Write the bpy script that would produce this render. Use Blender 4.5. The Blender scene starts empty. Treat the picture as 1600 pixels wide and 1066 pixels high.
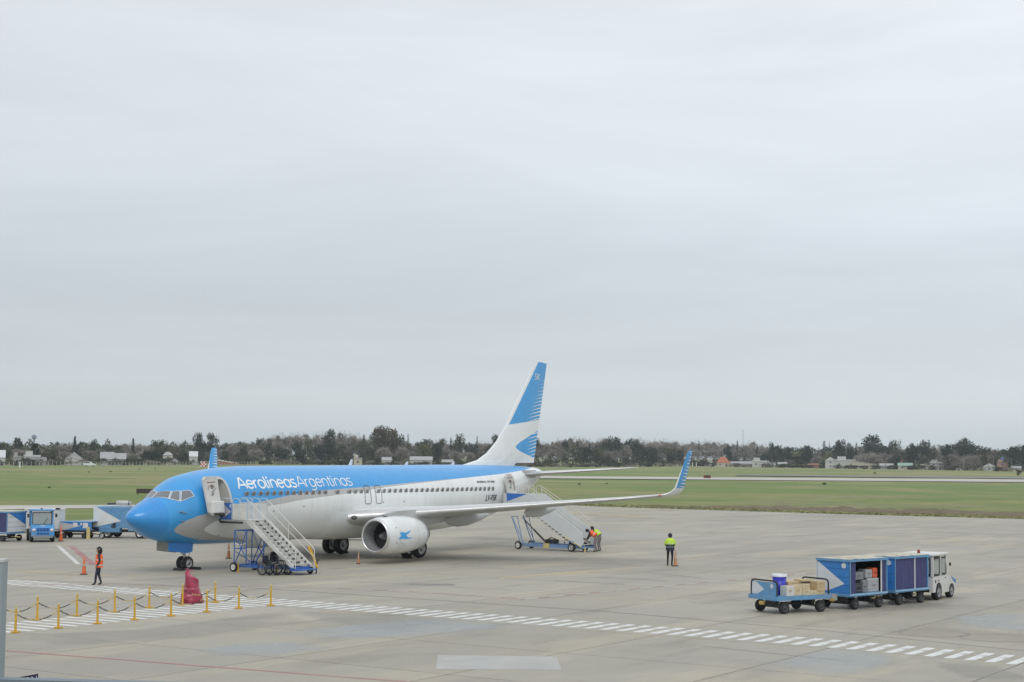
import bpy, bmesh, math, random
from math import sin, cos, pi, radians, sqrt, atan2, acos
from mathutils import Vector, Matrix, Euler
random.seed(7)
scene = bpy.context.scene
COL = scene.collection
HAZE = True

# ------------------------------------------------------------------ camera
CAMP = Vector((-56.44715, -58.66515, 5.88054)); YAW, PIT, ROL, FPX = 0.57368, 0.07102, 0.00939, 2532.51979
_fw = Vector((cos(YAW) * cos(PIT), sin(YAW) * cos(PIT), sin(PIT)))
_rt = Vector((sin(YAW), -cos(YAW), 0)); _up = _rt.cross(_fw)
_r2 = cos(ROL) * _rt + sin(ROL) * _up; _u2 = -sin(ROL) * _rt + cos(ROL) * _up
cam = bpy.data.cameras.new('camera'); cam.sensor_width = 36; cam.lens = FPX / 1600 * 36
cam.clip_start = 0.1; cam.clip_end = 9000
cam_ob = bpy.data.objects.new('camera', cam); COL.objects.link(cam_ob)
m = Matrix((_r2, _u2, -_fw)).transposed().to_4x4(); m.translation = CAMP
cam_ob.matrix_world = m
scene.camera = cam_ob
scene.render.resolution_x = 1024; scene.render.resolution_y = 682


def G(px, py, z=0.0):
    """where the line of sight through a point of the 1600 px photograph meets the height z"""
    d = _fw + _r2 * ((px - 800) / FPX) - _u2 * ((py - 533) / FPX)
    t = (z - CAMP.z) / d.z
    return CAMP + d * t


# ------------------------------------------------------------------ sky
scene.view_settings.view_transform = 'Standard'
scene.view_settings.look = 'None'
scene.view_settings.exposure = 0.0
scene.view_settings.gamma = 1.0
scene.view_settings.use_curve_mapping = False
SUN_EL, SUN_AZ = radians(52), radians(215)      # azimuth: direction the light comes from, math angle
world = bpy.data.worlds.new('World'); scene.world = world; world.use_nodes = True
nt = world.node_tree; nt.nodes.clear()


def nd(t, tree=None, **kw):
    n = (tree or nt).nodes.new(t)
    for k, v in kw.items():
        setattr(n, k, v)
    return n


def lk(a, b, tree=None):
    (tree or nt).links.new(a, b)


sky = nd('ShaderNodeTexSky', sky_type='NISHITA', sun_disc=False, sun_elevation=SUN_EL, sun_rotation=radians(90) - SUN_AZ)
bg = nd('ShaderNodeBackground'); bg.inputs['Strength'].default_value = 0.10
bg2 = nd('ShaderNodeBackground'); bg2.inputs['Strength'].default_value = 1.0
out = nd('ShaderNodeOutputWorld'); mixs = nd('ShaderNodeMixShader'); mixs.inputs[0].default_value = 0.93
tc = nd('ShaderNodeTexCoord'); sep = nd('ShaderNodeSeparateXYZ'); lk(tc.outputs['Generated'], sep.inputs[0])
ramp = nd('ShaderNodeValToRGB'); lk(sep.outputs['Z'], ramp.inputs[0])
cr = ramp.color_ramp; cr.elements[0].position = 0.0; cr.elements[0].color = (0.62, 0.70, 0.735, 1)
cr.elements[1].position = 1.0; cr.elements[1].color = (0.90, 0.93, 0.97, 1)
for p_, c_ in ((0.035, (0.68, 0.735, 0.77)), (0.075, (0.645, 0.695, 0.745)), (0.13, (0.705, 0.76, 0.82)), (0.19, (0.775, 0.825, 0.882)), (0.28, (0.84, 0.88, 0.93)), (0.5, (0.87, 0.915, 0.95))):
    e = cr.elements.new(p_); e.color = (*c_, 1)
mp = nd('ShaderNodeMapping'); mp.inputs['Scale'].default_value = (1.3, 1.3, 7.5); lk(tc.outputs['Generated'], mp.inputs[0])
mp.inputs['Rotation'].default_value = (0.03, 0.02, 0)
nz = nd('ShaderNodeTexNoise'); nz.inputs['Scale'].default_value = 2.0; nz.inputs['Detail'].default_value = 5; nz.inputs['Roughness'].default_value = 0.58
nz.inputs['Distortion'].default_value = 0.6
lk(mp.outputs[0], nz.inputs['Vector'])
mr = nd('ShaderNodeMapRange'); mr.inputs['From Min'].default_value = 0.3; mr.inputs['From Max'].default_value = 0.7
mr.inputs['To Min'].default_value = 0.93; mr.inputs['To Max'].default_value = 1.055; lk(nz.outputs['Fac'], mr.inputs['Value'])
mul = nd('ShaderNodeVectorMath', operation='SCALE'); lk(ramp.outputs['Color'], mul.inputs[0]); lk(mr.outputs[0], mul.inputs['Scale'])
# the overcast is a little brighter towards the right (south-east)
dotn = nd('ShaderNodeVectorMath', operation='DOT_PRODUCT'); lk(tc.outputs['Generated'], dotn.inputs[0]); dotn.inputs[1].default_value = (_rt.x, _rt.y, 0)
mr2 = nd('ShaderNodeMapRange'); mr2.inputs['From Min'].default_value = -0.4; mr2.inputs['From Max'].default_value = 0.4
mr2.inputs['To Min'].default_value = 0.93; mr2.inputs['To Max'].default_value = 1.075; lk(dotn.outputs['Value'], mr2.inputs['Value'])
mul2 = nd('ShaderNodeVectorMath', operation='SCALE'); lk(mul.outputs[0], mul2.inputs[0]); lk(mr2.outputs[0], mul2.inputs['Scale'])
lk(sky.outputs[0], bg.inputs['Color']); lk(mul2.outputs[0], bg2.inputs['Color'])
lk(bg.outputs[0], mixs.inputs[1]); lk(bg2.outputs[0], mixs.inputs[2]); lk(mixs.outputs[0], out.inputs[0])

sl = bpy.data.lights.new('sun', 'SUN'); sl.energy = 1.0; sl.angle = radians(28); sl.color = (1.0, 0.97, 0.93)
so = bpy.data.objects.new('sun', sl); COL.objects.link(so)
so.rotation_euler = Vector((cos(SUN_AZ) * cos(SUN_EL), sin(SUN_AZ) * cos(SUN_EL), sin(SUN_EL))).to_track_quat('Z', 'Y').to_euler()

# ------------------------------------------------------------------ materials
MC = {}


def base_mat(name):
    m = bpy.data.materials.new(name); m.use_nodes = True
    return m, m.node_tree, m.node_tree.nodes['Principled BSDF']


def mat(name, col, rough=0.55, metal=0.0, var=0.10, scale=4.0, coat=0.0, bump=0.0, rand=0.0, alpha=None, dirt=None, stretch=(1, 1, 1)):
    """painted/solid material: base colour broken up by noise, grime and a little relief"""
    if name in MC: return MC[name]
    m, t, b = base_mat(name)
    tcn = nd('ShaderNodeTexCoord', t); mpn = nd('ShaderNodeMapping', t); mpn.inputs['Scale'].default_value = stretch
    lk(tcn.outputs['Object'], mpn.inputs[0], t)
    n = nd('ShaderNodeTexNoise', t); n.inputs['Scale'].default_value = scale; n.inputs['Detail'].default_value = 6; n.inputs['Roughness'].default_value = 0.6
    lk(mpn.outputs[0], n.inputs['Vector'], t)
    r = nd('ShaderNodeMapRange', t); r.inputs['From Min'].default_value = 0.3; r.inputs['From Max'].default_value = 0.7
    r.inputs['To Min'].default_value = 1 - var; r.inputs['To Max'].default_value = 1 + var
    lk(n.outputs['Fac'], r.inputs['Value'], t)
    fac = r.outputs[0]
    if rand:
        oi = nd('ShaderNodeObjectInfo', t); r2 = nd('ShaderNodeMapRange', t)
        r2.inputs['To Min'].default_value = 1 - rand; r2.inputs['To Max'].default_value = 1 + rand
        lk(oi.outputs['Random'], r2.inputs['Value'], t)
        mm = nd('ShaderNodeMath', t, operation='MULTIPLY'); lk(fac, mm.inputs[0], t); lk(r2.outputs[0], mm.inputs[1], t); fac = mm.outputs[0]
    v = nd('ShaderNodeVectorMath', t, operation='SCALE'); v.inputs[0].default_value = col[:3]; lk(fac, v.inputs['Scale'], t)
    res = v.outputs[0]
    if dirt:
        n2 = nd('ShaderNodeTexNoise', t); n2.inputs['Scale'].default_value = scale * 0.35; n2.inputs['Detail'].default_value = 8; lk(mpn.outputs[0], n2.inputs['Vector'], t)
        r3 = nd('ShaderNodeMapRange', t); r3.inputs['From Min'].default_value = 0.5; r3.inputs['From Max'].default_value = 0.75; r3.inputs['To Max'].default_value = dirt[1]
        lk(n2.outputs['Fac'], r3.inputs['Value'], t)
        mx = nd('ShaderNodeMix', t, data_type='RGBA'); lk(r3.outputs[0], mx.inputs['Factor'], t); lk(res, mx.inputs['A'], t); mx.inputs['B'].default_value = (*dirt[0], 1)
        res = mx.outputs['Result']
    lk(res, b.inputs['Base Color'], t)
    b.inputs['Roughness'].default_value = rough; b.inputs['Metallic'].default_value = metal
    if coat: b.inputs['Coat Weight'].default_value = coat; b.inputs['Coat Roughness'].default_value = 0.12
    if alpha is not None: b.inputs['Alpha'].default_value = alpha
    if bump:
        bn = nd('ShaderNodeBump', t); bn.inputs['Strength'].default_value = bump; bn.inputs['Distance'].default_value = 0.03
        lk(n.outputs['Fac'], bn.inputs['Height'], t); lk(bn.outputs[0], b.inputs['Normal'], t)
    MC[name] = m
    return m


def glass_mat(name, col=(0.05, 0.06, 0.07), rough=0.05, alpha=1.0):
    if name in MC: return MC[name]
    m, t, b = base_mat(name)
    b.inputs['Base Color'].default_value = (*col, 1); b.inputs['Roughness'].default_value = rough; b.inputs['IOR'].default_value = 1.5
    b.inputs['Alpha'].default_value = alpha
    n = nd('ShaderNodeTexNoise', t); n.inputs['Scale'].default_value = 3
    bn = nd('ShaderNodeBump', t); bn.inputs['Strength'].default_value = 0.02; lk(n.outputs['Fac'], bn.inputs['Height'], t); lk(bn.outputs[0], b.inputs['Normal'], t)
    MC[name] = m
    return m


BLUE = mat('paint_sky_blue', (0.03, 0.215, 0.60), 0.35, var=0.05, coat=0.2)
WHITE = mat('paint_white', (0.70, 0.71, 0.70), 0.4, var=0.06, scale=1.5, coat=0.1, dirt=((0.35, 0.33, 0.30), 0.3))
WHITE_C = mat('paint_white_clean', (0.76, 0.77, 0.77), 0.4, var=0.03, coat=0.1)
GREY = mat('paint_light_grey', (0.48, 0.49, 0.48), 0.45, var=0.06, dirt=((0.25, 0.24, 0.22), 0.3))
MIDGREY = mat('paint_mid_grey', (0.25, 0.26, 0.27), 0.5)
DARK = mat('dark_steel', (0.045, 0.045, 0.05), 0.5, var=0.2)
RUBBER = mat('tyre_rubber', (0.02, 0.02, 0.021), 0.8, var=0.2, scale=12)
STEEL = mat('bare_steel', (0.45, 0.45, 0.45), 0.35, 0.7, var=0.12, scale=8)
LIP = mat('polished_lip', (0.72, 0.72, 0.72), 0.28, 0.75, var=0.05)
CART_BLUE = mat('cart_blue', (0.035, 0.20, 0.53), 0.5, var=0.10, scale=3, dirt=((0.15, 0.2, 0.28), 0.5))
PALE_BLUE = mat('pale_blue_paint', (0.115, 0.29, 0.50), 0.5, var=0.12, scale=3, dirt=((0.22, 0.25, 0.28), 0.5))
NAVY = mat('navy_curtain', (0.055, 0.06, 0.16), 0.75, var=0.25, scale=2.5, stretch=(6, 6, 0.6), bump=0.4)
YELLOW = mat('yellow_paint', (0.62, 0.36, 0.02), 0.5, var=0.12, dirt=((0.3, 0.2, 0.06), 0.4))
PALE_YELLOW = mat('pale_yellow_paint', (0.60, 0.50, 0.22), 0.5, var=0.1)
ORANGE = mat('cone_orange', (0.70, 0.14, 0.045), 0.55, var=0.15, dirt=((0.3, 0.15, 0.1), 0.4))
RED = mat('signal_red', (0.5, 0.03, 0.03), 0.5)
BLACK = mat('black_plastic', (0.018, 0.018, 0.02), 0.6, var=0.2)
GLASS = glass_mat('dark_glass')
PALEGLASS = glass_mat('pale_glass', (0.35, 0.38, 0.36), 0.08)

# ------------------------------------------------------------------ mesh builder


class MB:
    def __init__(s): s.v = []; s.f = []; s.mi = []; s.sm = []

    def add(s, vs, fs, mi=0, smooth=False):
        o = len(s.v); s.v += [tuple(v) for v in vs]
        for f in fs: s.f.append([o + i for i in f]); s.mi.append(mi); s.sm.append(smooth)
        return s

    def box(s, c, d, mi=0, rot=None, taper=1.0):
        x, y, z = d[0] / 2, d[1] / 2, d[2] / 2
        vs = [Vector((a * x, b * y, -z)) for a, b in ((-1, -1), (1, -1), (1, 1), (-1, 1))] + [Vector((a * x * taper, b * y * taper, z)) for a, b in ((-1, -1), (1, -1), (1, 1), (-1, 1))]
        if rot: R = Euler(rot).to_matrix(); vs = [R @ v for v in vs]
        C = Vector(c)
        return s.add([v + C for v in vs], [(3, 2, 1, 0), (4, 5, 6, 7), (0, 1, 5, 4), (1, 2, 6, 5), (2, 3, 7, 6), (3, 0, 4, 7)], mi)

    def rbox(s, c, d, r=0.03, mi=0, rot=None):
        """box with chamfered edges"""
        bm = bmesh.new(); bmesh.ops.create_cube(bm, size=1)
        for v in bm.verts: v.co = Vector((v.co.x * d[0], v.co.y * d[1], v.co.z * d[2]))
        bmesh.ops.bevel(bm, geom=bm.edges[:], offset=min(r, min(d) * 0.45), segments=2, affect='EDGES', profile=0.5)
        R = Euler(rot).to_matrix() if rot else Matrix.Identity(3); C = Vector(c)
        vs = [R @ v.co + C for v in bm.verts]; bm.verts.index_update()
        fs = [[v.index for v in f.verts] for f in bm.faces]; bm.free()
        return s.add(vs, fs, mi)

    def cyl(s, p0, p1, r0, r1=None, n=10, mi=0, caps=True, smooth=True):
        p0, p1 = Vector(p0), Vector(p1); r1 = r0 if r1 is None else r1
        d = (p1 - p0).normalized(); a = d.orthogonal().normalized(); b = d.cross(a)
        vs = []
        for p, r in ((p0, r0), (p1, r1)):
            for i in range(n):
                t = 2 * pi * i / n; vs.append(p + (a * cos(t) + b * sin(t)) * r)
        s.add(vs, [(i, (i + 1) % n, n + (i + 1) % n, n + i) for i in range(n)], mi, smooth)
        if caps: s.add(vs, [tuple(range(n))[::-1], tuple(range(n, 2 * n))], mi)
        return s

    def tube(s, pts, r, n=6, mi=0):
        for a, b in zip(pts, pts[1:]): s.cyl(a, b, r, r, n, mi)
        return s

    def prism(s, poly, axis, a0, a1, mi=0):
        """poly: 2-D outline; extruded along axis between a0 and a1"""
        def P(u, v, w):
            return {0: (w, u, v), 1: (u, w, v), 2: (u, v, w)}[axis]
        n = len(poly)
        vs = [P(u, v, a0) for u, v in poly] + [P(u, v, a1) for u, v in poly]
        return s.add(vs, [tuple(range(n))[::-1], tuple(range(n, 2 * n))] + [(i, (i + 1) % n, n + (i + 1) % n, n + i) for i in range(n)], mi)

    def lathe(s, prof, o, ax, n=32, mi=0, sz=1.0, smooth=True):
        """prof: (along, radius)"""
        o = Vector(o); ax = Vector(ax).normalized(); a = ax.orthogonal().normalized()
        if abs(ax.x) > 0.9: a = Vector((0, 1, 0))
        if abs(ax.y) > 0.9: a = Vector((1, 0, 0))
        b = ax.cross(a); vs = []
        for t, r in prof:
            for i in range(n):
                w = 2 * pi * i / n; q = o + ax * t + (a * cos(w) + b * sin(w)) * r
                if sz != 1.0 and q.z < o.z: q.z = o.z + (q.z - o.z) * sz
                vs.append(q)
        fs = []
        for k in range(len(prof) - 1):
            for i in range(n): j = (i + 1) % n; fs.append((k * n + i, k * n + j, (k + 1) * n + j, (k + 1) * n + i))
        return s.add(vs, fs, mi, smooth)

    def ball(s, c, r, n=10, mi=0, sc=(1, 1, 1)):
        prof = [(-cos(pi * k / n), sin(pi * k / n)) for k in range(n + 1)]; vs = []; C = Vector(c)
        for t, q in prof:
            for i in range(n * 2):
                w = pi * i / n; vs.append(C + Vector((q * cos(w) * sc[0], q * sin(w) * sc[1], t * sc[2])) * r)
        N = 2 * n; fs = [(k * N + i, k * N + (i + 1) % N, (k + 1) * N + (i + 1) % N, (k + 1) * N + i) for k in range(n) for i in range(N)]
        return s.add(vs, fs, mi, True)

    def mesh(s, name, mats):
        me = bpy.data.meshes.new(name); me.from_pydata(s.v, [], s.f)
        for m_ in (mats if isinstance(mats, (list, tuple)) else [mats]): me.materials.append(m_)
        me.polygons.foreach_set('material_index', s.mi); me.polygons.foreach_set('use_smooth', s.sm)
        me.update(); return me

    def build(s, name, mats, parent=None, loc=None, rot=None, recalc=True):
        me = s.mesh(name, mats)
        if recalc:
            bm = bmesh.new(); bm.from_mesh(me); bmesh.ops.recalc_face_normals(bm, faces=bm.faces); bm.to_mesh(me); bm.free()
        return link(name, me, parent, loc, rot)


def link(name, me, parent=None, loc=None, rot=None):
    o = bpy.data.objects.new(name, me); COL.objects.link(o)
    if parent: o.parent = parent
    if loc is not None: o.location = loc
    if rot is not None: o.rotation_euler = rot
    return o


def thing(name, label, cat, loc=(0, 0, 0), rz=0.0, group=None):
    o = link(name, None, None, loc, (0, 0, rz)); return tag(o, label, cat, group)


def tag(o, label, cat, group=None):
    o['label'] = label; o['category'] = cat
    if group: o['group'] = group
    return o


def struct(o, kind='structure'):
    o['kind'] = kind; return o


def copy_tree(o, parent=None):
    c = o.copy(); COL.objects.link(c)
    if parent: c.parent = parent
    for ch in list(o.children): copy_tree(ch, c)
    return c


def text_mesh(body, size, extr=0.0, shear=0.0, sx=1.0, bold=0.0):
    cu = bpy.data.curves.new('text', 'FONT'); cu.body = body; cu.size = size; cu.shear = shear; cu.offset = bold; cu.resolution_u = 3
    ob = bpy.data.objects.new('text', cu); COL.objects.link(ob)
    dg = bpy.context.evaluated_depsgraph_get(); me = bpy.data.meshes.new_from_object(ob.evaluated_get(dg))
    vs = [(v.co.x * sx, v.co.y) for v in me.vertices]; fs = [tuple(p.vertices) for p in me.polygons]
    bpy.data.objects.remove(ob); bpy.data.curves.remove(cu); bpy.data.meshes.remove(me)
    return vs, fs


def lettering(name, body, size, m_, place, parent, shear=0.0, sx=1.0, bold=0.0):
    vs, fs = text_mesh(body, size, 0, shear, sx, bold)
    mb = MB(); mb.add([place(u, v) for u, v in vs], fs); return mb.build(name, m_, parent, recalc=False)
# ------------------------------------------------------------------ ground

def ground_mat(name, kind):
    m, t, b = base_mat(name)
    geo = nd('ShaderNodeNewGeometry', t)

    def noise(scale, det=6, rough=0.6, stretch=None, dist=0.0):
        n = nd('ShaderNodeTexNoise', t); n.inputs['Scale'].default_value = scale; n.inputs['Detail'].default_value = det; n.inputs['Roughness'].default_value = rough
        n.inputs['Distortion'].default_value = dist
        if stretch:
            mp_ = nd('ShaderNodeMapping', t); mp_.inputs['Scale'].default_value = stretch[0]; mp_.inputs['Rotation'].default_value = (0, 0, stretch[1])
            lk(geo.outputs['Position'], mp_.inputs[0], t); lk(mp_.outputs[0], n.inputs['Vector'], t)
        else: lk(geo.outputs['Position'], n.inputs['Vector'], t)
        return n.outputs['Fac']

    def rng(x, a, b_, c, d):
        r = nd('ShaderNodeMapRange', t); r.inputs['From Min'].default_value = a; r.inputs['From Max'].default_value = b_; r.inputs['To Min'].default_value = c; r.inputs['To Max'].default_value = d
        lk(x, r.inputs['Value'], t); return r.outputs[0]

    def mix(f, a, b_):
        x = nd('ShaderNodeMix', t, data_type='RGBA'); lk(f, x.inputs['Factor'], t)
        for k, s_ in (('A', a), ('B', b_)):
            if isinstance(s_, tuple): x.inputs[k].default_value = (*s_, 1)
            else: lk(s_, x.inputs[k], t)
        return x.outputs['Result']

    if kind == 'grass':
        c = mix(rng(noise(0.035, 6, 0.6), 0.42, 0.58, 0, 1), (0.235, 0.242, 0.085), (0.142, 0.20, 0.052))
        c = mix(rng(noise(0.018, 7, 0.65, ((1, 1.6, 1), 0.4), 0.4), 0.47, 0.66, 0, 0.9), c, (0.235, 0.215, 0.12))
        c = mix(rng(noise(0.09, 8, 0.75, None, 0.8), 0.58, 0.72, 0, 0.75), c, (0.34, 0.30, 0.19))
        c = mix(rng(noise(0.16, 6, 0.7), 0.62, 0.72, 0, 0.6), c, (0.10, 0.15, 0.045))
        fine = rng(noise(0.22, 10, 0.8), 0.3, 0.7, 0.70, 1.30)
        v = nd('ShaderNodeVectorMath', t, operation='SCALE'); lk(c, v.inputs[0], t); lk(fine, v.inputs['Scale'], t); c = v.outputs[0]
        c = mix(rng(noise(0.011, 5, 0.6, ((1, .55, 1), 0.9), 0.6), 0.46, 0.56, 0, 0.8), c, (0.135, 0.205, 0.050))
        c = mix(rng(noise(0.014, 6, 0.65, ((1, .6, 1), 0.2), 0.8), 0.52, 0.60, 0, 0.85), c, (0.31, 0.262, 0.13))
        b.inputs['Roughness'].default_value = 0.95
        h = noise(0.7, 8, 0.8); bs, bd = 0.7, 0.4
    elif kind == 'dirt':
        c = mix(rng(noise(0.5, 8, 0.75), 0.35, 0.65, 0, 1), (0.24, 0.19, 0.125), (0.15, 0.14, 0.075))
        c = mix(rng(noise(2.2, 6, 0.7), 0.55, 0.7, 0, 0.8), c, (0.30, 0.26, 0.20))
        b.inputs['Roughness'].default_value = 1; h = noise(1.5, 8, 0.8); bs, bd = 0.8, 0.5
    elif kind == 'runway':
        c = mix(rng(noise(0.05, 5), 0.35, 0.65, 0, 1), (0.50, 0.49, 0.44), (0.42, 0.41, 0.37))
        b.inputs['Roughness'].default_value = 0.85; h = noise(2, 4); bs, bd = 0.1, 0.02
    else:
        base = (0.352, 0.328, 0.268) if kind == 'concrete' else (0.36, 0.34, 0.29)
        c = mix(rng(noise(0.07, 6, 0.6, ((1, 1.2, 1), 0.3), 0.5), 0.38, 0.62, 0, 1.0), base, (0.312, 0.295, 0.25))
        c = mix(rng(noise(0.11, 7, 0.65, ((0.55, 2.4, 1), 0.35)), 0.50, 0.64, 0, 0.85), c, (0.41, 0.368, 0.285))
        c = mix(rng(noise(0.16, 8, 0.7, ((0.8, 3.0, 1), 0.9)), 0.53, 0.68, 0, 0.75), c, (0.25, 0.232, 0.193))
        c = mix(rng(noise(0.35, 9, 0.75, None, 1.0), 0.60, 0.74, 0, 0.55), c, (0.27, 0.255, 0.225))
        c = mix(rng(noise(0.05, 5, 0.6, ((1.3, 0.5, 1), 1.2), 0.8), 0.60, 0.70, 0, 0.6), c, (0.335, 0.34, 0.335))
        oi = nd('ShaderNodeObjectInfo', t)
        f1 = rng(oi.outputs['Random'], 0, 1, 0.94, 1.06)
        f2 = rng(noise(9.0, 5, 0.7), 0.25, 0.75, 0.93, 1.07)
        mm = nd('ShaderNodeMath', t, operation='MULTIPLY'); lk(f1, mm.inputs[0], t); lk(f2, mm.inputs[1], t)
        v = nd('ShaderNodeVectorMath', t, operation='SCALE'); lk(c, v.inputs[0], t); lk(mm.outputs[0], v.inputs['Scale'], t); c = v.outputs[0]
        lk(rng(noise(0.3, 5), 0.3, 0.7, 0.55, 0.85), b.inputs['Roughness'], t)
        h = noise(12, 4); bs, bd = 0.25, 0.01
    lk(c, b.inputs['Base Color'], t)
    bn = nd('ShaderNodeBump', t); bn.inputs['Strength'].default_value = bs; bn.inputs['Distance'].default_value = bd; lk(h, bn.inputs['Height'], t); lk(bn.outputs[0], b.inputs['Normal'], t)
    return m


M_GRASS = ground_mat('airfield_grass', 'grass'); M_CONC = ground_mat('apron_concrete', 'concrete'); M_DIRT = ground_mat('bare_soil', 'dirt'); M_RUN = ground_mat('runway_concrete', 'runway')
M_JOINT = mat('joint_sealant', (0.09, 0.085, 0.08), 0.8, var=0.2)
M_EDGE = mat('worn_asphalt_edge', (0.20, 0.20, 0.19), 0.9, var=0.15, scale=0.5)


def sheet(name, poly, z, m_, kind='structure'):
    mb = MB(); mb.add([(x, y, z) for x, y in poly], [tuple(range(len(poly)))])
    return struct(mb.build(name, m_, recalc=False), kind)


# grass field out to the horizon, with a gentle unevenness
mb = MB()
import bisect
xs = [-4000, -1500, -600, -200, -100, 0, 40, 80, 100, 110, 114, 118, 124, 130, 140, 155, 175, 200, 230, 270, 320, 380, 450, 540, 700, 900, 1200, 1600, 2300, 3500, 6500]
ys = [-4000, -2000, -1000, -500, -250, -120, -60, -30, 0, 15, 30, 45, 60, 80, 100, 130, 170, 220, 280, 350, 450, 600, 800, 1100, 1600, 2500, 5000]
rg = random.Random(3)
for x in xs:
    for y in ys: mb.v.append((x, y, -0.06 - (rg.random() * 0.18 if 120 < x < 600 else 0)))
for i in range(len(xs) - 1):
    for j in range(len(ys) - 1):
        a = i * len(ys) + j; mb.f.append([a, a + len(ys), a + len(ys) + 1, a + 1]); mb.mi.append(0); mb.sm.append(True)
struct(mb.build('grass_field', M_GRASS, recalc=False))

APRON = [(-70, -140), (111.5, -140), (111.5, -12.5), (110.6, 8), (112.6, 36.7), (116, 48), (135, 75), (168, 118), (150, 128), (104, 100), (84, 80), (74, 66), (62, 58), (44, 50), (36, 48.5), (20, 62), (0, 90), (-70, 120)]
sheet('apron_edge', [(x * 1.0 + (0.7 if x > 100 else 0), y + (0.5 if y > 48 else 0)) for x, y in APRON], -0.03, M_EDGE)
base = sheet('apron', APRON, -0.02, M_CONC)


def inside(x, y, P=APRON):
    c = False; n = len(P)
    for i in range(n):
        x0, y0 = P[i]; x1, y1 = P[(i + 1) % n]
        if (y0 > y) != (y1 > y) and x < (x1 - x0) * (y - y0) / (y1 - y0) + x0: c = not c
    return c


SL = 6.0; X0, Y0 = -2.2, -33.3
cells = []
for i in range(-10, 19):
    for j in range(-18, 16):
        cx, cy = X0 + SL * (i + .5), Y0 + SL * (j + .5)
        if not all(inside(cx + a * 3, cy + b * 3) for a in (-1, 1) for b in (-1, 1)): continue
        d = Vector((cx, cy, 0)) - CAMP; dep = d.dot(_fw)
        u = d.dot(_r2) / max(dep, 1) * FPX; vv = -d.dot(_u2) / max(dep, 1) * FPX
        vis = dep > 15 and abs(u) < 800 + 3.5 / max(dep, 1) * FPX and vv < 533 + 6 * FPX * 8 / dep ** 2 + 60
        cells.append((not vis, dep, cx, cy))
cells.sort()
mb = MB(); g_ = 0.022
z0, z1, h_ = -0.018, 0.0, SL / 2 - g_
mb.add([(a * h_, b * h_, z0) for a, b in ((-1, -1), (1, -1), (1, 1), (-1, 1))] + [(a * h_, b * h_, z1) for a, b in ((-1, -1), (1, -1), (1, 1), (-1, 1))], [(4, 5, 6, 7), (0, 1, 5, 4), (1, 2, 6, 5), (2, 3, 7, 6), (3, 0, 4, 7)])
slab_me = mb.mesh('concrete_slab', M_CONC)
rest = MB()
for k, (_, dep, cx, cy) in enumerate(cells):
    if k < 290 and not _: link('concrete_slab', slab_me, base, (cx, cy, 0))
    else: rest.add([(cx + a * h_, cy + b * h_, z1) for a, b in ((-1, -1), (1, -1), (1, 1), (-1, 1))], [(0, 1, 2, 3)])
ro = rest.build('concrete_slabs_beyond', M_CONC, base, recalc=False); ro['kind'] = 'stuff'
# tarred joints between the slabs
jm = MB()
for i in range(-10, 20):
    x = X0 + SL * i
    if x < 108: jm.add([(x - .03, -130, -.012), (x + .03, -130, -.012), (x + .03, 48 if x > 30 else 60, -.012), (x - .03, 48 if x > 30 else 60, -.012)], [(0, 1, 2, 3)])
for j in range(-16, 14):
    y = Y0 + SL * j
    jm.add([(-60, y - .03, -.012), (108, y - .03, -.012), (108, y + .03, -.012), (-60, y + .03, -.012)], [(0, 1, 2, 3)])
jo = jm.build('joint_sealant', M_JOINT, base, recalc=False); jo['kind'] = 'stuff'

sheet('taxiway_strip', [(76, 78), (70.5, 69.8), (62, 73.5), (52, 76), (30, 84), (0, 95), (-60, 118), (-60, 134), (4, 110), (38, 96), (60, 88)], -0.016, M_RUN)
# runway and taxiway far out
A, B, C_, D_ = G(700, 742.9), G(1600, 749.4), G(1600, 753.4), G(700, 746.3)
sheet('runway', [tuple(A[:2]), tuple((B + (B - A) * .3)[:2]), tuple((C_ + (C_ - D_) * .3)[:2]), tuple(D_[:2])], 0.01, M_RUN)
A, B, C_, D_ = G(1150, 741.6), G(1600, 745.4), G(1600, 748.2), G(1150, 743.2)
sheet('taxiway_far', [tuple(A[:2]), tuple((B + (B - A) * .3)[:2]), tuple((C_ + (C_ - D_) * .3)[:2]), tuple(D_[:2])], 0.014, M_EDGE)
# eroded bank between the grass and the apron on the right
rg = random.Random(5); mb = MB(); cols = []
pts_b = [(126, 60), (124, 48), (120, 36), (120, 23), (119, 12), (118, 2), (118, -10), (118, -30), (118, -60), (118, -130)]


def lerp_path(P, n):
    out_ = []
    for (a, b), (c, d) in zip(P, P[1:]):
        for k in range(n): out_.append((a + (c - a) * k / n, b + (d - b) * k / n))
    out_.append(P[-1]); return out_


for x, y in lerp_path(pts_b, 14):
    wid = max(0.3, (36 - y) / 40 * 14) if y > -4 else 14; wid = min(wid, 15) * (0.75 + 0.5 * rg.random()); x += rg.uniform(-.5, .5)
    hh = 0.05 + 0.45 * min(1, max(0, (45 - y) / 30)) * (0.7 + .6 * rg.random())
    cols.append([(x - .3, y, -.25), (x + wid * .12, y + rg.uniform(-.4, .4), hh * .55 - .1), (x + wid * .45, y, hh * rg.uniform(.7, 1.1) - .1), (x + wid * .8, y, hh * rg.uniform(.1, .4) - .1), (x + wid, y, -.3)])
for c in cols: mb.v += c
for i in range(len(cols) - 1):
    for k in range(4): a = i * 5 + k; mb.f.append([a, a + 1, a + 6, a + 5]); mb.mi.append(0); mb.sm.append(True)
struct(mb.build('soil_bank', M_DIRT))

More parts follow.
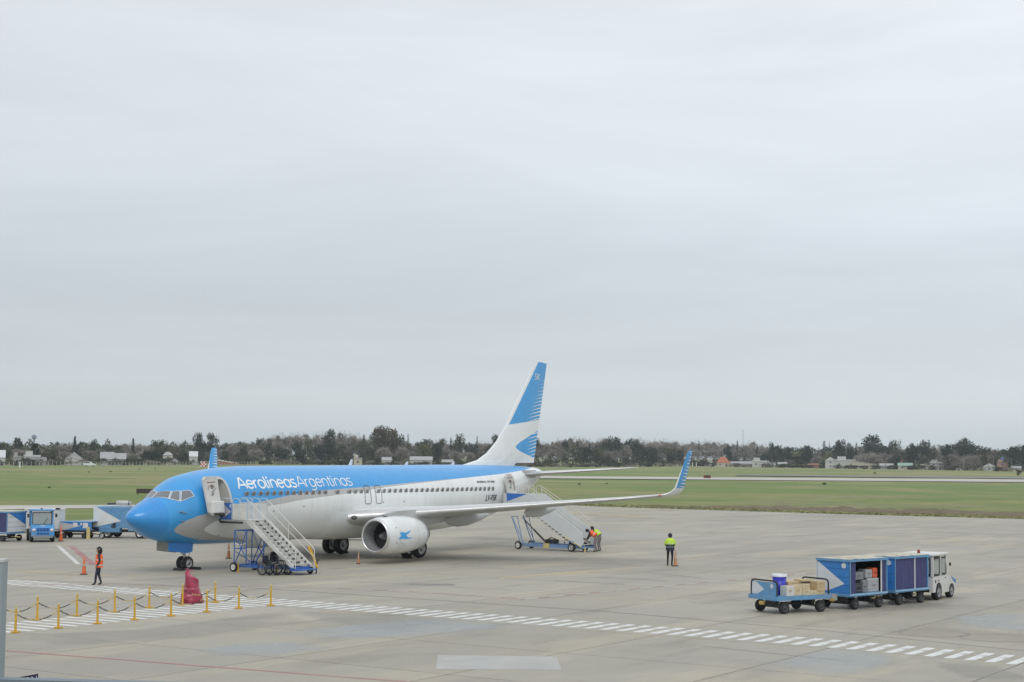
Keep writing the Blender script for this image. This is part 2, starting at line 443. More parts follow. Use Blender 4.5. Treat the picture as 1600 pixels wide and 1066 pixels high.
def patch_mat(name, col, edge=0.5):
    m, t, b = base_mat(name); tcn = nd('ShaderNodeTexCoord', t)
    n = nd('ShaderNodeTexNoise', t); n.inputs['Scale'].default_value = 0.6; n.inputs['Detail'].default_value = 7; lk(tcn.outputs['Object'], n.inputs['Vector'], t)
    at = nd('ShaderNodeAttribute', t, attribute_name='edge'); ad = nd('ShaderNodeMath', t, operation='ADD'); lk(at.outputs['Fac'], ad.inputs[0], t); lk(n.outputs['Fac'], ad.inputs[1], t)
    r = nd('ShaderNodeMapRange', t); r.inputs['From Min'].default_value = 0.6; r.inputs['From Max'].default_value = 1.25 + edge * .1; r.inputs['To Max'].default_value = 0.36; lk(ad.outputs[0], r.inputs['Value'], t)
    lk(r.outputs[0], b.inputs['Alpha'], t); b.inputs['Base Color'].default_value = (*col, 1); b.inputs['Roughness'].default_value = 0.45
    return m


TM = MB()
# ---- painted markings
PW = mat('road_paint_white', (0.66, 0.67, 0.66), 0.6, var=0.1, scale=7.0, dirt=((0.40, 0.385, 0.34), 1.0))
PD = mat('worn_dash_paint', (0.58, 0.58, 0.55), 0.65, var=0.12, scale=2.0, dirt=((0.38, 0.36, 0.31), 1.0))
PF = mat('faded_white_paint', (0.50, 0.50, 0.47), 0.7, var=0.08, scale=0.8, dirt=((0.38, 0.37, 0.33), 0.8))
PR = mat('faded_red_paint', (0.34, 0.17, 0.16), 0.7, var=0.15, scale=0.8, dirt=((0.36, 0.30, 0.27), 0.8))
PY = mat('faded_yellow_paint', (0.50, 0.40, 0.22), 0.7, var=0.1, scale=0.6, dirt=((0.38, 0.36, 0.30), 0.9))
PG = mat('dark_scuff', (0.22, 0.21, 0.195), 0.8, var=0.1)


def strip(mb, a, b, w, z):
    a, b = Vector((*a[:2], 0)), Vector((*b[:2], 0)); d = (b - a).normalized(); n = Vector((-d.y, d.x, 0)) * w / 2
    mb.add([(*(p.xy), z) for p in (a - n, b - n, b + n, a + n)], [(0, 1, 2, 3)])


def walk(name, stripes):
    r = link(name, None); struct(r)
    me = MB().add([(0, -.16, 0), (1, -.16, 0), (1, .16, 0), (0, .16, 0)], [(0, 1, 2, 3)]).mesh('painted_stripe', PW)
    for x, y, ln, rz in stripes:
        o = link('painted_stripe', me, r, (x, y, .004), (0, 0, rz)); o.scale = (ln, 1, 1)


def bend(y): return -0.95 * (min(1.2, max(0, -y - 34) / 11)) ** 2


st = []
y = 1.0
while y > -72:
    st.append((-7.75 + bend(y) * 0.9, y, 2.15, 0)); y -= 0.64
walk('pedestrian_crossing', st)
st = []
x = -8.2
while x > -30: st.append((x, -16.3, 2.75, radians(90))); x -= 0.64
walk('pedestrian_side_path', st)
mb = MB()
REDP = [(-7, -1.5), (-4.45, -4.79), (-1.9, -8.5), (-.2, -12.3), (0.65, -17), (0.6, -22.6), (7, -23.4), (14.6, -24.57), (30, -27.2)]
for a, b in zip(REDP, REDP[1:]): strip(mb, a, b, .16, .0045)
strip(mb, (-24.3, -16), (-20.5, -45), .14, .0045)
strip(mb, (14.6, 20.0), (3.4, 5.9), .38, .0045)
struct(mb.build('red_line', PR, recalc=False))
mb = MB()


def dashes(mb, P, L, g, w, z, off=0):
    for a, b in zip(P, P[1:]):
        a, b = Vector(a), Vector(b); d = (b - a); T = d.length; d.normalize(); n = Vector((-d.y, d.x)); t = 0
        while t < T: e = min(t + L, T); strip(mb, a + d * t + n * off, a + d * e + n * off, w, z); t += L + g


dashes(mb, [(x - .2, y) for x, y in REDP], 1.0, .75, .14, .009)
dashes(mb, [(-2.5, 10.5), (1.57, 6.8), (6, 2.5)], 1.5, 1.1, .14, .009)
dashes(mb, [(12.5, 21.5), (22, 19), (34, 14)], 1.3, 1.6, .14, .009)
dashes(mb, [(15.4, -36), (14.24, -39.2), (12, -47)], 1.6, 1.4, .14, .009)
dashes(mb, [(3, -9.5), (7, -36)], .9, .9, .1, .009)
strip(mb, (14.3, 20.9), (3.2, 6.8), .26, .009)
struct(mb.build('white_dashed_line', PD, recalc=False))
mb = MB()
for k in range(16):
    rk = random.Random(50 + k); x_, y_ = rk.uniform(-20, 60), rk.uniform(-45, 10); a_ = rk.choice((0.05, 1.5, -.6, 2.4)); L_ = rk.uniform(6, 22)
    for o_ in (0, .9): strip(TM, (x_ - sin(a_) * o_, y_ + cos(a_) * o_), (x_ + cos(a_) * L_ - sin(a_) * o_, y_ + sin(a_) * L_ + cos(a_) * o_), .16, .0012)
tm_ = struct(TM.build('tyre_mark', patch_mat('tyre_mark_rubber', (.30, .285, .26), 0), recalc=False)); at_ = tm_.data.attributes.new('edge', 'FLOAT', 'POINT')
for v_ in at_.data: v_.value = .35
strip(mb, (76.6, 20), (65.7, -25), .3, .0045); strip(mb, (65.7, -25), (50, -60), .3, .0045)
strip(mb, (80, 20), (68.7, -24.2), .2, .0045); strip(mb, (97, 30), (99, -60), .3, .0045)
struct(mb.build('taxi_line', PF, recalc=False))
mb = MB()
for a, b, w in ((G(780, 904), G(950, 890), .35), (G(880, 897), G(985, 889), .3), (G(20, 892), G(180, 900), .3), (G(275, 896), G(345, 896), .2), (G(700, 790), G(1010, 808), .8), (G(380, 905), G(700, 896), .15), (G(930, 795), G(1050, 797), 1.2)): strip(mb, a, b, w, .0045)
struct(mb.build('faded_yellow_line', PY, recalc=False))
mb = MB()
for a, b, w in ((G(864, 907), G(977, 913), .12), (G(930, 902), G(1040, 908), .1), (G(1010, 895), G(1095, 903), .12), (G(640, 913), G(710, 914), .9), (G(340, 915), G(940, 955), .07), (G(940, 955), G(1300, 987), .08), (G(1300, 987), G(1600, 1017), .09), (G(15, 905), G(300, 917), .12), (G(1100, 1010), G(1330, 1034), .05)): strip(mb, a, b, w, .0045)
struct(mb.build('tar_seam', PG, recalc=False))


M_DAMP = patch_mat('damp_concrete', (0.47, 0.53, 0.58)); M_PALE = mat('pale_repair', (0.405, 0.405, 0.385), .7, var=.07, scale=1.2, dirt=((.33, .32, .28), .6))
M_DARKER = patch_mat('darker_concrete', (0.37, 0.355, 0.32)); M_SAND = patch_mat('sandy_concrete', (0.46, 0.42, 0.33))  # darker grey patches, then sandy ones


def blot(name, pix, m_, z=.0035, soft=True):
    P = [G(*q) for q in pix]; c = sum(P, Vector()) / len(P); n = len(P)
    vs = [(c.x, c.y, z)] + [(p.x, p.y, z) for p in P] + [tuple((c + (p - c) * .6).xy) + (z,) for p in P]
    fs = [(0, n + 1 + i, n + 1 + (i + 1) % n) for i in range(n)] + [(1 + i, 1 + (i + 1) % n, n + 1 + (i + 1) % n, n + 1 + i) for i in range(n)]
    mb = MB().add(vs, fs); o = mb.build(name, m_, recalc=False)
    a = o.data.attributes.new('edge', 'FLOAT', 'POINT')
    for i in range(len(vs)): a.data[i].value = 0.75 if (i == 0 or i > n or not soft) else 0.0
    return struct(o)


blot('toned_patch', [(350, 1006), (460, 1001), (545, 1012), (440, 1026), (330, 1027), (285, 1016)], M_DAMP)
blot('toned_patch', [(400, 990), (560, 972), (700, 965), (830, 975), (760, 990), (600, 1000), (470, 1000)], M_DAMP, .0025)
blot('toned_patch', [(440, 950), (640, 958), (720, 975), (640, 990), (560, 985), (470, 965)], M_DARKER, .002)
blot('toned_patch', [(1180, 1036), (1290, 1008), (1430, 1026), (1380, 1050), (1280, 1062)], M_DAMP)
blot('toned_patch', [(1470, 960), (1600, 955), (1700, 1000), (1560, 985), (1490, 975)], M_DAMP, .002)
blot('toned_patch', [(1440, 1030), (1560, 1040), (1640, 1066), (1500, 1062)], M_DARKER, .0015)
blot('toned_patch', [(13, 992), (200, 984), (430, 955), (520, 970), (300, 1000), (60, 1015)], M_DARKER, .003)  # darker band across the slabs
blot('toned_patch', [(1180, 940), (1330, 960), (1520, 950), (1420, 930), (1250, 930)], M_DARKER, .003)  # darker patch beneath the baggage train
blot('sandy_patch', [(1350, 990), (1430, 975), (1640, 992), (1640, 1010), (1500, 1003)], M_SAND, .003)
blot('sandy_patch', [(880, 800), (1010, 803), (1040, 812), (930, 812)], M_SAND, .003)
blot('concrete_repair_patch', [(684, 1024), (870, 1026), (877, 1047), (681, 1046)], M_PALE, .003, False)
mb = MB()
for cx, cy in ((1460, 990), (1555, 997)):
    c = G(cx, cy); P = [(c.x + cos(t) * 1.15, c.y + sin(t) * 1.15) for t in [2 * pi * k / 24 for k in range(25)]]
    for a, b in zip(P, P[1:]): strip(mb, a, b, .05, .0055)
struct(mb.build('circular_saw_cut', PG, recalc=False))
# tufts along the apron edge and over the near field
rg = random.Random(11); mb = MB()
for k in range(5200):
    P = lerp_path([(112.4, -60), (112.3, -12), (111.5, 8), (113.5, 36.7), (117, 48), (136, 75)], 1); i = rg.randrange(len(P) - 1); f = rg.random()
    x = P[i][0] * (1 - f) + P[i + 1][0] * f + abs(rg.gauss(0, 3)); y = P[i][1] * (1 - f) + P[i + 1][1] * f
    if inside(x, y): continue
    w, h = rg.uniform(.15, .4), rg.uniform(.05, .18); a = rg.random() * pi
    mb.add([(x - cos(a) * w, y - sin(a) * w, -.1), (x + cos(a) * w, y + sin(a) * w, -.1), (x + rg.uniform(-.2, .2), y, h - .06)], [(0, 1, 2)])
M_TUFT = mat('grass_tuft', (0.24, 0.25, 0.11), 0.9, var=0.3, scale=0.12)
o = mb.build('grass', M_TUFT, recalc=False); o['kind'] = 'stuff'; o['label'] = 'rough grass tufts along the far edge of the apron'
# ------------------------------------------------------------------ airliner (x = metres aft of the nose, -y = port side)
ST = [(0.06, 2.70, 2.70, 0.0), (.14, 2.88, 2.5, .23), (.35, 3.05, 2.31, .5), (.75, 3.28, 2.06, .8), (1.25, 3.53, 1.79, 1.06), (1.75, 3.75, 1.6, 1.26), (2.2, 4.08, 1.5, 1.40), (2.7, 4.42, 1.42, 1.53), (3.3, 4.70, 1.34, 1.64), (4.2, 4.90, 1.27, 1.76), (5.2, 5.05, 1.24, 1.84), (6.5, 5.17, 1.23, 1.88),
      (8, 5.23, 1.23, 1.88), (12, 5.26, 1.23, 1.88), (24, 5.31, 1.25, 1.88), (26, 5.32, 1.34, 1.86), (28, 5.32, 1.50, 1.78), (30, 5.32, 1.78, 1.64), (32, 5.31, 2.18, 1.42), (34, 5.28, 2.78, 1.1), (36, 5.2, 3.52, .72), (37.4, 5.1, 4.2, .42), (38.0, 4.98, 4.55, .22)]


def pchip(xs, ys):
    n = len(xs); h = [xs[i + 1] - xs[i] for i in range(n - 1)]; d = [(ys[i + 1] - ys[i]) / h[i] for i in range(n - 1)]; mm = [0] * n
    for i in range(1, n - 1):
        if d[i - 1] * d[i] > 0:
            w1 = 2 * h[i] + h[i - 1]; w2 = h[i] + 2 * h[i - 1]; mm[i] = (w1 + w2) / (w1 / d[i - 1] + w2 / d[i])
    mm[0] = d[0]; mm[-1] = d[-1]

    def f(x):
        i = min(max(bisect.bisect_right(xs, x) - 1, 0), n - 2); t = (x - xs[i]) / h[i]
        return (2 * t ** 3 - 3 * t * t + 1) * ys[i] + (t ** 3 - 2 * t * t + t) * h[i] * mm[i] + (-2 * t ** 3 + 3 * t * t) * ys[i + 1] + (t ** 3 - t * t) * h[i] * mm[i + 1]
    return f


_x = [s[0] for s in ST]; FT, FB, FW = (pchip(_x, [s[k] for s in ST]) for k in (1, 2, 3))


def fsec(x, th, off=0.0, side=-1):
    zt, zb, w = FT(x), FB(x), FW(x); c, hh = (zt + zb) / 2, (zt - zb) / 2
    return Vector((x, side * (w + off) * sin(th), c + (hh + off) * cos(th)))


def fside(x, z, off=0.004, side=-1):
    zt, zb = FT(x), FB(x); c, hh = (zt + zb) / 2, (zt - zb) / 2
    return fsec(x, acos(max(-1, min(1, (z - c) / hh))), off, side)


def farc(x, v, zbase, off=0.004):
    """v metres up along the skin from the height zbase"""
    zt, zb, w = FT(x), FB(x), FW(x); c, hh = (zt + zb) / 2, (zt - zb) / 2
    return fsec(x, acos((zbase - c) / hh) - v / ((w + hh) / 2), off)


def curve_mask(t, xout, pts):
    n = nd('ShaderNodeFloatCurve', t); c = n.mapping.curves[0]
    mx = nd('ShaderNodeMath', t, operation='DIVIDE'); lk(xout, mx.inputs[0], t); mx.inputs[1].default_value = 40
    pts = [(x / 40, z / 7) for x, z in pts]
    if pts[0][0] > 0: pts = [(0, pts[0][1])] + pts
    if pts[-1][0] < 1: pts = pts + [(1, pts[-1][1])]
    c.points[0].location = pts[0]; c.points[1].location = pts[-1]
    for p in pts[1:-1]: c.points.new(*p)
    for p in c.points: p.handle_type = 'VECTOR'
    n.mapping.update(); lk(mx.outputs[0], n.inputs['Value'], t)
    mu = nd('ShaderNodeMath', t, operation='MULTIPLY'); lk(n.outputs[0], mu.inputs[0], t); mu.inputs[1].default_value = 7
    return mu.outputs[0]


def mth(t, op, a, b_=None, c_=None):
    n = nd('ShaderNodeMath', t, operation=op)
    for i, s_ in enumerate((a, b_, c_)):
        if s_ is None: continue
        if isinstance(s_, (int, float)): n.inputs[i].default_value = s_
        else: lk(s_, n.inputs[i], t)
    return n.outputs[0]


C_BLUE, C_SILV, C_WHITE = (0.036, 0.32, 0.71), (0.47, 0.47, 0.455), (0.80, 0.82, 0.81)


def livery_base(name):
    m, t, b = base_mat(name); tcn = nd('ShaderNodeTexCoord', t); s_ = nd('ShaderNodeSeparateXYZ', t); lk(tcn.outputs['Object'], s_.inputs[0], t)
    b.inputs['Roughness'].default_value = 0.3; b.inputs['Coat Weight'].default_value = 0.35; b.inputs['Coat Roughness'].default_value = 0.1
    return m, t, b, tcn, s_.outputs


def pick(t, f, a, b_):
    x = nd('ShaderNodeMix', t, data_type='RGBA'); lk(f, x.inputs['Factor'], t)
    for k, s_ in (('A', a), ('B', b_)):
        if isinstance(s_, tuple): x.inputs[k].default_value = (*s_, 1)
        else: lk(s_, x.inputs[k], t)
    return x.outputs['Result']


def finish_livery(t, b, tcn, col, amt=0.25):
    n = nd('ShaderNodeTexNoise', t); n.inputs['Scale'].default_value = 1.1; n.inputs['Detail'].default_value = 8; n.inputs['Roughness'].default_value = 0.65
    mp_ = nd('ShaderNodeMapping', t); mp_.inputs['Scale'].default_value = (2.2, 1, 0.35); lk(tcn.outputs['Object'], mp_.inputs[0], t); lk(mp_.outputs[0], n.inputs['Vector'], t)
    r = nd('ShaderNodeMapRange', t); r.inputs['From Min'].default_value = 0.3; r.inputs['From Max'].default_value = 0.75; r.inputs['To Min'].default_value = 1.03; r.inputs['To Max'].default_value = 1 - amt * .5
    lk(n.outputs['Fac'], r.inputs['Value'], t)
    v = nd('ShaderNodeVectorMath', t, operation='SCALE'); lk(col, v.inputs[0], t); lk(r.outputs[0], v.inputs['Scale'], t); lk(v.outputs[0], b.inputs['Base Color'], t)
    n2 = nd('ShaderNodeTexNoise', t); n2.inputs['Scale'].default_value = 1.3; lk(tcn.outputs['Object'], n2.inputs['Vector'], t)
    bn = nd('ShaderNodeBump', t); bn.inputs['Strength'].default_value = 0.06; bn.inputs['Distance'].default_value = 0.02; lk(n2.outputs['Fac'], bn.inputs['Height'], t); lk(bn.outputs[0], b.inputs['Normal'], t)


M_FUS, t, b, tcn, (sx, sy, sz) = livery_base('airliner_livery')
zB = curve_mask(t, sx, [(2.02, 2.12), (2.08, 2.24), (2.2, 2.37), (2.59, 2.57), (3.16, 2.76), (3.84, 2.90), (6, 3.22), (8.07, 3.48), (9.08, 3.61), (10.88, 3.81), (12.94, 3.94), (15.08, 4.02), (18.1, 4.13), (20.85, 4.27), (27, 4.53), (31.64, 4.75), (35, 4.97), (36.5, 5.12), (38, 5.6)])
zS = curve_mask(t, sx, [(2.02, 2.12), (2.08, 2.04), (2.26, 1.95), (2.96, 1.74), (4.07, 1.54), (5.16, 1.46), (6.84, 1.37), (8.5, 1.27), (10, 1.0)])
zWu = curve_mask(t, sx, [(3.86, 2.10), (3.92, 2.2), (4.05, 2.3), (4.46, 2.5), (6, 2.85), (8.06, 3.17), (9.44, 3.29), (10.81, 3.45), (12.85, 3.59), (14, 3.67), (16.09, 3.84), (18.5, 4.05), (22, 4.25), (27, 4.53), (38, 5.5)])
zWl = curve_mask(t, sx, [(3.86, 2.08), (3.95, 2.0), (4.17, 1.92), (4.77, 1.75), (5.65, 1.62), (7, 1.5), (9, 1.1)])
blue = mth(t, 'MAXIMUM', mth(t, 'MAXIMUM', mth(t, 'GREATER_THAN', sz, zB), mth(t, 'LESS_THAN', sz, zS)), mth(t, 'LESS_THAN', sx, 2.03))
white = mth(t, 'MULTIPLY', mth(t, 'MULTIPLY', mth(t, 'LESS_THAN', sz, zWu), mth(t, 'GREATER_THAN', sz, zWl)), mth(t, 'GREATER_THAN', sx, 3.87))
# radome: a slightly deeper, flatter blue than the rest
rad = pick(t, mth(t, 'LESS_THAN', sx, 1.62), C_BLUE, (0.028, 0.275, 0.68))
c = pick(t, white, C_SILV, C_WHITE); c = pick(t, blue, c, rad)
# skin joints: faint lines every few frames
fr = mth(t, 'ABSOLUTE', mth(t, 'SUBTRACT', mth(t, 'FRACT', mth(t, 'DIVIDE', sx, 2.6)), 0.5))
ln_ = mth(t, 'MULTIPLY', mth(t, 'LESS_THAN', fr, 0.005), 0.28)
c = pick(t, ln_, c, (0.12, 0.14, 0.16))
finish_livery(t, b, tcn, c, 0.16)


def stripe_livery(name, kind):
    m, t, b, tcn, (sx, sy, sz) = livery_base(name)
    if kind == 'fin':
        low = mth(t, 'ADD', mth(t, 'MULTIPLY', sx, 0.105), 4.42)                      # lower edge of the upper blue field
        up = mth(t, 'GREATER_THAN', sz, low)
        # white leading-edge strip (distance behind the leading edge line)
        xle = mth(t, 'ADD', mth(t, 'MULTIPLY', mth(t, 'SUBTRACT', sz, 8.0), 0.855), 33.72)
        le = mth(t, 'GREATER_THAN', sx, mth(t, 'ADD', xle, 0.22)); up = mth(t, 'MULTIPLY', up, le)
        # drop shape lower down
        cz = mth(t, 'ADD', mth(t, 'MULTIPLY', mth(t, 'SUBTRACT', sx, 34.6), 0.055), 6.5)
        dx = mth(t, 'SUBTRACT', sx, 34.55)
        hwd = mth(t, 'ADD', mth(t, 'MULTIPLY', dx, 0.26), mth(t, 'MULTIPLY', mth(t, 'POWER', mth(t, 'MAXIMUM', mth(t, 'MINIMUM', dx, 0.6), 0.0), 0.5), 0.22))
        dz = mth(t, 'SUBTRACT', sz, cz)
        drop = mth(t, 'MULTIPLY', mth(t, 'LESS_THAN', mth(t, 'ABSOLUTE', dz), hwd), mth(t, 'GREATER_THAN', dx, 0.0))
        blue = mth(t, 'MAXIMUM', up, drop)
        q = mth(t, 'DIVIDE', mth(t, 'SUBTRACT', sz, mth(t, 'MULTIPLY', sx, 0.13)), 0.235); fr = mth(t, 'FRACT', q)
        s1 = mth(t, 'ADD', 36.0, mth(t, 'MULTIPLY', mth(t, 'MAXIMUM', mth(t, 'SUBTRACT', sz, 8.5), 0), 0.75))
        xs_ = pick(t, drop, (36.0, 0, 0), (35.9, 0, 0)); xs1 = mth(t, 'ADD', s1, 0)
        wd = mth(t, 'MINIMUM', mth(t, 'MULTIPLY', mth(t, 'MAXIMUM', mth(t, 'SUBTRACT', sx, xs1), 0), 0.22), 0.29)
        stz = mth(t, 'MULTIPLY', mth(t, 'LESS_THAN', fr, wd), mth(t, 'LESS_THAN', sz, 11.2))
    else:
        blue = mth(t, 'GREATER_THAN', sz, 4.2)
        q = mth(t, 'DIVIDE', mth(t, 'SUBTRACT', sz, mth(t, 'MULTIPLY', sx, -0.12)), 0.19); fr = mth(t, 'FRACT', q)
        xle = mth(t, 'ADD', mth(t, 'MULTIPLY', mth(t, 'SUBTRACT', sz, 4.2), 0.31), 23.95)
        le = mth(t, 'LESS_THAN', sx, mth(t, 'ADD', xle, 0.10)); blue = mth(t, 'MULTIPLY', blue, mth(t, 'SUBTRACT', 1, le))
        wd = mth(t, 'MULTIPLY', mth(t, 'MAXIMUM', mth(t, 'SUBTRACT', sx, mth(t, 'ADD', xle, 0.33)), 0), 0.75)
        stz = mth(t, 'LESS_THAN', fr, mth(t, 'MINIMUM', wd, 0.32))
    blue = mth(t, 'MULTIPLY', blue, mth(t, 'SUBTRACT', 1, stz))
    c = pick(t, blue, (0.78, 0.80, 0.80), (0.045, 0.33, 0.70)); finish_livery(t, b, tcn, c, 0.12)
    return m


M_FIN = stripe_livery('fin_livery', 'fin'); M_WLET = stripe_livery('winglet_livery', 'wl')
WINGW = mat('wing_white', (0.68, 0.69, 0.68), 0.4, var=0.05, scale=1, coat=0.15, dirt=((0.35, 0.35, 0.33), 0.35))
WINGG = mat('wing_grey', (0.50, 0.51, 0.505), 0.45, var=0.06, scale=1.2, coat=0.1, dirt=((0.26, 0.25, 0.23), 0.5))
SLATM = mat('slat_metal', (0.62, 0.62, 0.62), 0.3, 0.45, var=0.05)
LINING = mat('door_lining', (0.55, 0.54, 0.50), 0.6, var=0.05)
TRIM = mat('door_trim', (0.50, 0.50, 0.48), 0.35, 0.4, var=0.05)

plane = thing('airliner', 'sky blue and white twin-engine airliner parked on the apron with both port doors open', 'airplane')

# fuselage skin, with the two door openings left out
DOORS = [(4.50, 5.32, 2.74, 4.60), (31.95, 32.75, 2.92, 4.62)]
xs = [0.06, .08, .1, .14, .2, .27, .35, .45, .6, .75, .9, 1.08, 1.25, 1.42, 1.6, 1.75, 1.9, 2.05, 2.2, 2.36, 2.52, 2.7, 2.9, 3.1, 3.3, 3.6, 3.9, 4.15, 4.35]
x = 4.50
while x < 5.35: xs.append(x); x += 0.082
xs += [5.6, 5.85, 6.15, 6.5, 7, 7.5, 8, 9, 10, 11, 12, 13, 14, 15, 16, 17, 18, 19, 20, 21, 22, 23, 24, 24.5, 25, 25.5, 26, 26.5, 27, 27.5, 28, 28.5, 29, 29.5, 30, 30.5, 31, 31.5]
xs += [31.95 + .08 * k for k in range(11)] + [33, 33.5, 34, 34.5, 35, 35.5, 36, 36.4, 36.8, 37.1, 37.4, 37.6, 37.8, 38.0]
xs = sorted(set(round(v, 4) for v in xs)); xs = [a for i, a in enumerate(xs) if i == 0 or a - xs[i - 1] > 0.015]
NT = 120; mb = MB()
for x in xs:
    for k in range(NT): mb.v.append(tuple(fsec(x, 2 * pi * k / NT)))
for i in range(len(xs) - 1):
    for k in range(NT):
        j = (k + 1) % NT; ids = [i * NT + k, i * NT + j, (i + 1) * NT + j, (i + 1) * NT + k]
        c = sum((Vector(mb.v[q]) for q in ids), Vector()) / 4
        if c.y < 0 and any(a < c.x < b_ and z0 < c.z < z1 for a, b_, z0, z1 in DOORS): continue
        mb.f.append(ids); mb.mi.append(0); mb.sm.append(True)
mb.f.append([(len(xs) - 1) * NT + k for k in range(NT)]); mb.mi.append(0); mb.sm.append(False)
fus = mb.build('fuselage', M_FUS, plane, recalc=True)
mb = MB().lathe([(0, .17), (.02, .11), (.06, .09)], (37.99, 0, 4.765), (1, 0, 0), 12, 0); mb.build('exhaust_outlet', DARK, fus)


def rrect(x0, x1, z0, z1, r, n=5):
    P = []
    for cx, cz, a in ((x1 - r, z1 - r, 0), (x0 + r, z1 - r, 90), (x0 + r, z0 + r, 180), (x1 - r, z0 + r, 270)):
        for k in range(n + 1): t_ = radians(a + 90 * k / n); P.append((cx + r * cos(t_), cz + r * sin(t_)))
    return P


def resample(P, step=0.14, closed=False):
    P = list(P) + ([P[0]] if closed else []); o_ = []
    for a, b in zip(P, P[1:]):
        L = math.dist(a, b); n = max(1, int(L / step))
        for k in range(n): o_.append((a[0] + (b[0] - a[0]) * k / n, a[1] + (b[1] - a[1]) * k / n))
    if not closed: o_.append(P[-1])
    return o_


def ribbon(mb, P, w, place, closed=False, mi=0):
    P = resample(P, closed=closed); n = len(P); L, R = [], []
    for i in range(n):
        a = P[(i - 1) % n] if (closed or i > 0) else P[i]; c = P[(i + 1) % n] if (closed or i < n - 1) else P[i]
        tx, ty = c[0] - a[0], c[1] - a[1]; l = math.hypot(tx, ty) or 1; nx, ny = -ty / l, tx / l
        L.append(place(P[i][0] + nx * w / 2, P[i][1] + ny * w / 2)); R.append(place(P[i][0] - nx * w / 2, P[i][1] - ny * w / 2))
    mb.add(L + R, [(i, (i + 1) % n, n + (i + 1) % n, n + i) for i in range(n if closed else n - 1)], mi)


# door openings: frame, lining box, sill
def doorway(x0, x1, z0, z1, nm):
    mb = MB(); ribbon(mb, rrect(x0 - .04, x1 + .04, z0 - .04, z1 + .04, .22), .15, lambda a, b_: fside(a, b_, .012), True); fr_ = mb.build('door_frame', TRIM, fus, recalc=False)
    mb = MB()
    yo = [fside(x0, z_).y + .02 for z_ in (z0, z1)]; yi = -0.35
    # inner passage: floor, ceiling, two side walls, far wall
    V = [(x0 - .02, fside(x0, z0).y + .03, z0), (x1 + .02, fside(x1, z0).y + .03, z0), (x1 + .02, yi, z0), (x0 - .02, yi, z0), (x0 - .02, fside(x0, z1).y + .03, z1), (x1 + .02, fside(x1, z1).y + .03, z1), (x1 + .02, yi, z1), (x0 - .02, yi, z1)]
    mid = []
    N = 8
    for k in range(N + 1):
        z_ = z0 + (z1 - z0) * k / N
        for xx in (x0 - .02, x1 + .02): mid.append((xx, fside(xx, z_).y + .03, z_)); mid.append((xx, yi, z_))
    mb.add(mid, [(4 * k, 4 * k + 1, 4 * k + 5, 4 * k + 4) for k in range(N)] + [(4 * k + 2, 4 * k + 6, 4 * k + 7, 4 * k + 3) for k in range(N)] + [(4 * k + 1, 4 * k + 3, 4 * k + 7, 4 * k + 5) for k in range(N)] + [(0, 2, 3, 1), (4 * N, 4 * N + 1, 4 * N + 3, 4 * N + 2)])
    mb.build('doorway_lining', LINING, fus, recalc=False)


for i, d in enumerate(DOORS): doorway(*d, i)


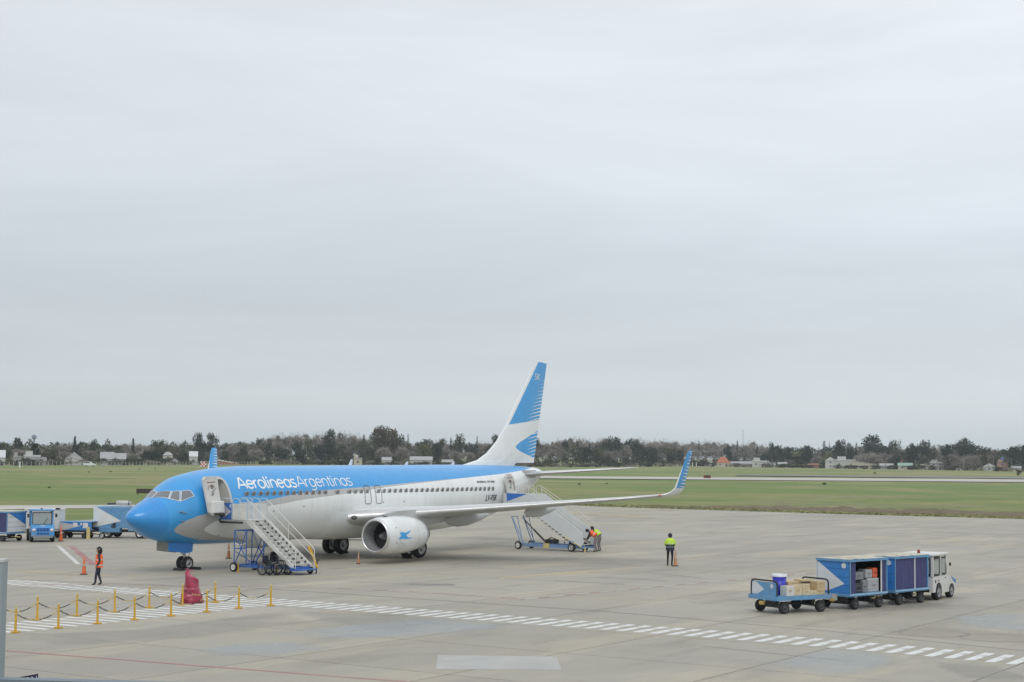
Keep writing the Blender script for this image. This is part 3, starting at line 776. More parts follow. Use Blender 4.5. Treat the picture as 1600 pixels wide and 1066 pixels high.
def open_door(x0, x1, z0, z1, y0, lean):
    """door panel swung out forward of its opening, inner face outwards"""
    mb = MB(); N, Mx = 12, 6; P = []
    for s_ in (0, 1):
        for i in range(N + 1):
            for j in range(Mx + 1):
                t_ = i / N; u = j / Mx; z_ = z1 + (z0 - z1) * t_
                # rounded corners
                e = min(t_, 1 - t_) * (z1 - z0); cut = 0.16 - sqrt(max(0, .16 ** 2 - (.16 - e) ** 2)) if e < .16 else 0
                xx = x0 + cut + (x1 - x0 - 2 * cut) * u
                P.append((xx, y0 - lean * t_ ** 1.7 + 0.10 * s_ + 0.10 * (2 * t_ - 1) ** 2 * s_, z_))
    W_ = Mx + 1; T = (N + 1) * W_; F = []
    for i in range(N):
        for j in range(Mx): a = i * W_ + j; F += [(a, a + 1, a + W_ + 1, a + W_), (T + a, T + a + W_, T + a + W_ + 1, T + a + 1)]
        F += [(i * W_, (i + 1) * W_, T + (i + 1) * W_, T + i * W_), (i * W_ + Mx, T + i * W_ + Mx, T + (i + 1) * W_ + Mx, (i + 1) * W_ + Mx)]
    for j in range(Mx): F += [(j, T + j, T + j + 1, j + 1), (N * W_ + j, N * W_ + j + 1, T + N * W_ + j + 1, T + N * W_ + j)]
    mb.add(P, F, 0, False); d = mb.build('passenger_door', mat('door_inner_white', (0.56, 0.56, 0.53), 0.45, var=0.04), plane)
    yy = lambda z_: y0 - lean * ((z1 - z_) / (z1 - z0)) ** 1.7
    w = x1 - x0; cx = (x0 + x1) / 2; zc = z0 + (z1 - z0) * .58
    mb = MB().lathe([(0, .085), (.03, .085), (.035, .06)], (cx + .02, yy(zc + .28), zc + .28), (0, -1, 0), 14); mb.build('door_window', BLACK, d)
    mb = MB(); mb.box((cx, yy(zc + .02) - .05, zc + .02), (.06, .03, .34), rot=(0, .5, 0)); mb.cyl((cx, yy(zc), zc - .06), (cx, yy(zc) - .06, zc - .06), .06); mb.build('door_handle', MIDGREY, d)
    mb = MB(); ribbon(mb, [(cx + .3 * cos(radians(a)), zc + .05 + .34 * sin(radians(a))) for a in range(20, 165, 12)], .03, lambda a, b_: (a, yy(b_) - .012, b_)); mb.build('handle_arc', mat('dark_red', (.25, .05, .05)), d, recalc=False)
    mb = MB(); ribbon(mb, [(cx - .3, zc + .52), (cx + .3, zc + .54)], .035, lambda a, b_: (a, yy(b_) - .012, b_)); mb.build('warning_strip', mat('dark_red', (.25, .05, .05)), d, recalc=False)
    mb = MB().rbox((cx + .02, yy(z0 + .42) - .10, z0 + .40), (w * .86, .24, .62), .06, rot=(-.12, 0, 0)); mb.build('slide_pack', mat('slide_cover', (.66, .66, .64), .5, var=.04), d)
    mb = MB().box((cx + .03, yy(z0 + .07) - .10, z0 + .06), (w * .6, .16, .07)); mb.box((cx + .28, yy(z0) - .02, z0 - .04), (.18, .2, .09)); mb.build('girt_bar', BLACK, d)
    MB().cyl((x1 - .05, y0 + .02, z1 - .5), (x1 + .35, y0 + .35, z1 - .5), .03).build('hinge_arm', STEEL, d); MB().cyl((x1 - .05, y0 - .2, z0 + .7), (x1 + .3, y0 + .1, z0 + .7), .04).build('hinge_arm', STEEL, d)
    return d


open_door(3.45, 4.45, 2.80, 4.72, -1.72, .55)
open_door(31.15, 31.92, 2.92, 4.72, -1.72, .30)

# cabin windows
wm = MB()
P = rrect(-.165, .165, -.235, .235, .14, 4); Q = rrect(-.125, .125, -.195, .195, .11, 4)
n = len(P); wm.add([(u, 0.0, v) for u, v in P] + [(u, -.006, v) for u, v in Q], [(i, (i + 1) % n, n + (i + 1) % n, n + i) for i in range(n)], 0)
wm.add([(u, -.002, v) for u, v in Q], [tuple(range(n))[::-1]], 1)
wme = wm.mesh('cabin_window', [TRIM, glass_mat('cabin_window_pane', (0.21, 0.205, 0.205), 0.3)])
WX = [i for i in range(13)] + [14, 16, 17, 18, 19] + list(range(21, 45))
for i in WX:
    x = 6.509 + .527 * i; z_ = 3.735
    for sd in (-1, 1):
        p = fside(x, z_, .008, sd); q = fside(x, z_ + .1, .008, sd); tilt = atan2(-(q.y - p.y) * sd, .1)
        ww = FW(x + .3) - FW(x - .3)
        o = link('cabin_window', wme, plane, p, (tilt * 1.0 if sd < 0 else -tilt, 0, atan2(-ww, .6) * -sd if sd < 0 else pi + atan2(ww, .6) * -1))
# overwing exits
for x0, x1 in ((16.32, 16.86), (17.33, 17.87)):
    mb = MB(); ribbon(mb, rrect(x0, x1, 3.12, 4.13, .14), .035, lambda a, b_: fside(a, b_, .016), True)
    mb.build('overwing_exit', mat('exit_outline', (.09, .10, .12)), plane, recalc=False)
mb = MB(); ribbon(mb, rrect(29.0, 30.1, 2.0, 2.6, .08), .02, lambda a, b_: fside(a, b_, .014), True)
mb.build('cargo_hatch_line', mat('hatch_line', (.30, .31, .31)), fus, recalc=False)
# cockpit glazing
FRM = mat('windshield_frame', (.68, .70, .71), .4, .1)


def patch(c4, off, inset=0.0, n=5):
    C4 = [Vector(v) for v in c4]; cen = sum(C4, Vector()) / 4; C4 = [v + (cen - v) * inset for v in C4]; V = []
    for i in range(n + 1):
        for j in range(n + 1):
            a, b_ = i / n, j / n; p = (C4[0] * (1 - a) + C4[1] * a) * (1 - b_) + (C4[3] * (1 - a) + C4[2] * a) * b_
            V.append(p)
    return V, [(i * (n + 1) + j, i * (n + 1) + j + 1, (i + 1) * (n + 1) + j + 1, (i + 1) * (n + 1) + j) for i in range(n) for j in range(n)]


def snap(p, off):
    # push a point out to the skin along the local section
    zt, zb, w = FT(p.x), FB(p.x), FW(p.x); c, hh = (zt + zb) / 2, (zt - zb) / 2
    th = atan2(abs(p.y) / w, (p.z - c) / hh); s_ = -1 if p.y < 0 else 1
    q = Vector((p.x, s_ * w * sin(th), c + hh * cos(th)))
    nrm = Vector((-.55, s_ * sin(th), .25 + max(0, cos(th)))).normalized()
    return q + nrm * off


WS = [[(1.60, -.03, 3.67), (1.99, -.03, 3.97), (2.27, -.66, 3.98), (1.95, -.80, 3.64)],
      [(1.98, -.86, 3.63), (2.31, -.73, 3.98), (2.56, -.96, 3.99), (2.29, -1.20, 3.51)],
      [(2.35, -1.24, 3.51), (2.62, -1.0, 3.99), (3.02, -1.2, 4.01), (3.1, -1.42, 3.76)]]
for w4 in WS:
    for sd in (1, -1):
        q4 = [(a, b_ * sd, c_) for a, b_, c_ in w4]
        V, F = patch(q4, 0, -.09); f_ = MB().add([snap(v, .012) for v in V], F, 0, True).build('cockpit_window', FRM, fus, recalc=False)
        V, F = patch(q4, 0, .06); MB().add([snap(v, .026) for v in V], F, 0, True).build('windshield_pane', glass_mat('cockpit_glass', (0.19, 0.20, 0.215), 0.06), f_, recalc=False)
# small things on the nose
mb = MB()
for x, z_ in ((2.25, 3.0), (2.45, 2.95), (2.35, 2.55)):
    p = fside(x, z_); mb.box(p, (.2, .14, .03)); mb.cyl(p + Vector((-.1, -.08, 0)), p + Vector((-.25, -.08, 0)), .015)
mb.build('pitot_probe', MIDGREY, fus)
mb = MB()
for x, z_ in ((3.5, 2.05), (8.6, 2.9), (11.0, 3.1), (5.1, 1.75), (18.0, 3.2), (20, 3.2)): p = fside(x, z_, .004); mb.box(p, (.12, .03, .05))
mb.build('static_port', MIDGREY, fus)
mb = MB()
for k in range(6): p = fside(4.35 - .02 * k, 4.0 - k * .14, .006); mb.box(p, (.05, .01, .05))
mb.build('door_marking', PW, fus)
for x, hgt in ((17.1, .34), (22.5, .2), (27.4, .2)):
    MB().prism([(x, FT(x) - .02), (x + .35, FT(x) - .02), (x + .38, FT(x) + hgt), (x + .25, FT(x) + hgt)], 1, -.015, .015).build('blade_antenna', WHITE_C, fus)
MB().prism([(9.6, 1.25), (9.95, 1.25), (9.9, 1.0), (9.8, 1.0)], 1, -.015, .015).build('blade_antenna', WHITE_C, fus)
# satellite dome
# ---- company lettering on the side, drawn as pen strokes


def arc(cx, cy, rx, ry, a0, a1, n=10): return [(cx + rx * cos(radians(a0 + (a1 - a0) * k / n)), cy + ry * sin(radians(a0 + (a1 - a0) * k / n))) for k in range(n + 1)]


GL = {'A': (1.15, [[(0, 0), (.5, 1.38), (.62, 1.38), (1.1, 0)], [(.22, .42), (.93, .42)]]),
      'e': (.92, [[(.06, .52), (.8, .52)] + arc(.43, .5, .38, .5, 5, 320, 16)]),
      'r': (.55, [[(.06, 0), (.06, 1)], arc(.42, .55, .35, .42, 175, 80, 6)]),
      'o': (.98, [arc(.45, .5, .4, .5, 0, 360, 20)]),
      'l': (.34, [[(.06, 1.5), (.06, .2), (.16, .02), (.26, 0)]]),
      'í': (.30, [[(.06, 0), (.06, 1)], [(.04, 1.2), (.2, 1.46)]]),
      'i': (.30, [[(.06, 0), (.06, 1)], [(.06, 1.22), (.06, 1.4)]]),
      'n': (.90, [[(.06, 0), (.06, 1)], [(.06, .6)] + arc(.40, .62, .34, .38, 180, 0, 9) + [(.74, 0)]]),
      'a': (.95, [arc(.42, .5, .37, .5, 20, 340, 16), [(.79, 1), (.79, 0)]]),
      's': (.78, [[(.64, .92), (.4, 1), (.18, .97), (.06, .8), (.12, .6), (.36, .5), (.58, .4), (.64, .2), (.5, .03), (.28, 0), (.04, .08)]]),
      'g': (.95, [arc(.42, .5, .37, .5, 20, 340, 16), [(.79, 1), (.79, -.15), (.62, -.38), (.38, -.42), (.12, -.34)]]),
      't': (.62, [[(.22, 1.35), (.22, .2), (.34, .02), (.54, .02)], [(0, .97), (.5, .97)]])}


def wordmark(name, word, x0, x1, zb0, zb1, h, w):
    tot = sum(GL[c][0] for c in word) - .12; s_ = (x1 - x0) / tot; x = x0; mb = MB(); k = 0
    for ch in word:
        adv, strokes = GL[ch]
        for stx in strokes:
            k += 1; off = .004 + .0009 * (k % 3)
            ribbon(mb, [(x + u * s_, v * h) for u, v in stx], w, lambda a, v, off=off: farc(a, v, zb0 + (zb1 - zb0) * (a - 6) / 9.5, off))
        x += adv * s_
    return mb.build(name, mat('lettering_white', (.80, .82, .83), .35, var=.02), fus, recalc=False)


wordmark('lettering', 'Aerolíneas', 6.10, 10.66, 4.10, 4.17, .47, .097)
wordmark('lettering', 'Argentinas', 10.76, 15.45, 4.10, 4.17, .47, .062)
BLK = mat('registration_black', (.03, .03, .035), .5)
lettering('registration', 'LV-FSK', .52, BLK, lambda u, v: fside(28.75 + u, 3.08 + v, .02), fus, .2, .95, .006)
lettering('type_lettering', 'BOEING 737-800', .17, BLK, lambda u, v: fside(27.95 + u, 4.2 + v, .015), fus, .2, 1.75, .004)

# ---- wings
AF = [(0, 0), (.008, .17), (.03, .30), (.08, .43), (.18, .54), (.32, .58), (.5, .50), (.7, .33), (.88, .13), (1, .01), (1, -.01), (.88, -.08), (.7, -.20), (.5, -.35), (.32, -.42), (.18, -.40), (.08, -.32), (.03, -.2), (.008, -.11)]


def loft(secs, cut=None):
    """secs: (LE point, chord, thickness, up vector, incidence)"""
    V = []; N = len(AF)
    for le, ch, th, up, inc in secs:
        le = Vector(le); up = Vector(up).normalized(); cd = Vector((cos(inc), 0, 0)) - up * sin(inc)
        for u, v in AF: V.append(le + cd * u * ch + up * v * th * ch)
    F, MI = [], []
    for i in range(len(secs) - 1):
        for k in range(N): j = (k + 1) % N; F.append((i * N + k, i * N + j, (i + 1) * N + j, (i + 1) * N + k)); MI.append(1 if (k < 3 or k >= N - 2) else (2 if k >= 9 else 0))
    F += [tuple(range(N))[::-1], tuple((len(secs) - 1) * N + k for k in range(N))]; MI += [0, 0]
    return V, F, MI


WSEC = [(0.9, 14.2, 8.7, 2.20, .13), (1.9, 14.85, 7.75, 2.36, .13), (2.6, 15.5, 7.15, 2.44, .125), (4.0, 16.35, 6.35, 2.58, .12), (5.6, 17.2, 5.5, 2.72, .115), (6.2, 17.53, 5.25, 2.78, .11), (9, 19.07, 4.2, 3.03, .105), (12, 20.72, 3.15, 3.31, .10), (15, 22.36, 2.15, 3.59, .10), (16.9, 23.4, 1.62, 3.80, .10)]
for sd in (-1, 1):
    V, F, MI = loft([((x, sd * y, z_), c_, th, (0, 0, 1), .015) for y, x, c_, z_, th in WSEC])
    mb = MB(); mb.add(V, F, 0, True); mb.mi = MI; mb.sm = [True] * (len(F) - 2) + [False] * 2
    wing = mb.build('wing', [WINGW, SLATM, WINGG], plane)
    ws = [((23.40, sd * 16.9, 3.80), 1.62, .10, (0, 0, 1)), ((23.55, sd * 17.15, 3.86), 1.5, .10, (0, -sd * .3, 1)), ((23.75, sd * 17.38, 4.0), 1.33, .095, (0, -sd * .8, 1)), ((23.93, sd * 17.52, 4.22), 1.14, .09, (0, -sd * 1.5, .8)),
          ((24.12, sd * 17.62, 4.7), .98, .085, (0, -sd, .2)), ((24.50, sd * 17.80, 5.6), .74, .08, (0, -sd, .2)), ((24.74, sd * 17.91, 6.18), .56, .08, (0, -sd, .2)), ((24.86, sd * 17.93, 6.27), .42, .06, (0, -sd, .2))]
    V, F, MI = loft([(a, b_, c_, d, 0) for a, b_, c_, d in ws]); mb = MB(); mb.add(V, F, 0, True); mb.build('winglet', M_WLET, wing)
    for y in (5.0, 9.4):
        i = next(k for k in range(len(WSEC) - 1) if WSEC[k][0] <= y <= WSEC[k + 1][0]); a, b_ = WSEC[i], WSEC[i + 1]; f = (y - a[0]) / (b_[0] - a[0])
        le = a[1] + (b_[1] - a[1]) * f; ch = a[2] + (b_[2] - a[2]) * f; z_ = a[3] + (b_[3] - a[3]) * f; sc = ch / 5 + .25
        mb = MB(); mb.lathe([(0, .02), (.3 * sc, .14 * sc), (.9 * sc, .22 * sc), (1.7 * sc, .22 * sc), (2.6 * sc, .13 * sc), (3.3 * sc, .02)], (le + ch * .48, sd * y, z_ - .33 * sc), (1, 0, .03), 12, 0)
        for q, v in enumerate(mb.v): mb.v[q] = (v[0], sd * y + (v[1] - sd * y) * .75, z_ - .33 * sc + (v[2] - z_ + .33 * sc) * 1.5)
        mb.build('flap_track_fairing', WINGG, wing)
    # flap and aileron split line
    mb = MB()
    for (y0, x0, c0, z0, t0), (y1, x1, c1, z1, t1) in zip(WSEC[1:], WSEC[2:]):
        mb.add([(x0 + c0 * .74, sd * y0, z0 + c0 * t0 * .30), (x0 + c0 * .745, sd * y0, z0 + c0 * t0 * .30), (x1 + c1 * .745, sd * y1, z1 + c1 * t1 * .30), (x1 + c1 * .74, sd * y1, z1 + c1 * t1 * .30)], [(0, 1, 2, 3)])
    mb.build('flap_gap', MIDGREY, wing, recalc=False)
    p = Vector((14.95, sd * 2.05, 2.38)); MB().ball(p + Vector((.12, sd * .05, .02)), .14, 8, 0, (1.5, 1.3, .9)).build('landing_light', glass_mat('lamp_glass', (.12, .12, .13)), wing)
    MB().ball((23.35, sd * 16.9, 3.80), .06, 6, 0, (2, 1, .8)).build('navigation_light', mat('nav_red', (.6, .12, .06)) if sd < 0 else mat('nav_green', (.05, .4, .1)), wing)
    # engine
    ey, ez, ex = sd * 4.83, 1.50, 13.38
    prof = [(.16, .965), (.5, 1.025), (1.0, 1.065), (1.7, 1.085), (2.5, 1.06), (3.05, .985), (3.6, .875), (3.95, .79), (3.94, .77), (3.4, .74)]
    eng = MB().lathe(prof, (ex, ey, ez), (1, 0, 0), 48, 0, .94).build('engine', mat('nacelle_white', (.80, .82, .82), .3, var=.035, scale=1.2, coat=.4, dirt=((.45, .44, .42), .35)), plane)
    MB().lathe([(.16, .966), (.07, .935), (.02, .90), (0, .868), (.015, .84), (.06, .815), (.13, .80), (.25, .788)], (ex, ey, ez), (1, 0, 0), 48, 0, .94).build('inlet_lip', LIP, eng)
    MB().lathe([(.25, .788), (.6, .775), (1.0, .79)], (ex, ey, ez), (1, 0, 0), 48, 0, .94).build('inlet_duct', mat('inlet_grey', (.30, .305, .31), .5), eng)
    mb = MB(); mb.lathe([(1.02, .79), (1.04, .2)], (ex, ey, ez), (1, 0, 0), 32, 0)
    for k in range(24):
        a = 2 * pi * k / 24; R = Matrix.Rotation(a, 3, 'X'); O = Vector((ex + .93, ey, ez))
        mb.add([O + R @ Vector(v) for v in ((0, -.03, .22), (.10, .05, .22), (.10, .16, .765), (-.02, 0, .765))], [(0, 1, 2, 3)], 1)
    mb.build('fan', [BLACK, DARK], eng)
    MB().lathe([(.45, 0.0), (.52, .07), (.7, .16), (.95, .23)], (ex, ey, ez), (1, 0, 0), 20, 0).build('spinner', MIDGREY, eng)
    MB().lathe([(3.3, .62), (4.0, .55), (4.6, .40), (4.58, .37), (4.2, .36)], (ex, ey, ez + .02), (1, 0, 0), 28, 0).build('core_nozzle', STEEL, eng)
    MB().lathe([(4.15, .3), (4.5, .2), (4.8, .02)], (ex, ey, ez + .02), (1, 0, 0), 20, 0).build('exhaust_plug', MIDGREY, eng)
    mb = MB(); a = [(13.95, 2.64), (15.2, 2.82), (16.7, 2.86), (19.5, 2.75), (21.8, 2.55), (20.6, 2.2), (17.5, 1.9), (15.0, 2.45)]
    n = len(a); mb.add([(x, ey - .16, z_) for x, z_ in a] + [(x, ey + .16, z_) for x, z_ in a], [tuple(range(n)), tuple(range(n, 2 * n))] + [(i, (i + 1) % n, n + (i + 1) % n, n + i) for i in range(n)])
    mb.build('engine_pylon', WINGG, plane)

    def nac(x, v, off=.006):     # point on the outboard side of the nacelle, v metres above its axis
        t_ = x - ex; r = 1.085
        for (a0, r0), (a1, r1) in zip(prof, prof[1:8]):
            if a0 <= t_ <= a1: r = r0 + (r1 - r0) * (t_ - a0) / (a1 - a0)
        r += off; an = v / r
        return (x, ey + sd * r * cos(an), ez + r * sin(an))
    bird = [(13.93, .0), (14.25, .27), (14.1, .47), (14.45, .52), (14.75, .44), (15.4, .62), (15.15, .42), (14.98, .36), (14.8, .30), (15.0, .12), (15.55, .1), (15.25, .03), (14.6, .02), (14.2, .05)]
    bird = [(14.72 + (x - 14.7) * .78, (v - .28) * .78 + .06) for x, v in bird]
    # triangulated fan strips so the emblem follows the curve
    tri = [(0, 1, 13), (1, 13, 12), (1, 2, 3), (1, 3, 4), (1, 4, 8), (4, 5, 6), (4, 6, 7), (4, 7, 8), (1, 8, 12), (8, 9, 12), (9, 12, 11), (9, 10, 11)]
    MB().add([nac(x, v, .012) for x, v in bird], tri).build('bird_emblem', mat('emblem_blue', (.05, .36, .75), .35), eng, recalc=False)
    mb = MB()
    for x in (14.35, 16.05): q_ = MB(); ribbon(q_, [(x, -1.2 + .2 * k) for k in range(13)], .014, lambda a, b_: nac(a, b_, .004)); q_.build('cowl_joint', mat('seam_grey', (.33, .34, .34)), eng, recalc=False)
    ribbon(mb, [(14.9, -.35), (14.6, -.75), (14.45, -.8)], .02, lambda a, b_: nac(a, b_, .004)); mb.build('cowl_vent', mat('seam_grey', (.33, .34, .34)), eng, recalc=False)
    for x, v in ((14.05, .5), (14.05, -.35), (14.5, -.38), (16.6, .1)): mb = MB(); ribbon(mb, [(x, v), (x + .1, v)], .07, lambda a, b_: nac(a, b_, .005)); mb.build('cowl_latch', mat('seam_grey', (.33, .34, .34)), eng, recalc=False)

# belly fairing
mb = MB(); NX, NA = 26, 24
for i in range(NX + 1):
    u = i / NX; x = 13.3 + 10.0 * u; k = sin(pi * u) ** .55 if 0 < u < 1 else 0
    for j in range(NA + 1):
        a = -1.0 + 2.0 * j / NA; ang = a * radians(76)   # measured from straight down
        c_, hh, w = 3.25, 2.03, FW(x)
        y, z_ = (w + .02 + .30 * k * sin(min(1, abs(a)) * pi) ** 1 * 1.2) * sin(ang), c_ - (hh + .16 * k) * cos(ang)
        z_ = max(z_, 1.10)
        mb.v.append((x, y * (1 if k > 0 else .97), z_ if k > 0 else z_ + .04))
for i in range(NX):
    for j in range(NA): a = i * (NA + 1) + j; mb.f.append([a, a + 1, a + NA + 2, a + NA + 1]); mb.mi.append(0); mb.sm.append(True)
mb.build('belly_fairing', mat('fairing_white', (.74, .76, .75), .4, var=.05, scale=1.2, coat=.1, dirt=((.3, .29, .27), .4)), fus)

# ---- tail fin and stabilisers
FL = [(28.6, 5.30), (30.3, 5.62), (31.4, 6.08), (32.5, 6.84), (33.66, 7.96), (34.45, 8.97), (37.3, 12.28)]


def fin_le(z_):
    for (a, z0), (b_, z1) in zip(FL, FL[1:]):
        if z_ <= z1: return a + (b_ - a) * (z_ - z0) / (z1 - z0)
    return FL[-1][0]


def fin_te(z_): return 37.10 + (38.80 - 37.10) * (z_ - 5.08) / (12.34 - 5.08)


def fin_part(name, f0, f1, m_, parent, zs):
    V = []; prof = [(0, 0), (.02, .3), (.08, .55), (.2, .8), (.4, 1), (.6, .95), (.68, .82)] if f0 == 0 else [(f0, .78), (.85, .4), (1, .04)]
    for z_ in zs:
        le, te = fin_le(z_), fin_te(z_); ch = te - le; tt = min(.26, .045 * ch) * (1 if z_ < 12.2 else .5)
        ring = [(le + ch * u, -tt * v, z_) for u, v in prof] + [(le + ch * u, tt * v, z_) for u, v in prof[::-1]]
        V.append(ring)
    n = len(V[0]); mb = MB(); mb.add([p for r in V for p in r], [(i * n + k, i * n + (k + 1) % n, (i + 1) * n + (k + 1) % n, (i + 1) * n + k) for i in range(len(V) - 1) for k in range(n)], 0, False)
    mb.add(V[-1], [tuple(range(n))]); mb.add(V[0], [tuple(range(n))[::-1]])
    return mb.build(name, m_, parent)


zs = [5.30, 5.45, 5.62, 5.8, 6.08, 6.4, 6.84, 7.4, 7.96, 8.5, 8.97, 10, 11, 12.28, 12.34]
fin = fin_part('tail_fin', 0, .68, M_FIN, plane, [5.22] + zs); fin_part('rudder', .683, 1, M_FIN, fin, [5.45, 6, 7, 8, 9, 10, 11, 12.3])
for sd in (-1, 1):
    lettering('tail_lettering', 'SK', .62, mat('lettering_white', (.8, .82, .83)), lambda u, v, sd=sd: (37.05 + u if sd < 0 else 38.0 - u, sd * .108, 11.1 + v), fin, .1, 1.0)
    secs = [((34.55, sd * .45, 4.66), 3.75, .09, (0, 0, 1), 0), ((35.3, sd * 1.9, 4.79), 3.15, .09, (0, 0, 1), 0), ((38.0, sd * 7.0, 5.18), 1.05, .085, (0, 0, 1), 0), ((38.2, sd * 7.17, 5.20), .75, .05, (0, 0, 1), 0)]
    V, F, MI = loft(secs); mb = MB(); mb.add(V, F, 0, True); mb.mi = MI; hs = mb.build('horizontal_stabiliser', [WINGW, SLATM, WINGG], plane)
    mb = MB(); mb.box((35.4, sd * .78, 4.72), (1.6, .06, .5), 0); mb.build('stabiliser_plate', WINGG, fus)

# ---- landing gear
TYRE = [(-.5, .62), (-.5, .86), (-.42, .95), (-.2, 1.0), (.2, 1.0), (.42, .95), (.5, .86), (.5, .62)]


def wheel(parent, c, r, w, ax=(0, 1, 0), rim_m=None, hub=.60, n=22):
    mb = MB().lathe([(a * w, b_ * r) for a, b_ in TYRE], c, ax, n, 0); t_ = mb.build('wheel', RUBBER, parent)
    mb = MB().lathe([(-.5 * w, .62 * r), (-.38 * w, hub * r * .9), (-.34 * w, .25 * r), (-.5 * w, .2 * r), (-.5 * w, 0.001)], c, ax, n, 0)
    mb.lathe([(.5 * w, .62 * r), (.38 * w, hub * r * .9), (.34 * w, .25 * r), (.5 * w, .2 * r), (.5 * w, 0.001)], c, ax, n, 0)
    mb.build('rim', rim_m or STEEL, t_)
    return t_


ng = link('nose_gear', None, plane)
for y in (-.2, .2): wheel(ng, (4.02, y, .345), .345, .2)
MB().cyl((4.02, 0, .34), (3.95, 0, 1.5), .065).cyl((4.02, -.3, .345), (4.02, .3, .345), .04).cyl((4.0, 0, .7), (3.0, 0, 1.4), .035).build('gear_strut', WHITE, ng)
mb = MB().tube([(4.1, -.05, .6), (4.3, -.05, .75), (4.2, -.05, 1.1)], .015); mb.build('torque_link', STEEL, ng)
for y in (-.40, .40):
    mb = MB().prism([(2.45, 1.45), (4.15, 1.32), (4.12, .92), (3.75, .86), (2.45, 1.02)], 1, y - .02, y + .02); mb.build('gear_door', BLUE if y < 0 else mat('door_primer', (.22, .22, .2)), ng)
MB().add([(2.45, -.38, 1.03), (2.45, .38, 1.03), (2.45, .38, 1.5), (2.45, -.38, 1.5)], [(0, 1, 2, 3)]).build('gear_bay_wall', mat('door_primer', (.22, .22, .2)), ng, recalc=False)
for sd in (-1, 1):
    mg = link('main_gear', None, plane)
    for y in (-.43, .43): wheel(mg, (19.6, sd * 2.86 + y, .565), .565, .40, rim_m=mat('wheel_rim_grey', (.35, .35, .34), .4, .5))
    MB().cyl((19.6, sd * 2.86, .56), (19.5, sd * 3.0, 2.6), .12).cyl((19.6, sd * 2.86 - .5, .565), (19.6, sd * 2.86 + .5, .565), .08).cyl((19.6, sd * 2.86, 1.1), (19.5, sd * 1.2, 1.9), .06).build('gear_strut', WHITE, mg)
    MB().prism([(19.2, .95), (20.0, .95), (20.1, 2.3), (19.1, 2.3)], 1, sd * 3.42 - .02, sd * 3.42 + .02).build('gear_door', WHITE, mg)
# wheel chocks
def chock(x, y, rz, lab):
    o = MB().prism([(-.16, 0), (.16, 0), (.05, .13), (-.05, .13)], 1, -.28, .28).build('wheel_chock', BLACK, None, (x, y, .003), (0, 0, rz)); tag(o, lab, 'wheel chock')


chock(4.55, -.25, 0, 'black wheel chock on the tail side of the nose wheels'); chock(3.5, -.1, 0, 'black wheel chock in front of the nose wheels')
chock(18.85, -3.0, 0, 'black wheel chock ahead of the wheels behind the near engine'); chock(20.3, 2.8, 0, 'black wheel chock behind the far main wheels')
# ------------------------------------------------------------------ people

def figure(name, label, loc, rz, J, R, bones, mats, region, fingers=True):
    """one continuous skinned body; J joints, R radii, bones pairs; region(co) -> material index"""
    root = thing(name, label, 'person', loc, rz)
    me = bpy.data.meshes.new('body'); keys = list(J); idx = {k: i for i, k in enumerate(keys)}
    me.from_pydata([J[k] for k in keys], [(idx[a], idx[b_]) for a, b_ in bones], [])
    ob = bpy.data.objects.new('body', me); COL.objects.link(ob)
    sk = ob.modifiers.new('skin', 'SKIN'); sk.use_smooth_shade = True
    if not me.skin_vertices: bpy.context.view_layer.objects.active = ob
    for k in keys:
        d = me.skin_vertices[0].data[idx[k]]; r = R[k]; d.radius = (r, r) if isinstance(r, (int, float)) else r
        d.use_root = (k == 'pelvis')
    su = ob.modifiers.new('sub', 'SUBSURF'); su.levels = 2; su.render_levels = 2
    dg = bpy.context.evaluated_depsgraph_get(); dg.update(); m2 = bpy.data.meshes.new_from_object(ob.evaluated_get(dg))
    bpy.data.objects.remove(ob); mb = MB()
    mb.add([tuple(v.co) for v in m2.vertices], [tuple(p.vertices) for p in m2.polygons], 0, True)
    mb.mi = [region(p.center) for p in m2.polygons]
    skin = len(mats) - 1
    if fingers:
        for s_ in ('l', 'r'):
            w, h = Vector(J['wrist_' + s_]), Vector(J['hand_' + s_]); d = (h - w).normalized(); a = d.cross(Vector((1, 0, 0.2))).normalized()
            for k, (o_, L) in enumerate(((-.03, .065), (-.01, .078), (.01, .074), (.03, .058))):
                p = h + a * o_; q = p + d * L * .5; e = q + d * L * .35 + d.cross(a) * L * .25
                mb.cyl(p - d * .02, q, .0095, .0085, 6, skin); mb.cyl(q, e, .0085, .006, 6, skin)
            p = w + (h - w) * .4 + a * .035; mb.cyl(p, p + (d + a * .7).normalized() * .05, .011, .008, 6, skin)
    o = link('body', mb.mesh('body', mats), root)
    return root, o


def base_joints(h=1.72):
    k = h / 1.75
    J = {'pelvis': (0, 0, .98), 'waist': (0, 0, 1.12), 'chest': (.01, 0, 1.32), 'neckb': (0, 0, 1.45), 'neck': (.01, 0, 1.52), 'head': (.03, 0, 1.63), 'crown': (.02, 0, 1.70)}
    for s_, y in (('l', 1), ('r', -1)):
        J.update({'hip_' + s_: (0, .1 * y, .93), 'knee_' + s_: (.02, .12 * y, .50), 'ankle_' + s_: (-.02, .12 * y, .09), 'toe_' + s_: (.13, .14 * y, .05),
                  'sh_' + s_: (0, .18 * y, 1.42), 'elbow_' + s_: (-.03, .25 * y, 1.14), 'wrist_' + s_: (.06, .24 * y, .90), 'hand_' + s_: (.09, .235 * y, .82)})
    return {a: tuple(c * k for c in b_) for a, b_ in J.items()}


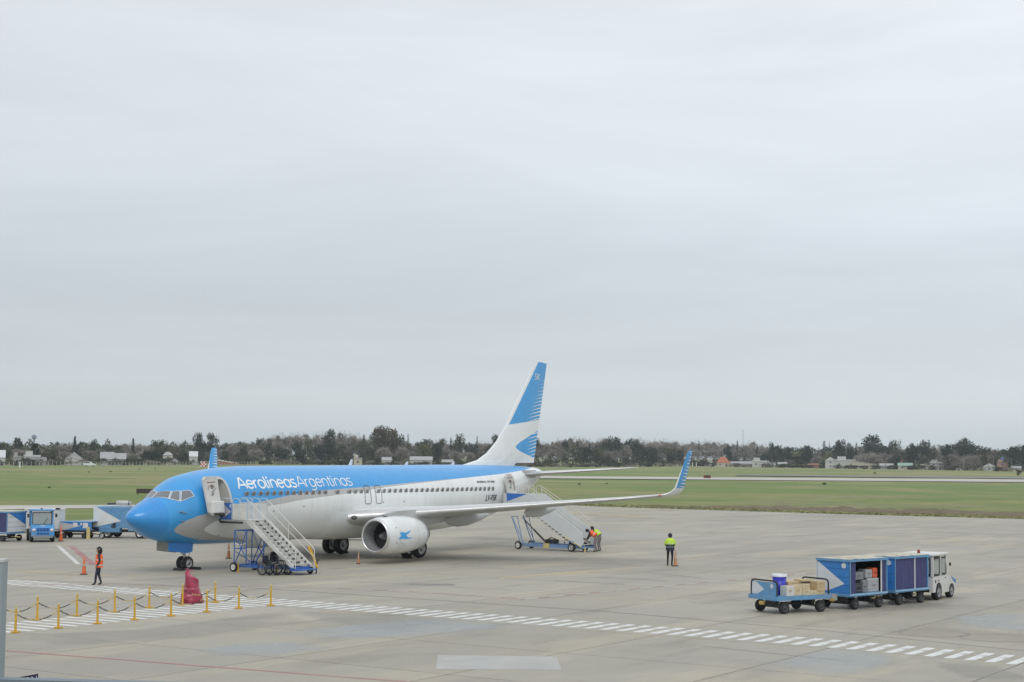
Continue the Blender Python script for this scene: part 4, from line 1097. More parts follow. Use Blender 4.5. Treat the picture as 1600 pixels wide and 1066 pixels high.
RAD = {'pelvis': (.15, .12), 'waist': (.145, .11), 'chest': (.17, .12), 'neckb': .075, 'neck': .055, 'head': (.085, .10), 'crown': (.065, .08)}
for s_ in 'lr': RAD.update({'hip_' + s_: .095, 'knee_' + s_: .062, 'ankle_' + s_: .048, 'toe_' + s_: .04, 'sh_' + s_: .07, 'elbow_' + s_: .05, 'wrist_' + s_: .036, 'hand_' + s_: (.042, .022)})
BON = [('pelvis', 'waist'), ('waist', 'chest'), ('chest', 'neckb'), ('neckb', 'neck'), ('neck', 'head'), ('head', 'crown')]
for s_ in 'lr': BON += [('pelvis', 'hip_' + s_), ('hip_' + s_, 'knee_' + s_), ('knee_' + s_, 'ankle_' + s_), ('ankle_' + s_, 'toe_' + s_), ('neckb', 'sh_' + s_), ('sh_' + s_, 'elbow_' + s_), ('elbow_' + s_, 'wrist_' + s_), ('wrist_' + s_, 'hand_' + s_)]
SKIN = mat('skin', (.36, .20, .14), .6, var=.05); HAIR = mat('dark_hair', (.012, .010, .009), .7, var=.3, scale=30)
NAVYC = mat('navy_cloth', (.022, .026, .045), .9, var=.2, scale=12, bump=.3); BLACKC = mat('black_cloth', (.014, .014, .016), .9, var=.2, scale=12, bump=.3)
GREYC = mat('grey_work_trousers', (.20, .18, .185), .9, var=.12, scale=10, bump=.3); DARKSH = mat('dark_shirt', (.03, .032, .038), .9, var=.2)
HIVIZ_O = mat('orange_vest', (.85, .13, .03), .7, var=.08, scale=8, bump=.2); HIVIZ_Y = mat('lime_yellow_cloth', (.50, .72, .06), .7, var=.10, scale=8, bump=.2); REFL = mat('reflective_tape', (.55, .56, .55), .4, .2)


def face(parent, J):
    h = Vector(J['head']); f = (Vector((1, 0, 0)))
    n = Vector(J['neck']); up = (Vector(J['crown']) - n).normalized(); side = Vector((0, 1, 0)); fw_ = side.cross(up).normalized()
    if fw_.x < 0 and abs(up.z) > .7: fw_ = -fw_
    mb = MB(); mb.cyl(h + fw_ * .085 + up * .01, h + fw_ * .118 - up * .03, .008, .016, 6, 0)
    for y in (-1, 1): mb.ball(h + side * .088 * y - up * .01, .02, 4, 0, (.8, .4, 1.3)); mb.ball(h + fw_ * .088 + side * .03 * y + up * .015, .011, 4, 1)
    mb.box(h + fw_ * .09 - up * .055, (.012, .045, .01), 2); mb.build('face', [SKIN, HAIR, mat('lips', (.3, .1, .09))], parent)


def cap(parent, J, rr, m_, nm='hair', drop=.02, sc=(1.05, .95, 1.08), off=(-.012, 0, .03)):
    h = Vector(J['head']); mb = MB(); mb.ball(h + Vector(off), rr, 8, 0, sc)
    keep = [i for i, f in enumerate(mb.f) if all(mb.v[q][2] > h.z - drop or mb.v[q][0] < h.x - .03 for q in f)]
    mb.f = [mb.f[i] for i in keep]; mb.mi = [mb.mi[i] for i in keep]; mb.sm = [mb.sm[i] for i in keep]
    return mb.build(nm, m_, parent)


def vest(parent, rings, mats, nm='safety_vest', n=16):
    """rings: (centre, half depth, half width, material)"""
    mb = MB(); V = []
    for c, a, b_, _ in rings:
        for k in range(n): t_ = 2 * pi * k / n; V.append((c[0] + a * cos(t_), c[1] + b_ * sin(t_), c[2] + .0))
    mb.add(V, [(i * n + k, i * n + (k + 1) % n, (i + 1) * n + (k + 1) % n, (i + 1) * n + k) for i in range(len(rings) - 1) for k in range(n)], 0, True)
    mb.mi = [rings[i][3] for i in range(len(rings) - 1) for k in range(n)]
    return mb.build(nm, mats, parent)


# woman walking on the left, curly dark hair, orange vest over a dark jacket (seen from her left side, facing screen-left)
P = G(154, 915); J = base_joints(1.66)
k = 1.66 / 1.75
J.update({'knee_l': (.10, .11, .49), 'ankle_l': (.14, .11, .09), 'toe_l': (.28, .12, .05), 'knee_r': (.02, -.1, .48), 'ankle_r': (-.10, -.1, .10), 'toe_r': (.03, -.11, .045), 'head': (.045, 0, 1.535), 'crown': (.05, 0, 1.60)})
J.update({'elbow_l': (-.06, .25, 1.10), 'wrist_l': (.06, .25, .88), 'hand_l': (.10, .24, .80), 'elbow_r': (-.02, -.25, 1.09), 'wrist_r': (.12, -.24, .88), 'hand_r': (.16, -.23, .80)})
hd = YAW + pi / 2 + radians(6)
r, b_ = figure('person', 'woman with curly dark hair in orange vest and navy trousers near a cone', (P.x, P.y, 0), hd, J, RAD, BON, [NAVYC, DARKSH, BLACK, SKIN],
               lambda c: 3 if c.z > 1.40 or (c.z < .87 and abs(c.y) > .19 and c.z > .7) else (2 if c.z < .10 else (1 if c.z > .93 else 0)))
RR = lambda x, z, a, b_, m_=0: ((x, 0, z), a, b_, m_)
vest(r, [RR(0, .80, .165, .215), RR(0, .88, .17, .215, 1), RR(0, .93, .17, .21), RR(.0, 1.08, .165, .205), RR(.0, 1.12, .165, .205, 1), RR(.0, 1.16, .165, .205), RR(.005, 1.28, .165, .20), RR(0, 1.37, .12, .155)], [HIVIZ_O, REFL])
face(r, J)
rg = random.Random(2); mb = MB(); h = Vector(J['head'])
for q in range(70):
    a, e = rg.uniform(0, 2 * pi), rg.uniform(-.9, 1.5); d = Vector((cos(a) * cos(e), sin(a) * cos(e), sin(e)))
    if d.x > .45 and d.z < .45: continue
    mb.ball(h + Vector((-.035, 0, .02)) + Vector((d.x * .115, d.y * .12, d.z * .12 if d.z > 0 else d.z * .2)), rg.uniform(.028, .045), 3, 0)
mb.build('hair', HAIR, r)

# man in lime jacket seen from behind
P = G(1047, 885); J = base_joints(1.76)
J.update({'elbow_l': (.06, .29, 1.16), 'wrist_l': (.22, .14, 1.14), 'hand_l': (.28, .08, 1.16), 'elbow_r': (.06, -.29, 1.16), 'wrist_r': (.22, -.14, 1.14), 'hand_r': (.28, -.08, 1.16), 'ankle_l': (0, .13, .09), 'ankle_r': (0, -.09, .09), 'toe_l': (.14, .16, .05), 'toe_r': (.14, -.11, .05)})
R2 = dict(RAD); R2.update({'sh_l': .085, 'sh_r': .085, 'elbow_l': .068, 'elbow_r': .068, 'waist': (.175, .14), 'chest': (.19, .14), 'pelvis': (.165, .135)})
r, b_ = figure('person', 'man seen from behind in lime yellow jacket and knit cap beside a cone', (P.x, P.y, 0), YAW + radians(-4), J, R2, BON, [BLACKC, HIVIZ_Y, NAVYC, BLACK, SKIN],
               lambda c: (4 if c.z > 1.54 else 1) if c.z > 1.13 else (2 if c.z > .84 else (3 if c.z < .1 else 0)))
vest(r, [RR(0, .86, .19, .235), RR(0, 1.03, .19, .235, 1), RR(0, 1.07, .19, .235), RR(0, 1.15, .185, .235), RR(0, 1.155, .185, .235)], [NAVYC, MIDGREY, ], 'jacket_hem')
vest(r, [RR(-.02, 1.20, .18, .245, 1), RR(-.02, 1.23, .18, .245), RR(-.02, 1.40, .175, .24), RR(-.01, 1.47, .14, .20), RR(0, 1.53, .08, .09)], [HIVIZ_Y, REFL], 'jacket_back')
cap(r, J, .125, mat('knit_cap', (.03, .033, .05), .95), 'knit_cap', .05); face(r, J)

# two workers bending at the foot of the rear stairs
P = G(929, 863); J = base_joints(1.74)
J.update({'pelvis': (-.10, 0, .96), 'waist': (.0, 0, 1.08), 'chest': (.18, 0, 1.20), 'neckb': (.30, 0, 1.24), 'neck': (.36, 0, 1.27), 'head': (.46, 0, 1.31), 'crown': (.52, 0, 1.34),
          'hip_l': (-.10, .1, .92), 'hip_r': (-.10, -.1, .92), 'knee_l': (.0, .12, .50), 'knee_r': (-.02, -.12, .50), 'ankle_l': (-.06, .12, .09), 'ankle_r': (-.12, -.12, .09), 'toe_l': (.09, .13, .05), 'toe_r': (.03, -.13, .05),
          'sh_l': (.27, .18, 1.20), 'sh_r': (.27, -.18, 1.20), 'elbow_l': (.36, .24, .98), 'wrist_l': (.46, .22, .78), 'hand_l': (.50, .21, .70), 'elbow_r': (.36, -.24, .98), 'wrist_r': (.48, -.22, .76), 'hand_r': (.53, -.21, .68)})
r, b_ = figure('person', 'worker in an orange vest and grey trousers bending over the foot of the rear stairs', (P.x, P.y, 0), YAW + radians(78), J, RAD, BON, [GREYC, DARKSH, BLACK, SKIN],
               lambda c: 3 if (c.x > .39 and c.z > 1.2) or (c.x > .43 and c.z < .78) else (2 if c.z < .1 else (1 if (c.z > 1.02 or (c.x > .2 and c.z > .7)) else 0)))


def slanted_vest(parent, J, m_):
    p0, p1 = Vector(J['pelvis']) + Vector((.02, 0, .06)), Vector(J['neckb']); d = (p1 - p0); up = d.normalized(); f = Vector((0, 1, 0)).cross(up); mb = MB(); n = 16; V = []
    R_ = [(0, .165, .215), (.3, .165, .21), (.38, .165, .21), (.46, .165, .21), (.8, .165, .205), (1.0, .12, .16)]
    for t_, a, b_ in R_:
        for k in range(n): w = 2 * pi * k / n; V.append(p0 + d * t_ + f * a * cos(w) + Vector((0, 1, 0)) * b_ * sin(w))
    mb.add(V, [(i * n + k, i * n + (k + 1) % n, (i + 1) * n + (k + 1) % n, (i + 1) * n + k) for i in range(len(R_) - 1) for k in range(n)], 0, True)
    mb.mi = [1 if i == 1 else 0 for i in range(len(R_) - 1) for k in range(n)]; mb.build('safety_vest', [m_, REFL], parent)


slanted_vest(r, J, HIVIZ_O); face(r, J)
mb = MB(); mb.ball(Vector(J['head']) + Vector((.01, 0, .03)), .115, 7, 0, (1.05, .9, .9)); mb.build('hair', HAIR, r)
P = G(934, 862.3) + Vector((.25, .1, 0)); J2 = dict(J); J2.update({'chest': (.15, 0, 1.22), 'neckb': (.27, 0, 1.31), 'neck': (.33, 0, 1.36), 'head': (.41, 0, 1.43), 'crown': (.46, 0, 1.48), 'sh_l': (.25, .18, 1.27), 'sh_r': (.25, -.18, 1.27), 'elbow_l': (.26, .24, 1.08), 'elbow_r': (.26, -.24, 1.08), 'wrist_l': (.42, .2, .96), 'hand_l': (.48, .18, .92), 'wrist_r': (.42, -.2, .96), 'hand_r': (.48, -.18, .92)})
r, b_ = figure('person', 'worker in a lime vest and grey trousers leaning forward behind the orange vested worker', (P.x, P.y, 0), YAW + radians(70), J2, RAD, BON, [GREYC, DARKSH, BLACK, SKIN],
               lambda c: 3 if (c.x > .34 and c.z > 1.31) or (c.x > .40 and c.z < 1.0) else (2 if c.z < .1 else (1 if (c.z > 1.02 or (c.x > .2 and c.z > .7)) else 0)))
slanted_vest(r, J2, HIVIZ_Y); face(r, J2)
mb = MB(); mb.ball(Vector(J2['head']) + Vector((.0, 0, .035)), .118, 7, 0, (1.05, .9, .9)); mb.build('cap', BLACK, r)
# ------------------------------------------------------------------ ground equipment
from mathutils import geometry


def wheel_l(parent, c, r, w, ax=(0, 1, 0), rim=None, n=16): return wheel(parent, c, r, w, ax, rim or STEEL, .6, n)


def local(name, label, cat, p, rz, group=None): return thing(name, label, cat, (p[0], p[1], 0), rz, group)


STW = mat('stairs_white', (.66, .66, .63), .5, var=.08, scale=3, dirt=((.35, .33, .28), .5)); STB = mat('stairs_blue', (.035, .13, .42), .45, var=.12, scale=3, dirt=((.1, .13, .2), .5))
TREAD = mat('stair_tread', (.50, .50, .47), .6, var=.15, scale=6, dirt=((.25, .24, .22), .6)); GAPM = mat('stair_gap_shade', (.08, .08, .078), .7)

# ---- front passenger stairs: local x away from the aircraft, y aft
s1 = local('passenger_stairs', 'white passenger stairs on a blue frame leading up to the open front door', 'stairs', (4.62, -1.78), -pi / 2)
W = 1.42; PX = 1.85; ZP = 2.58
FX, FZ = 4.75, .42     # foot of the flight
mb = MB().box((PX / 2, W / 2, ZP - .04), (PX, W, .08)); mb.build('platform_deck', STW, s1)
MB().cyl((-.02, -.02, ZP - .02), (-.02, W + .02, ZP - .02), .07).build('bumper', BLACK, s1)
MB().cyl((.05, -.05, ZP - .13), (1.55, -.05, ZP - .13), .055).build('sliding_rail', DARK, s1)
for y in (-.02, W + .02):
    p = MB().box((.42, y, ZP + .42), (.82, .03, .84)).build('side_panel', [STB if y < 0 else STW], s1)
    if y < 0: MB().add([(.25, y + (-.018 if y < 0 else .018), ZP + .05), (.78, y + (-.018 if y < 0 else .018), ZP + .40), (.30, y + (-.018 if y < 0 else .018), ZP + .74)], [(0, 1, 2)]).build('arrow_marking', mat('arrow_grey', (.45, .47, .5)), p, recalc=False)
    MB().box((.72, y + (-.018 if y < 0 else .018), ZP + .68), (.10, .004, .16)).build('notice', mat('notice_white', (.55, .6, .75)), p)
    MB().box((1.32, y, ZP + .40), (.92, .03, .80)).build('side_panel', STW, s1)
    q = MB()
    for k in range(6): q.box((.9 + k * .16, y + (-.02 if y < 0 else .02), ZP + .40), (.03, .03, .82))
    q.box((1.3, y + (-.025 if y < 0 else .025), ZP + .72), (.9, .01, .05)); q.build('panel_rib', STW, s1)
    for x0, x1 in ((.02, .8), (.86, 1.3), (1.38, 1.85)):
        MB().tube([(x0, y, ZP), (x0, y, ZP + .98), (x0 + .06, y, ZP + 1.05), (x1 - .06, y, ZP + 1.05), (x1, y, ZP + .98), (x1, y, ZP)], .022).build('hand_rail', mat('rail_pale_blue', (.45, .58, .68)), s1)
# flight: stringers, treads, rails
dx, dz = FX - PX, FZ - (ZP - .05); n = 12
for y in (0.03, W - .03):
    MB().prism([(PX - .05, ZP + .02), (PX + .12, ZP + .02), (FX + .1, FZ + .04), (FX + .1, FZ - .08), (FX - .05, FZ - .08), (PX - .05, ZP - .14)], 1, y - .025, y + .025).build('stringer', STW, s1)
for k in range(n):
    t_ = (k + .6) / n; x, z_ = PX + dx * t_, ZP - .05 + dz * t_
    st_ = MB().box((x, W / 2, z_), (.27, W - .12, .05)).build('stair_tread', TREAD, s1)
    MB().box((x - .12, W / 2, z_ + .075), (.012, W - .14, .085)).build('riser_shade_strip', [GAPM if k % 2 else GAPM], st_)  # near-black strip: shade of the gap between treads, put into colour
    for q in (.28, .73): MB().box((x - .11, q * W, z_ + .085), (.016, .30, .12)).build('riser_plate', TREAD, st_)
for y in (0.0, W):
    MB().tube([(PX, y, ZP), (PX, y, ZP + 1.0), (FX + .1, y, FZ + .92), (FX + .25, y, FZ + .75), (FX + .25, y, FZ - .1)], .02).build('hand_rail', STW, s1)
    MB().tube([(PX + .05, y, ZP + .5), (FX + .2, y, FZ + .42)], .016).build('hand_rail', STW, s1)
    MB().tube([(PX + dx * .5, y, ZP + dz * .5), (PX + dx * .5, y, ZP + dz * .5 + .97)], .016).build('rail_post', STW, s1)
# blue chassis
for y in (.1, W - .1): MB().box((2.85, y, .30), (3.9, .09, .12)).build('chassis_rail', STB, s1)
MB().box((4.72, W / 2, .30), (.14, W + .1, .16)).box((4.95, W / 2, .24), (.5, W, .06)).build('front_beam', STB, s1)
MB().box((1.0, W / 2, .30), (.1, W, .12)).build('rear_beam', STB, s1)
for y in (.06, W - .06):
    MB().tube([(.95, y, .3), (.95, y, 2.05)], .028).tube([(1.75, y, .3), (1.75, y, 2.1)], .028).tube([(.95, y, 1.15), (1.75, y, 1.15)], .022).tube([(.95, y, 2.05), (1.75, y, 2.05)], .026).tube([(.98, y, 2.0), (1.4, y, 1.15), (1.7, y, 2.0)], .02).tube([(.97, y, .35), (1.4, y, 1.15), (2.1, y, .32)], .026).build('support_tower', STB, s1)
    MB().tube([(2.2, y, .32), (3.05, y, 1.45)], .035).build('strut', STB, s1)
MB().tube([(.95, .06, 2.05), (.95, W - .06, 2.05)], .026).tube([(1.75, .06, 2.05), (1.75, W - .06, 2.05)], .026).tube([(.95, .06, 1.15), (.95, W - .06, 1.15)], .022).tube([(1.0, .1, 1.0), (1.0, W - .1, .4)], .02).build('cross_brace', STB, s1)
MB().cyl((2.6, W / 2, .4), (3.3, W / 2, 1.5), .05).build('hydraulic_ram', STEEL, s1)
MB().rbox((2.6, .45, .45), (.5, .4, .28), .04).build('pump_box', mat('pump_grey', (.2, .2, .19)), s1)
for x, y in ((1.05, -.06), (1.05, W + .06)): wheel_l(s1, (x, y, .24), .24, .12, rim=STW)
for x, y in ((4.55, .0), (4.75, W)): wheel_l(s1, (x, y, .19), .19, .11)
for x in (1.35, 3.9): MB().cyl((x, -.06, .03), (x, -.06, .42), .035).cyl((x, -.06, 0.0), (x, -.06, .03), .09).build('stabiliser_jack', YELLOW, s1)
MB().tube([(4.55, W + .05, 1.35), (5.15, W + .08, .30)], .05).tube([(4.62, W + .15, 1.3), (5.1, W + .12, .4)], .028).build('tow_bar', YELLOW, s1)
MB().tube([(5.05, W + .1, .0), (5.08, W + .12, .62), (5.2, W + .12, .7)], .035).build('tow_hook', DARK, s1)

# ---- rear stairs with closed grey side
s2 = local('passenger_stairs', 'grey sided passenger stairs with yellow rails at the rear door behind the wing', 'stairs', (31.0, -1.62), -pi / 2 + radians(-3))
W2 = 1.45; ZP2 = 2.78; PX2 = 2.0; FX2, FZ2 = 6.05, .35
SG = mat('stairs_pale_grey', (.62, .64, .65), .5, var=.04, scale=1.5)
MB().box((PX2 / 2, W2 / 2, ZP2 - .05), (PX2, W2, .1)).build('platform_deck', SG, s2)
for y in (0, W2):
    MB().prism([(0, ZP2 - .15), (PX2, ZP2 - .15), (PX2, ZP2 + .75), (0, ZP2 + .75)], 1, y - .02, y + .02).build('side_panel', SG, s2)
    yy = y + (-.026 if y == 0 else .026)
    MB().add([(.25, yy, ZP2 + .75), (1.85, yy, ZP2 + .72), (.30, yy, ZP2 + .22)], [(0, 1, 2)]).build('arrow_marking', mat('marking_blue', (.04, .17, .55)), s2, recalc=False)
    MB().prism([(PX2 + .005, ZP2 + .75), (PX2 + .25, ZP2 + .72), (FX2, FZ2 + .85), (FX2 + .12, FZ2 + .2), (FX2 - .1, FZ2 - .05), (PX2 + .4, ZP2 - .55), (PX2 + .005, ZP2 - .3)], 1, y - .02, y + .02).build('flight_side', SG, s2)
    for dz_ in (.42, .72): MB().tube([(PX2, y, ZP2 + .75 + dz_ * .6), (FX2 + .05, y, FZ2 + .65 + dz_)], .02).build('hand_rail', mat('rail_cream', (.62, .60, .50)), s2)
    for t_ in (.33, .66, .98): MB().tube([(PX2 + (FX2 - PX2) * t_, y, ZP2 + .7 + (FZ2 - ZP2 - .3) * t_), (PX2 + (FX2 - PX2) * t_, y, ZP2 + 1.22 + (FZ2 - ZP2 - .2) * t_)], .018).build('rail_post', mat('rail_cream', (.62, .60, .50)), s2)
    for x0 in (.3, .95, 1.55):
        MB().tube([(x0, y, ZP2 + .7), (x0, y, ZP2 + 1.15), (x0 + .08, y, ZP2 + 1.22), (x0 + .34, y, ZP2 + 1.22), (x0 + .42, y, ZP2 + 1.15), (x0 + .42, y, ZP2 + .7)], .02).build('hand_rail', STW, s2)
for k in range(13):
    t_ = (k + .5) / 13; MB().box((PX2 + (FX2 - PX2) * t_, W2 / 2, ZP2 + (FZ2 - ZP2) * t_), (.3, W2 - .06, .04)).build('stair_tread', TREAD, s2)
MB().prism([(PX2 + .2, ZP2 - .62), (FX2 - .5, FZ2 + .02), (FX2 - .5, FZ2 - .04), (PX2 + .2, ZP2 - .70)], 1, .0, .05).build('lower_rail', STW, s2)
mb = MB()
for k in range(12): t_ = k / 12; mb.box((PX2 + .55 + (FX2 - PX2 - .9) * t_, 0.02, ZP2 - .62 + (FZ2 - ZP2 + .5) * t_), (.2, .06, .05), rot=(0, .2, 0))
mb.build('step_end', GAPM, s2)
MB().tube([(PX2 + .2, 0, ZP2 - .62), (PX2 - .55, 0, ZP2 - .82)], .03).build('hinge_bar', STEEL, s2)
BLF = mat('faded_blue_frame', (.16, .28, .50), .5, var=.12, scale=3, dirt=((.25, .28, .33), .5))
for y in (.12, W2 - .12): MB().box((3.7, y, .30), (4.9, .1, .2)).build('chassis_rail', BLF, s2)
MB().box((1.35, W2 / 2, .28), (.12, W2, .1)).box((6.0, W2 / 2, .28), (.2, W2, .1)).build('cross_beam', BLF, s2)
for y in (.1, W2 - .1):
    MB().tube([(.6, y, ZP2 - .75), (1.35, y, .33)], .03).tube([(1.05, y, ZP2 - .75), (1.5, y, .33)], .025).tube([(.62, y, ZP2 - .75), (1.6, y, .33)], .022).tube([(.55, y, ZP2 - .72), (1.1, y, ZP2 - .72)], .022).build('support_tower', BLF, s2)
MB().cyl((1.5, .3, ZP2 - .95), (2.2, .3, 1.25), .035).cyl((2.2, .3, 1.25), (3.2, .3, .45), .06).build('hydraulic_ram', BLACK, s2)
MB().rbox((3.6, .3, .58), (.75, .5, .26), .05).tube([(3.3, .3, .7), (3.6, .2, .82), (3.9, .3, .72)], .03).build('power_unit', BLACK, s2)
MB().box((3.35, .03, .30), (.42, .06, .3)).build('yellow_step', PALE_YELLOW, s2)
for x, y in ((1.2, .0), (1.2, W2)): wheel_l(s2, (x, y, .26), .26, .13, rim=STW)
for x, y in ((5.3, -.02), (5.3, W2)): wheel_l(s2, (x, y, .27), .27, .16)
MB().box((5.3, -.02, .64), (.34, .2, .05)).prism([(5.1, .35), (5.16, .62), (5.1, .62)], 1, -.1, .1).build('mudguard', BLF, s2)
MB().tube([(4.7, -.05, .95), (6.05, -.05, .30)], .03).build('foot_bar', PALE_YELLOW, s2)
MB().cyl((6.2, .1, 0), (6.2, .1, .32), .05).cyl((6.2, 1.3, 0), (6.2, 1.3, .32), .05).build('stabiliser_jack', PALE_YELLOW, s2)

# ---- cones
def cone(px, py, lab, h=.72, m_=None):
    p = G(px, py); r = thing('traffic_cone', lab, 'traffic cone', (p.x, p.y, 0.004), random.random())
    k = h / .72
    MB().lathe([(0, .001), (0, .17 * k), (.04, .16 * k), (.04, .10 * k)], (0, 0, 0), (0, 0, 1), 4, 0, smooth=False).build('cone_base', BLACK, r)
    MB().lathe([(.04, .095 * k), (h * .55, .055 * k), (h, .022 * k), (h + .01, .001)], (0, 0, 0), (0, 0, 1), 16, 0).build('cone_body', m_ or ORANGE, r)
    MB().lathe([(h * .5, .064 * k), (h * .60, .054 * k)], (0, 0, 0), (0, 0, 1), 16, 0).build('reflective_band', mat('grey_band', (.45, .36, .30)), r)
    return r


cone(131, 898, 'orange cone on a black base standing left of the walking woman', .85)
cone(357, 873, 'tall thin orange cone under the nose behind the front stairs', .85, mat('cone_brownish', (.34, .15, .06), .6, var=.2))
cone(560, 881.5, 'small faded orange cone standing in front of the near engine', .66, mat('cone_faded', (.50, .22, .12), .6, var=.2))
cone(1055.5, 885, 'narrow faded orange cone at the right foot of the man in lime', .85, mat('cone_sun_bleached', (.50, .25, .12), .6))
cone(95, 846, 'tall orange cone beside the blue tractor and plain white cart', 1.0)
cone(882, 849, 'dark cone lying low under the rear stairs flight', .3, mat('cone_dirty', (.30, .20, .08)))

# ---- wheelchairs
def wheelchair(px, py, rz, lab):
    p = G(px, py); r = thing('wheelchair', lab, 'wheelchair', (p.x, p.y, 0), rz)
    for y in (-.27, .27):
        w = MB(); w.lathe([(-.025, .25), (-.025, .30), (.025, .30), (.025, .25), (-.025, .25)], (0, y, .30), (0, 1, 0), 22, 0); t_ = w.build('wheel', RUBBER, r)
        q = MB(); q.lathe([(-.01, .24), (-.01, .27), (.01, .27), (.01, .24)], (0, y + (.03 if y > 0 else -.03), .30), (0, 1, 0), 22, 0)
        for k in range(10): a = pi * k / 5; q.cyl((0, y, .3), (cos(a) * .27, y, .3 + sin(a) * .27), .006, n=4)
        q.cyl((0, y - .03, .3), (0, y + .03, .3), .03); q.build('wheel_spokes', mat('chair_chrome', (.12, .12, .13), .4, .4), t_)
        MB().lathe([(-.02, .0), (-.02, .09), (.02, .09), (.02, .0)], (.42, y * .9, .09), (0, 1, 0), 12, 0).build('castor', RUBBER, r)
        MB().tube([(-.16, y * .85, .92), (-.03, y * .85, .90), (-.02, y * .85, .30), (.42, y * .85, .30), (.42, y * .85, .09)], .015).tube([(-.02, y * .85, .68), (.3, y * .85, .68), (.33, y * .85, .48), (.42, y * .85, .30)], .015).tube([(.4, y * .85, .45), (.55, y * .7, .12), (.68, y * .6, .12)], .013).build('frame', DARK, r)
        MB().box((.16, y * .85, .70), (.28, .05, .03)).build('armrest', BLACK, r)
        MB().box((.66, y * .45, .11), (.14, .14, .015)).build('footrest', BLACK, r)
    MB().rbox((.18, 0, .49), (.42, .42, .05), .02).build('seat', NAVYC, r); MB().rbox((-.03, 0, .72), (.04, .42, .42), .02).build('backrest', NAVYC, r)
    return r


wheelchair(415, 898.5, YAW + radians(-120), 'dark folding wheelchair parked left under the front stairs, backrest towards us')
wheelchair(434, 898.5, YAW + radians(-70), 'dark folding wheelchair with large spoked wheels, right one under the front stairs')
MB_bag = MB().rbox((0, 0, .45), (.35, .3, .5), .1); p = G(424, 896)
tag(MB_bag.build('luggage_bag', BLACKC, None, (p.x + .15, p.y + .1, .35), (.1, .1, .3)), 'black bag heaped on the wheelchairs beneath the stair flight', 'bag')

# ---- yellow posts and sagging chains round the side path
near = [(24, 989), (91, 982), (152, 975), (210, 969), (267, 963), (323, 957), (373, 951), (423, 947)]
far = [(-4, 975), (58, 969), (120, 963), (179, 957), (233, 950), (285, 946), (336, 942)]


def post_proto():
    r = link('barrier_post', None)
    MB().box((0, 0, .02), (.22, .22, .04)).build('base', YELLOW, r)
    MB().cyl((0, 0, .04), (0, 0, .76), .042, .034, 10).build('pole', YELLOW, r)
    MB().cyl((0, 0, .76), (0, 0, .80), .05).ball((0, 0, .82), .03, 5).lathe([(-.02, .055), (.02, .055)], (0, 0, .62), (0, 0, 1), 10, 0).build('cap', PALE_YELLOW, r)
    return r


pr = None
names = {0: 'leftmost', 1: 'second from the left', 2: 'third from the left', 3: 'fourth from the left', 4: 'fifth from the left', 5: 'sixth from the left', 6: 'seventh from the left', 7: 'rightmost'}
rows = []
for rname, row in (('near', near), ('far', far)):
    pts = []
    for i, (px, py) in enumerate(row):
        g = G(px, py); pts.append(g)
        if px < 0: continue
        o = post_proto() if pr is None else copy_tree(pr)
        pr = pr or o; o.location = (g.x, g.y, .006); o.rotation_euler = (0, 0, random.uniform(-.1, .1))
        j = i if rname == 'near' else i - 1; nm = names[j] if not (rname == 'far' and j == 5) else 'rightmost'
        if rname == 'far' and j == 4: lab = 'yellow post right in front of the magenta cover in the far row'
        else: lab = 'yellow barrier post, %s in the %s row' % (nm, 'near' if rname == 'near' else 'far')
        tag(o, lab, 'barrier post', 'yellow posts holding chains along the painted path')
    rows.append(pts)
CH_D = mat('chain_black', (.02, .02, .022), .6); CH_Y = mat('chain_yellow', (.55, .42, .15), .6)


def chain(a, b_, lab):
    mb = MB(); N = 22; P = []
    for k in range(N + 1):
        t_ = k / N; z_ = .62 - .27 * (1 - (2 * t_ - 1) ** 2); P.append((a.x + (b_.x - a.x) * t_, a.y + (b_.y - a.y) * t_, z_))
    d = (b_ - a).normalized()
    for k in range(N):
        c = (Vector(P[k]) + Vector(P[k + 1])) / 2; L = (Vector(P[k + 1]) - Vector(P[k])).length * .62; dd = (Vector(P[k + 1]) - Vector(P[k])).normalized()
        w = Vector((0, 0, 1)).cross(dd).normalized() if k % 2 else dd.cross(Vector((0, 0, 1)).cross(dd)).normalized()
        mi = 0 if (k // 6) % 2 == 0 else 1
        for s_ in (-1, 1): mb.cyl(c - dd * L + w * .016 * s_, c + dd * L + w * .016 * s_, .0075, n=5, mi=mi)
    tag(mb.build('chain', [CH_D, CH_Y], None), lab, 'chain', 'black and yellow plastic chains between the posts')


for nm, pts in (('near', rows[0]), ('far', rows[1])):
    for i, (a, b_) in enumerate(zip(pts, pts[1:])):
        ordn = ['first', 'second', 'third', 'fourth', 'fifth', 'sixth', 'seventh'][i]
        chain(a, b_, 'sagging black and yellow chain, %s span from the left in the %s row' % (ordn, nm))

# ---- magenta tarpaulin cover
p = G(299, 942); r = thing('covered_extinguisher', 'glossy magenta tarpaulin bag tied over a wheeled extinguisher by the posts', 'covered trolley', (p.x, p.y, 0), YAW - pi / 2)
rg = random.Random(4); N, K = 26, 22; V = []
for i in range(N + 1):
    t_ = i / N; z_ = 1.28 * t_
    if t_ < .40: w, cx = .43 - .16 * t_ + .03 * sin(t_ * 12), 0
    elif t_ < .46: w, cx = .36 - (t_ - .40) / .06 * .08, 0
    else: w, cx = .29 - .08 * (t_ - .46) / .54, -.08 * (t_ - .46)
    if t_ > .9: w *= 1 - ((t_ - .9) / .1) ** 2 * .35
    for k in range(K):
        a = 2 * pi * k / K; rr = w * (1 + .07 * sin(a * 3 + t_ * 11) + .05 * sin(a * 7 - t_ * 17) + rg.uniform(-.03, .03))
        V.append((cx + rr * cos(a), rr * sin(a) * .85, z_ - (.16 * (1 + cos(a)) * max(0, t_ - .75) / .25)))
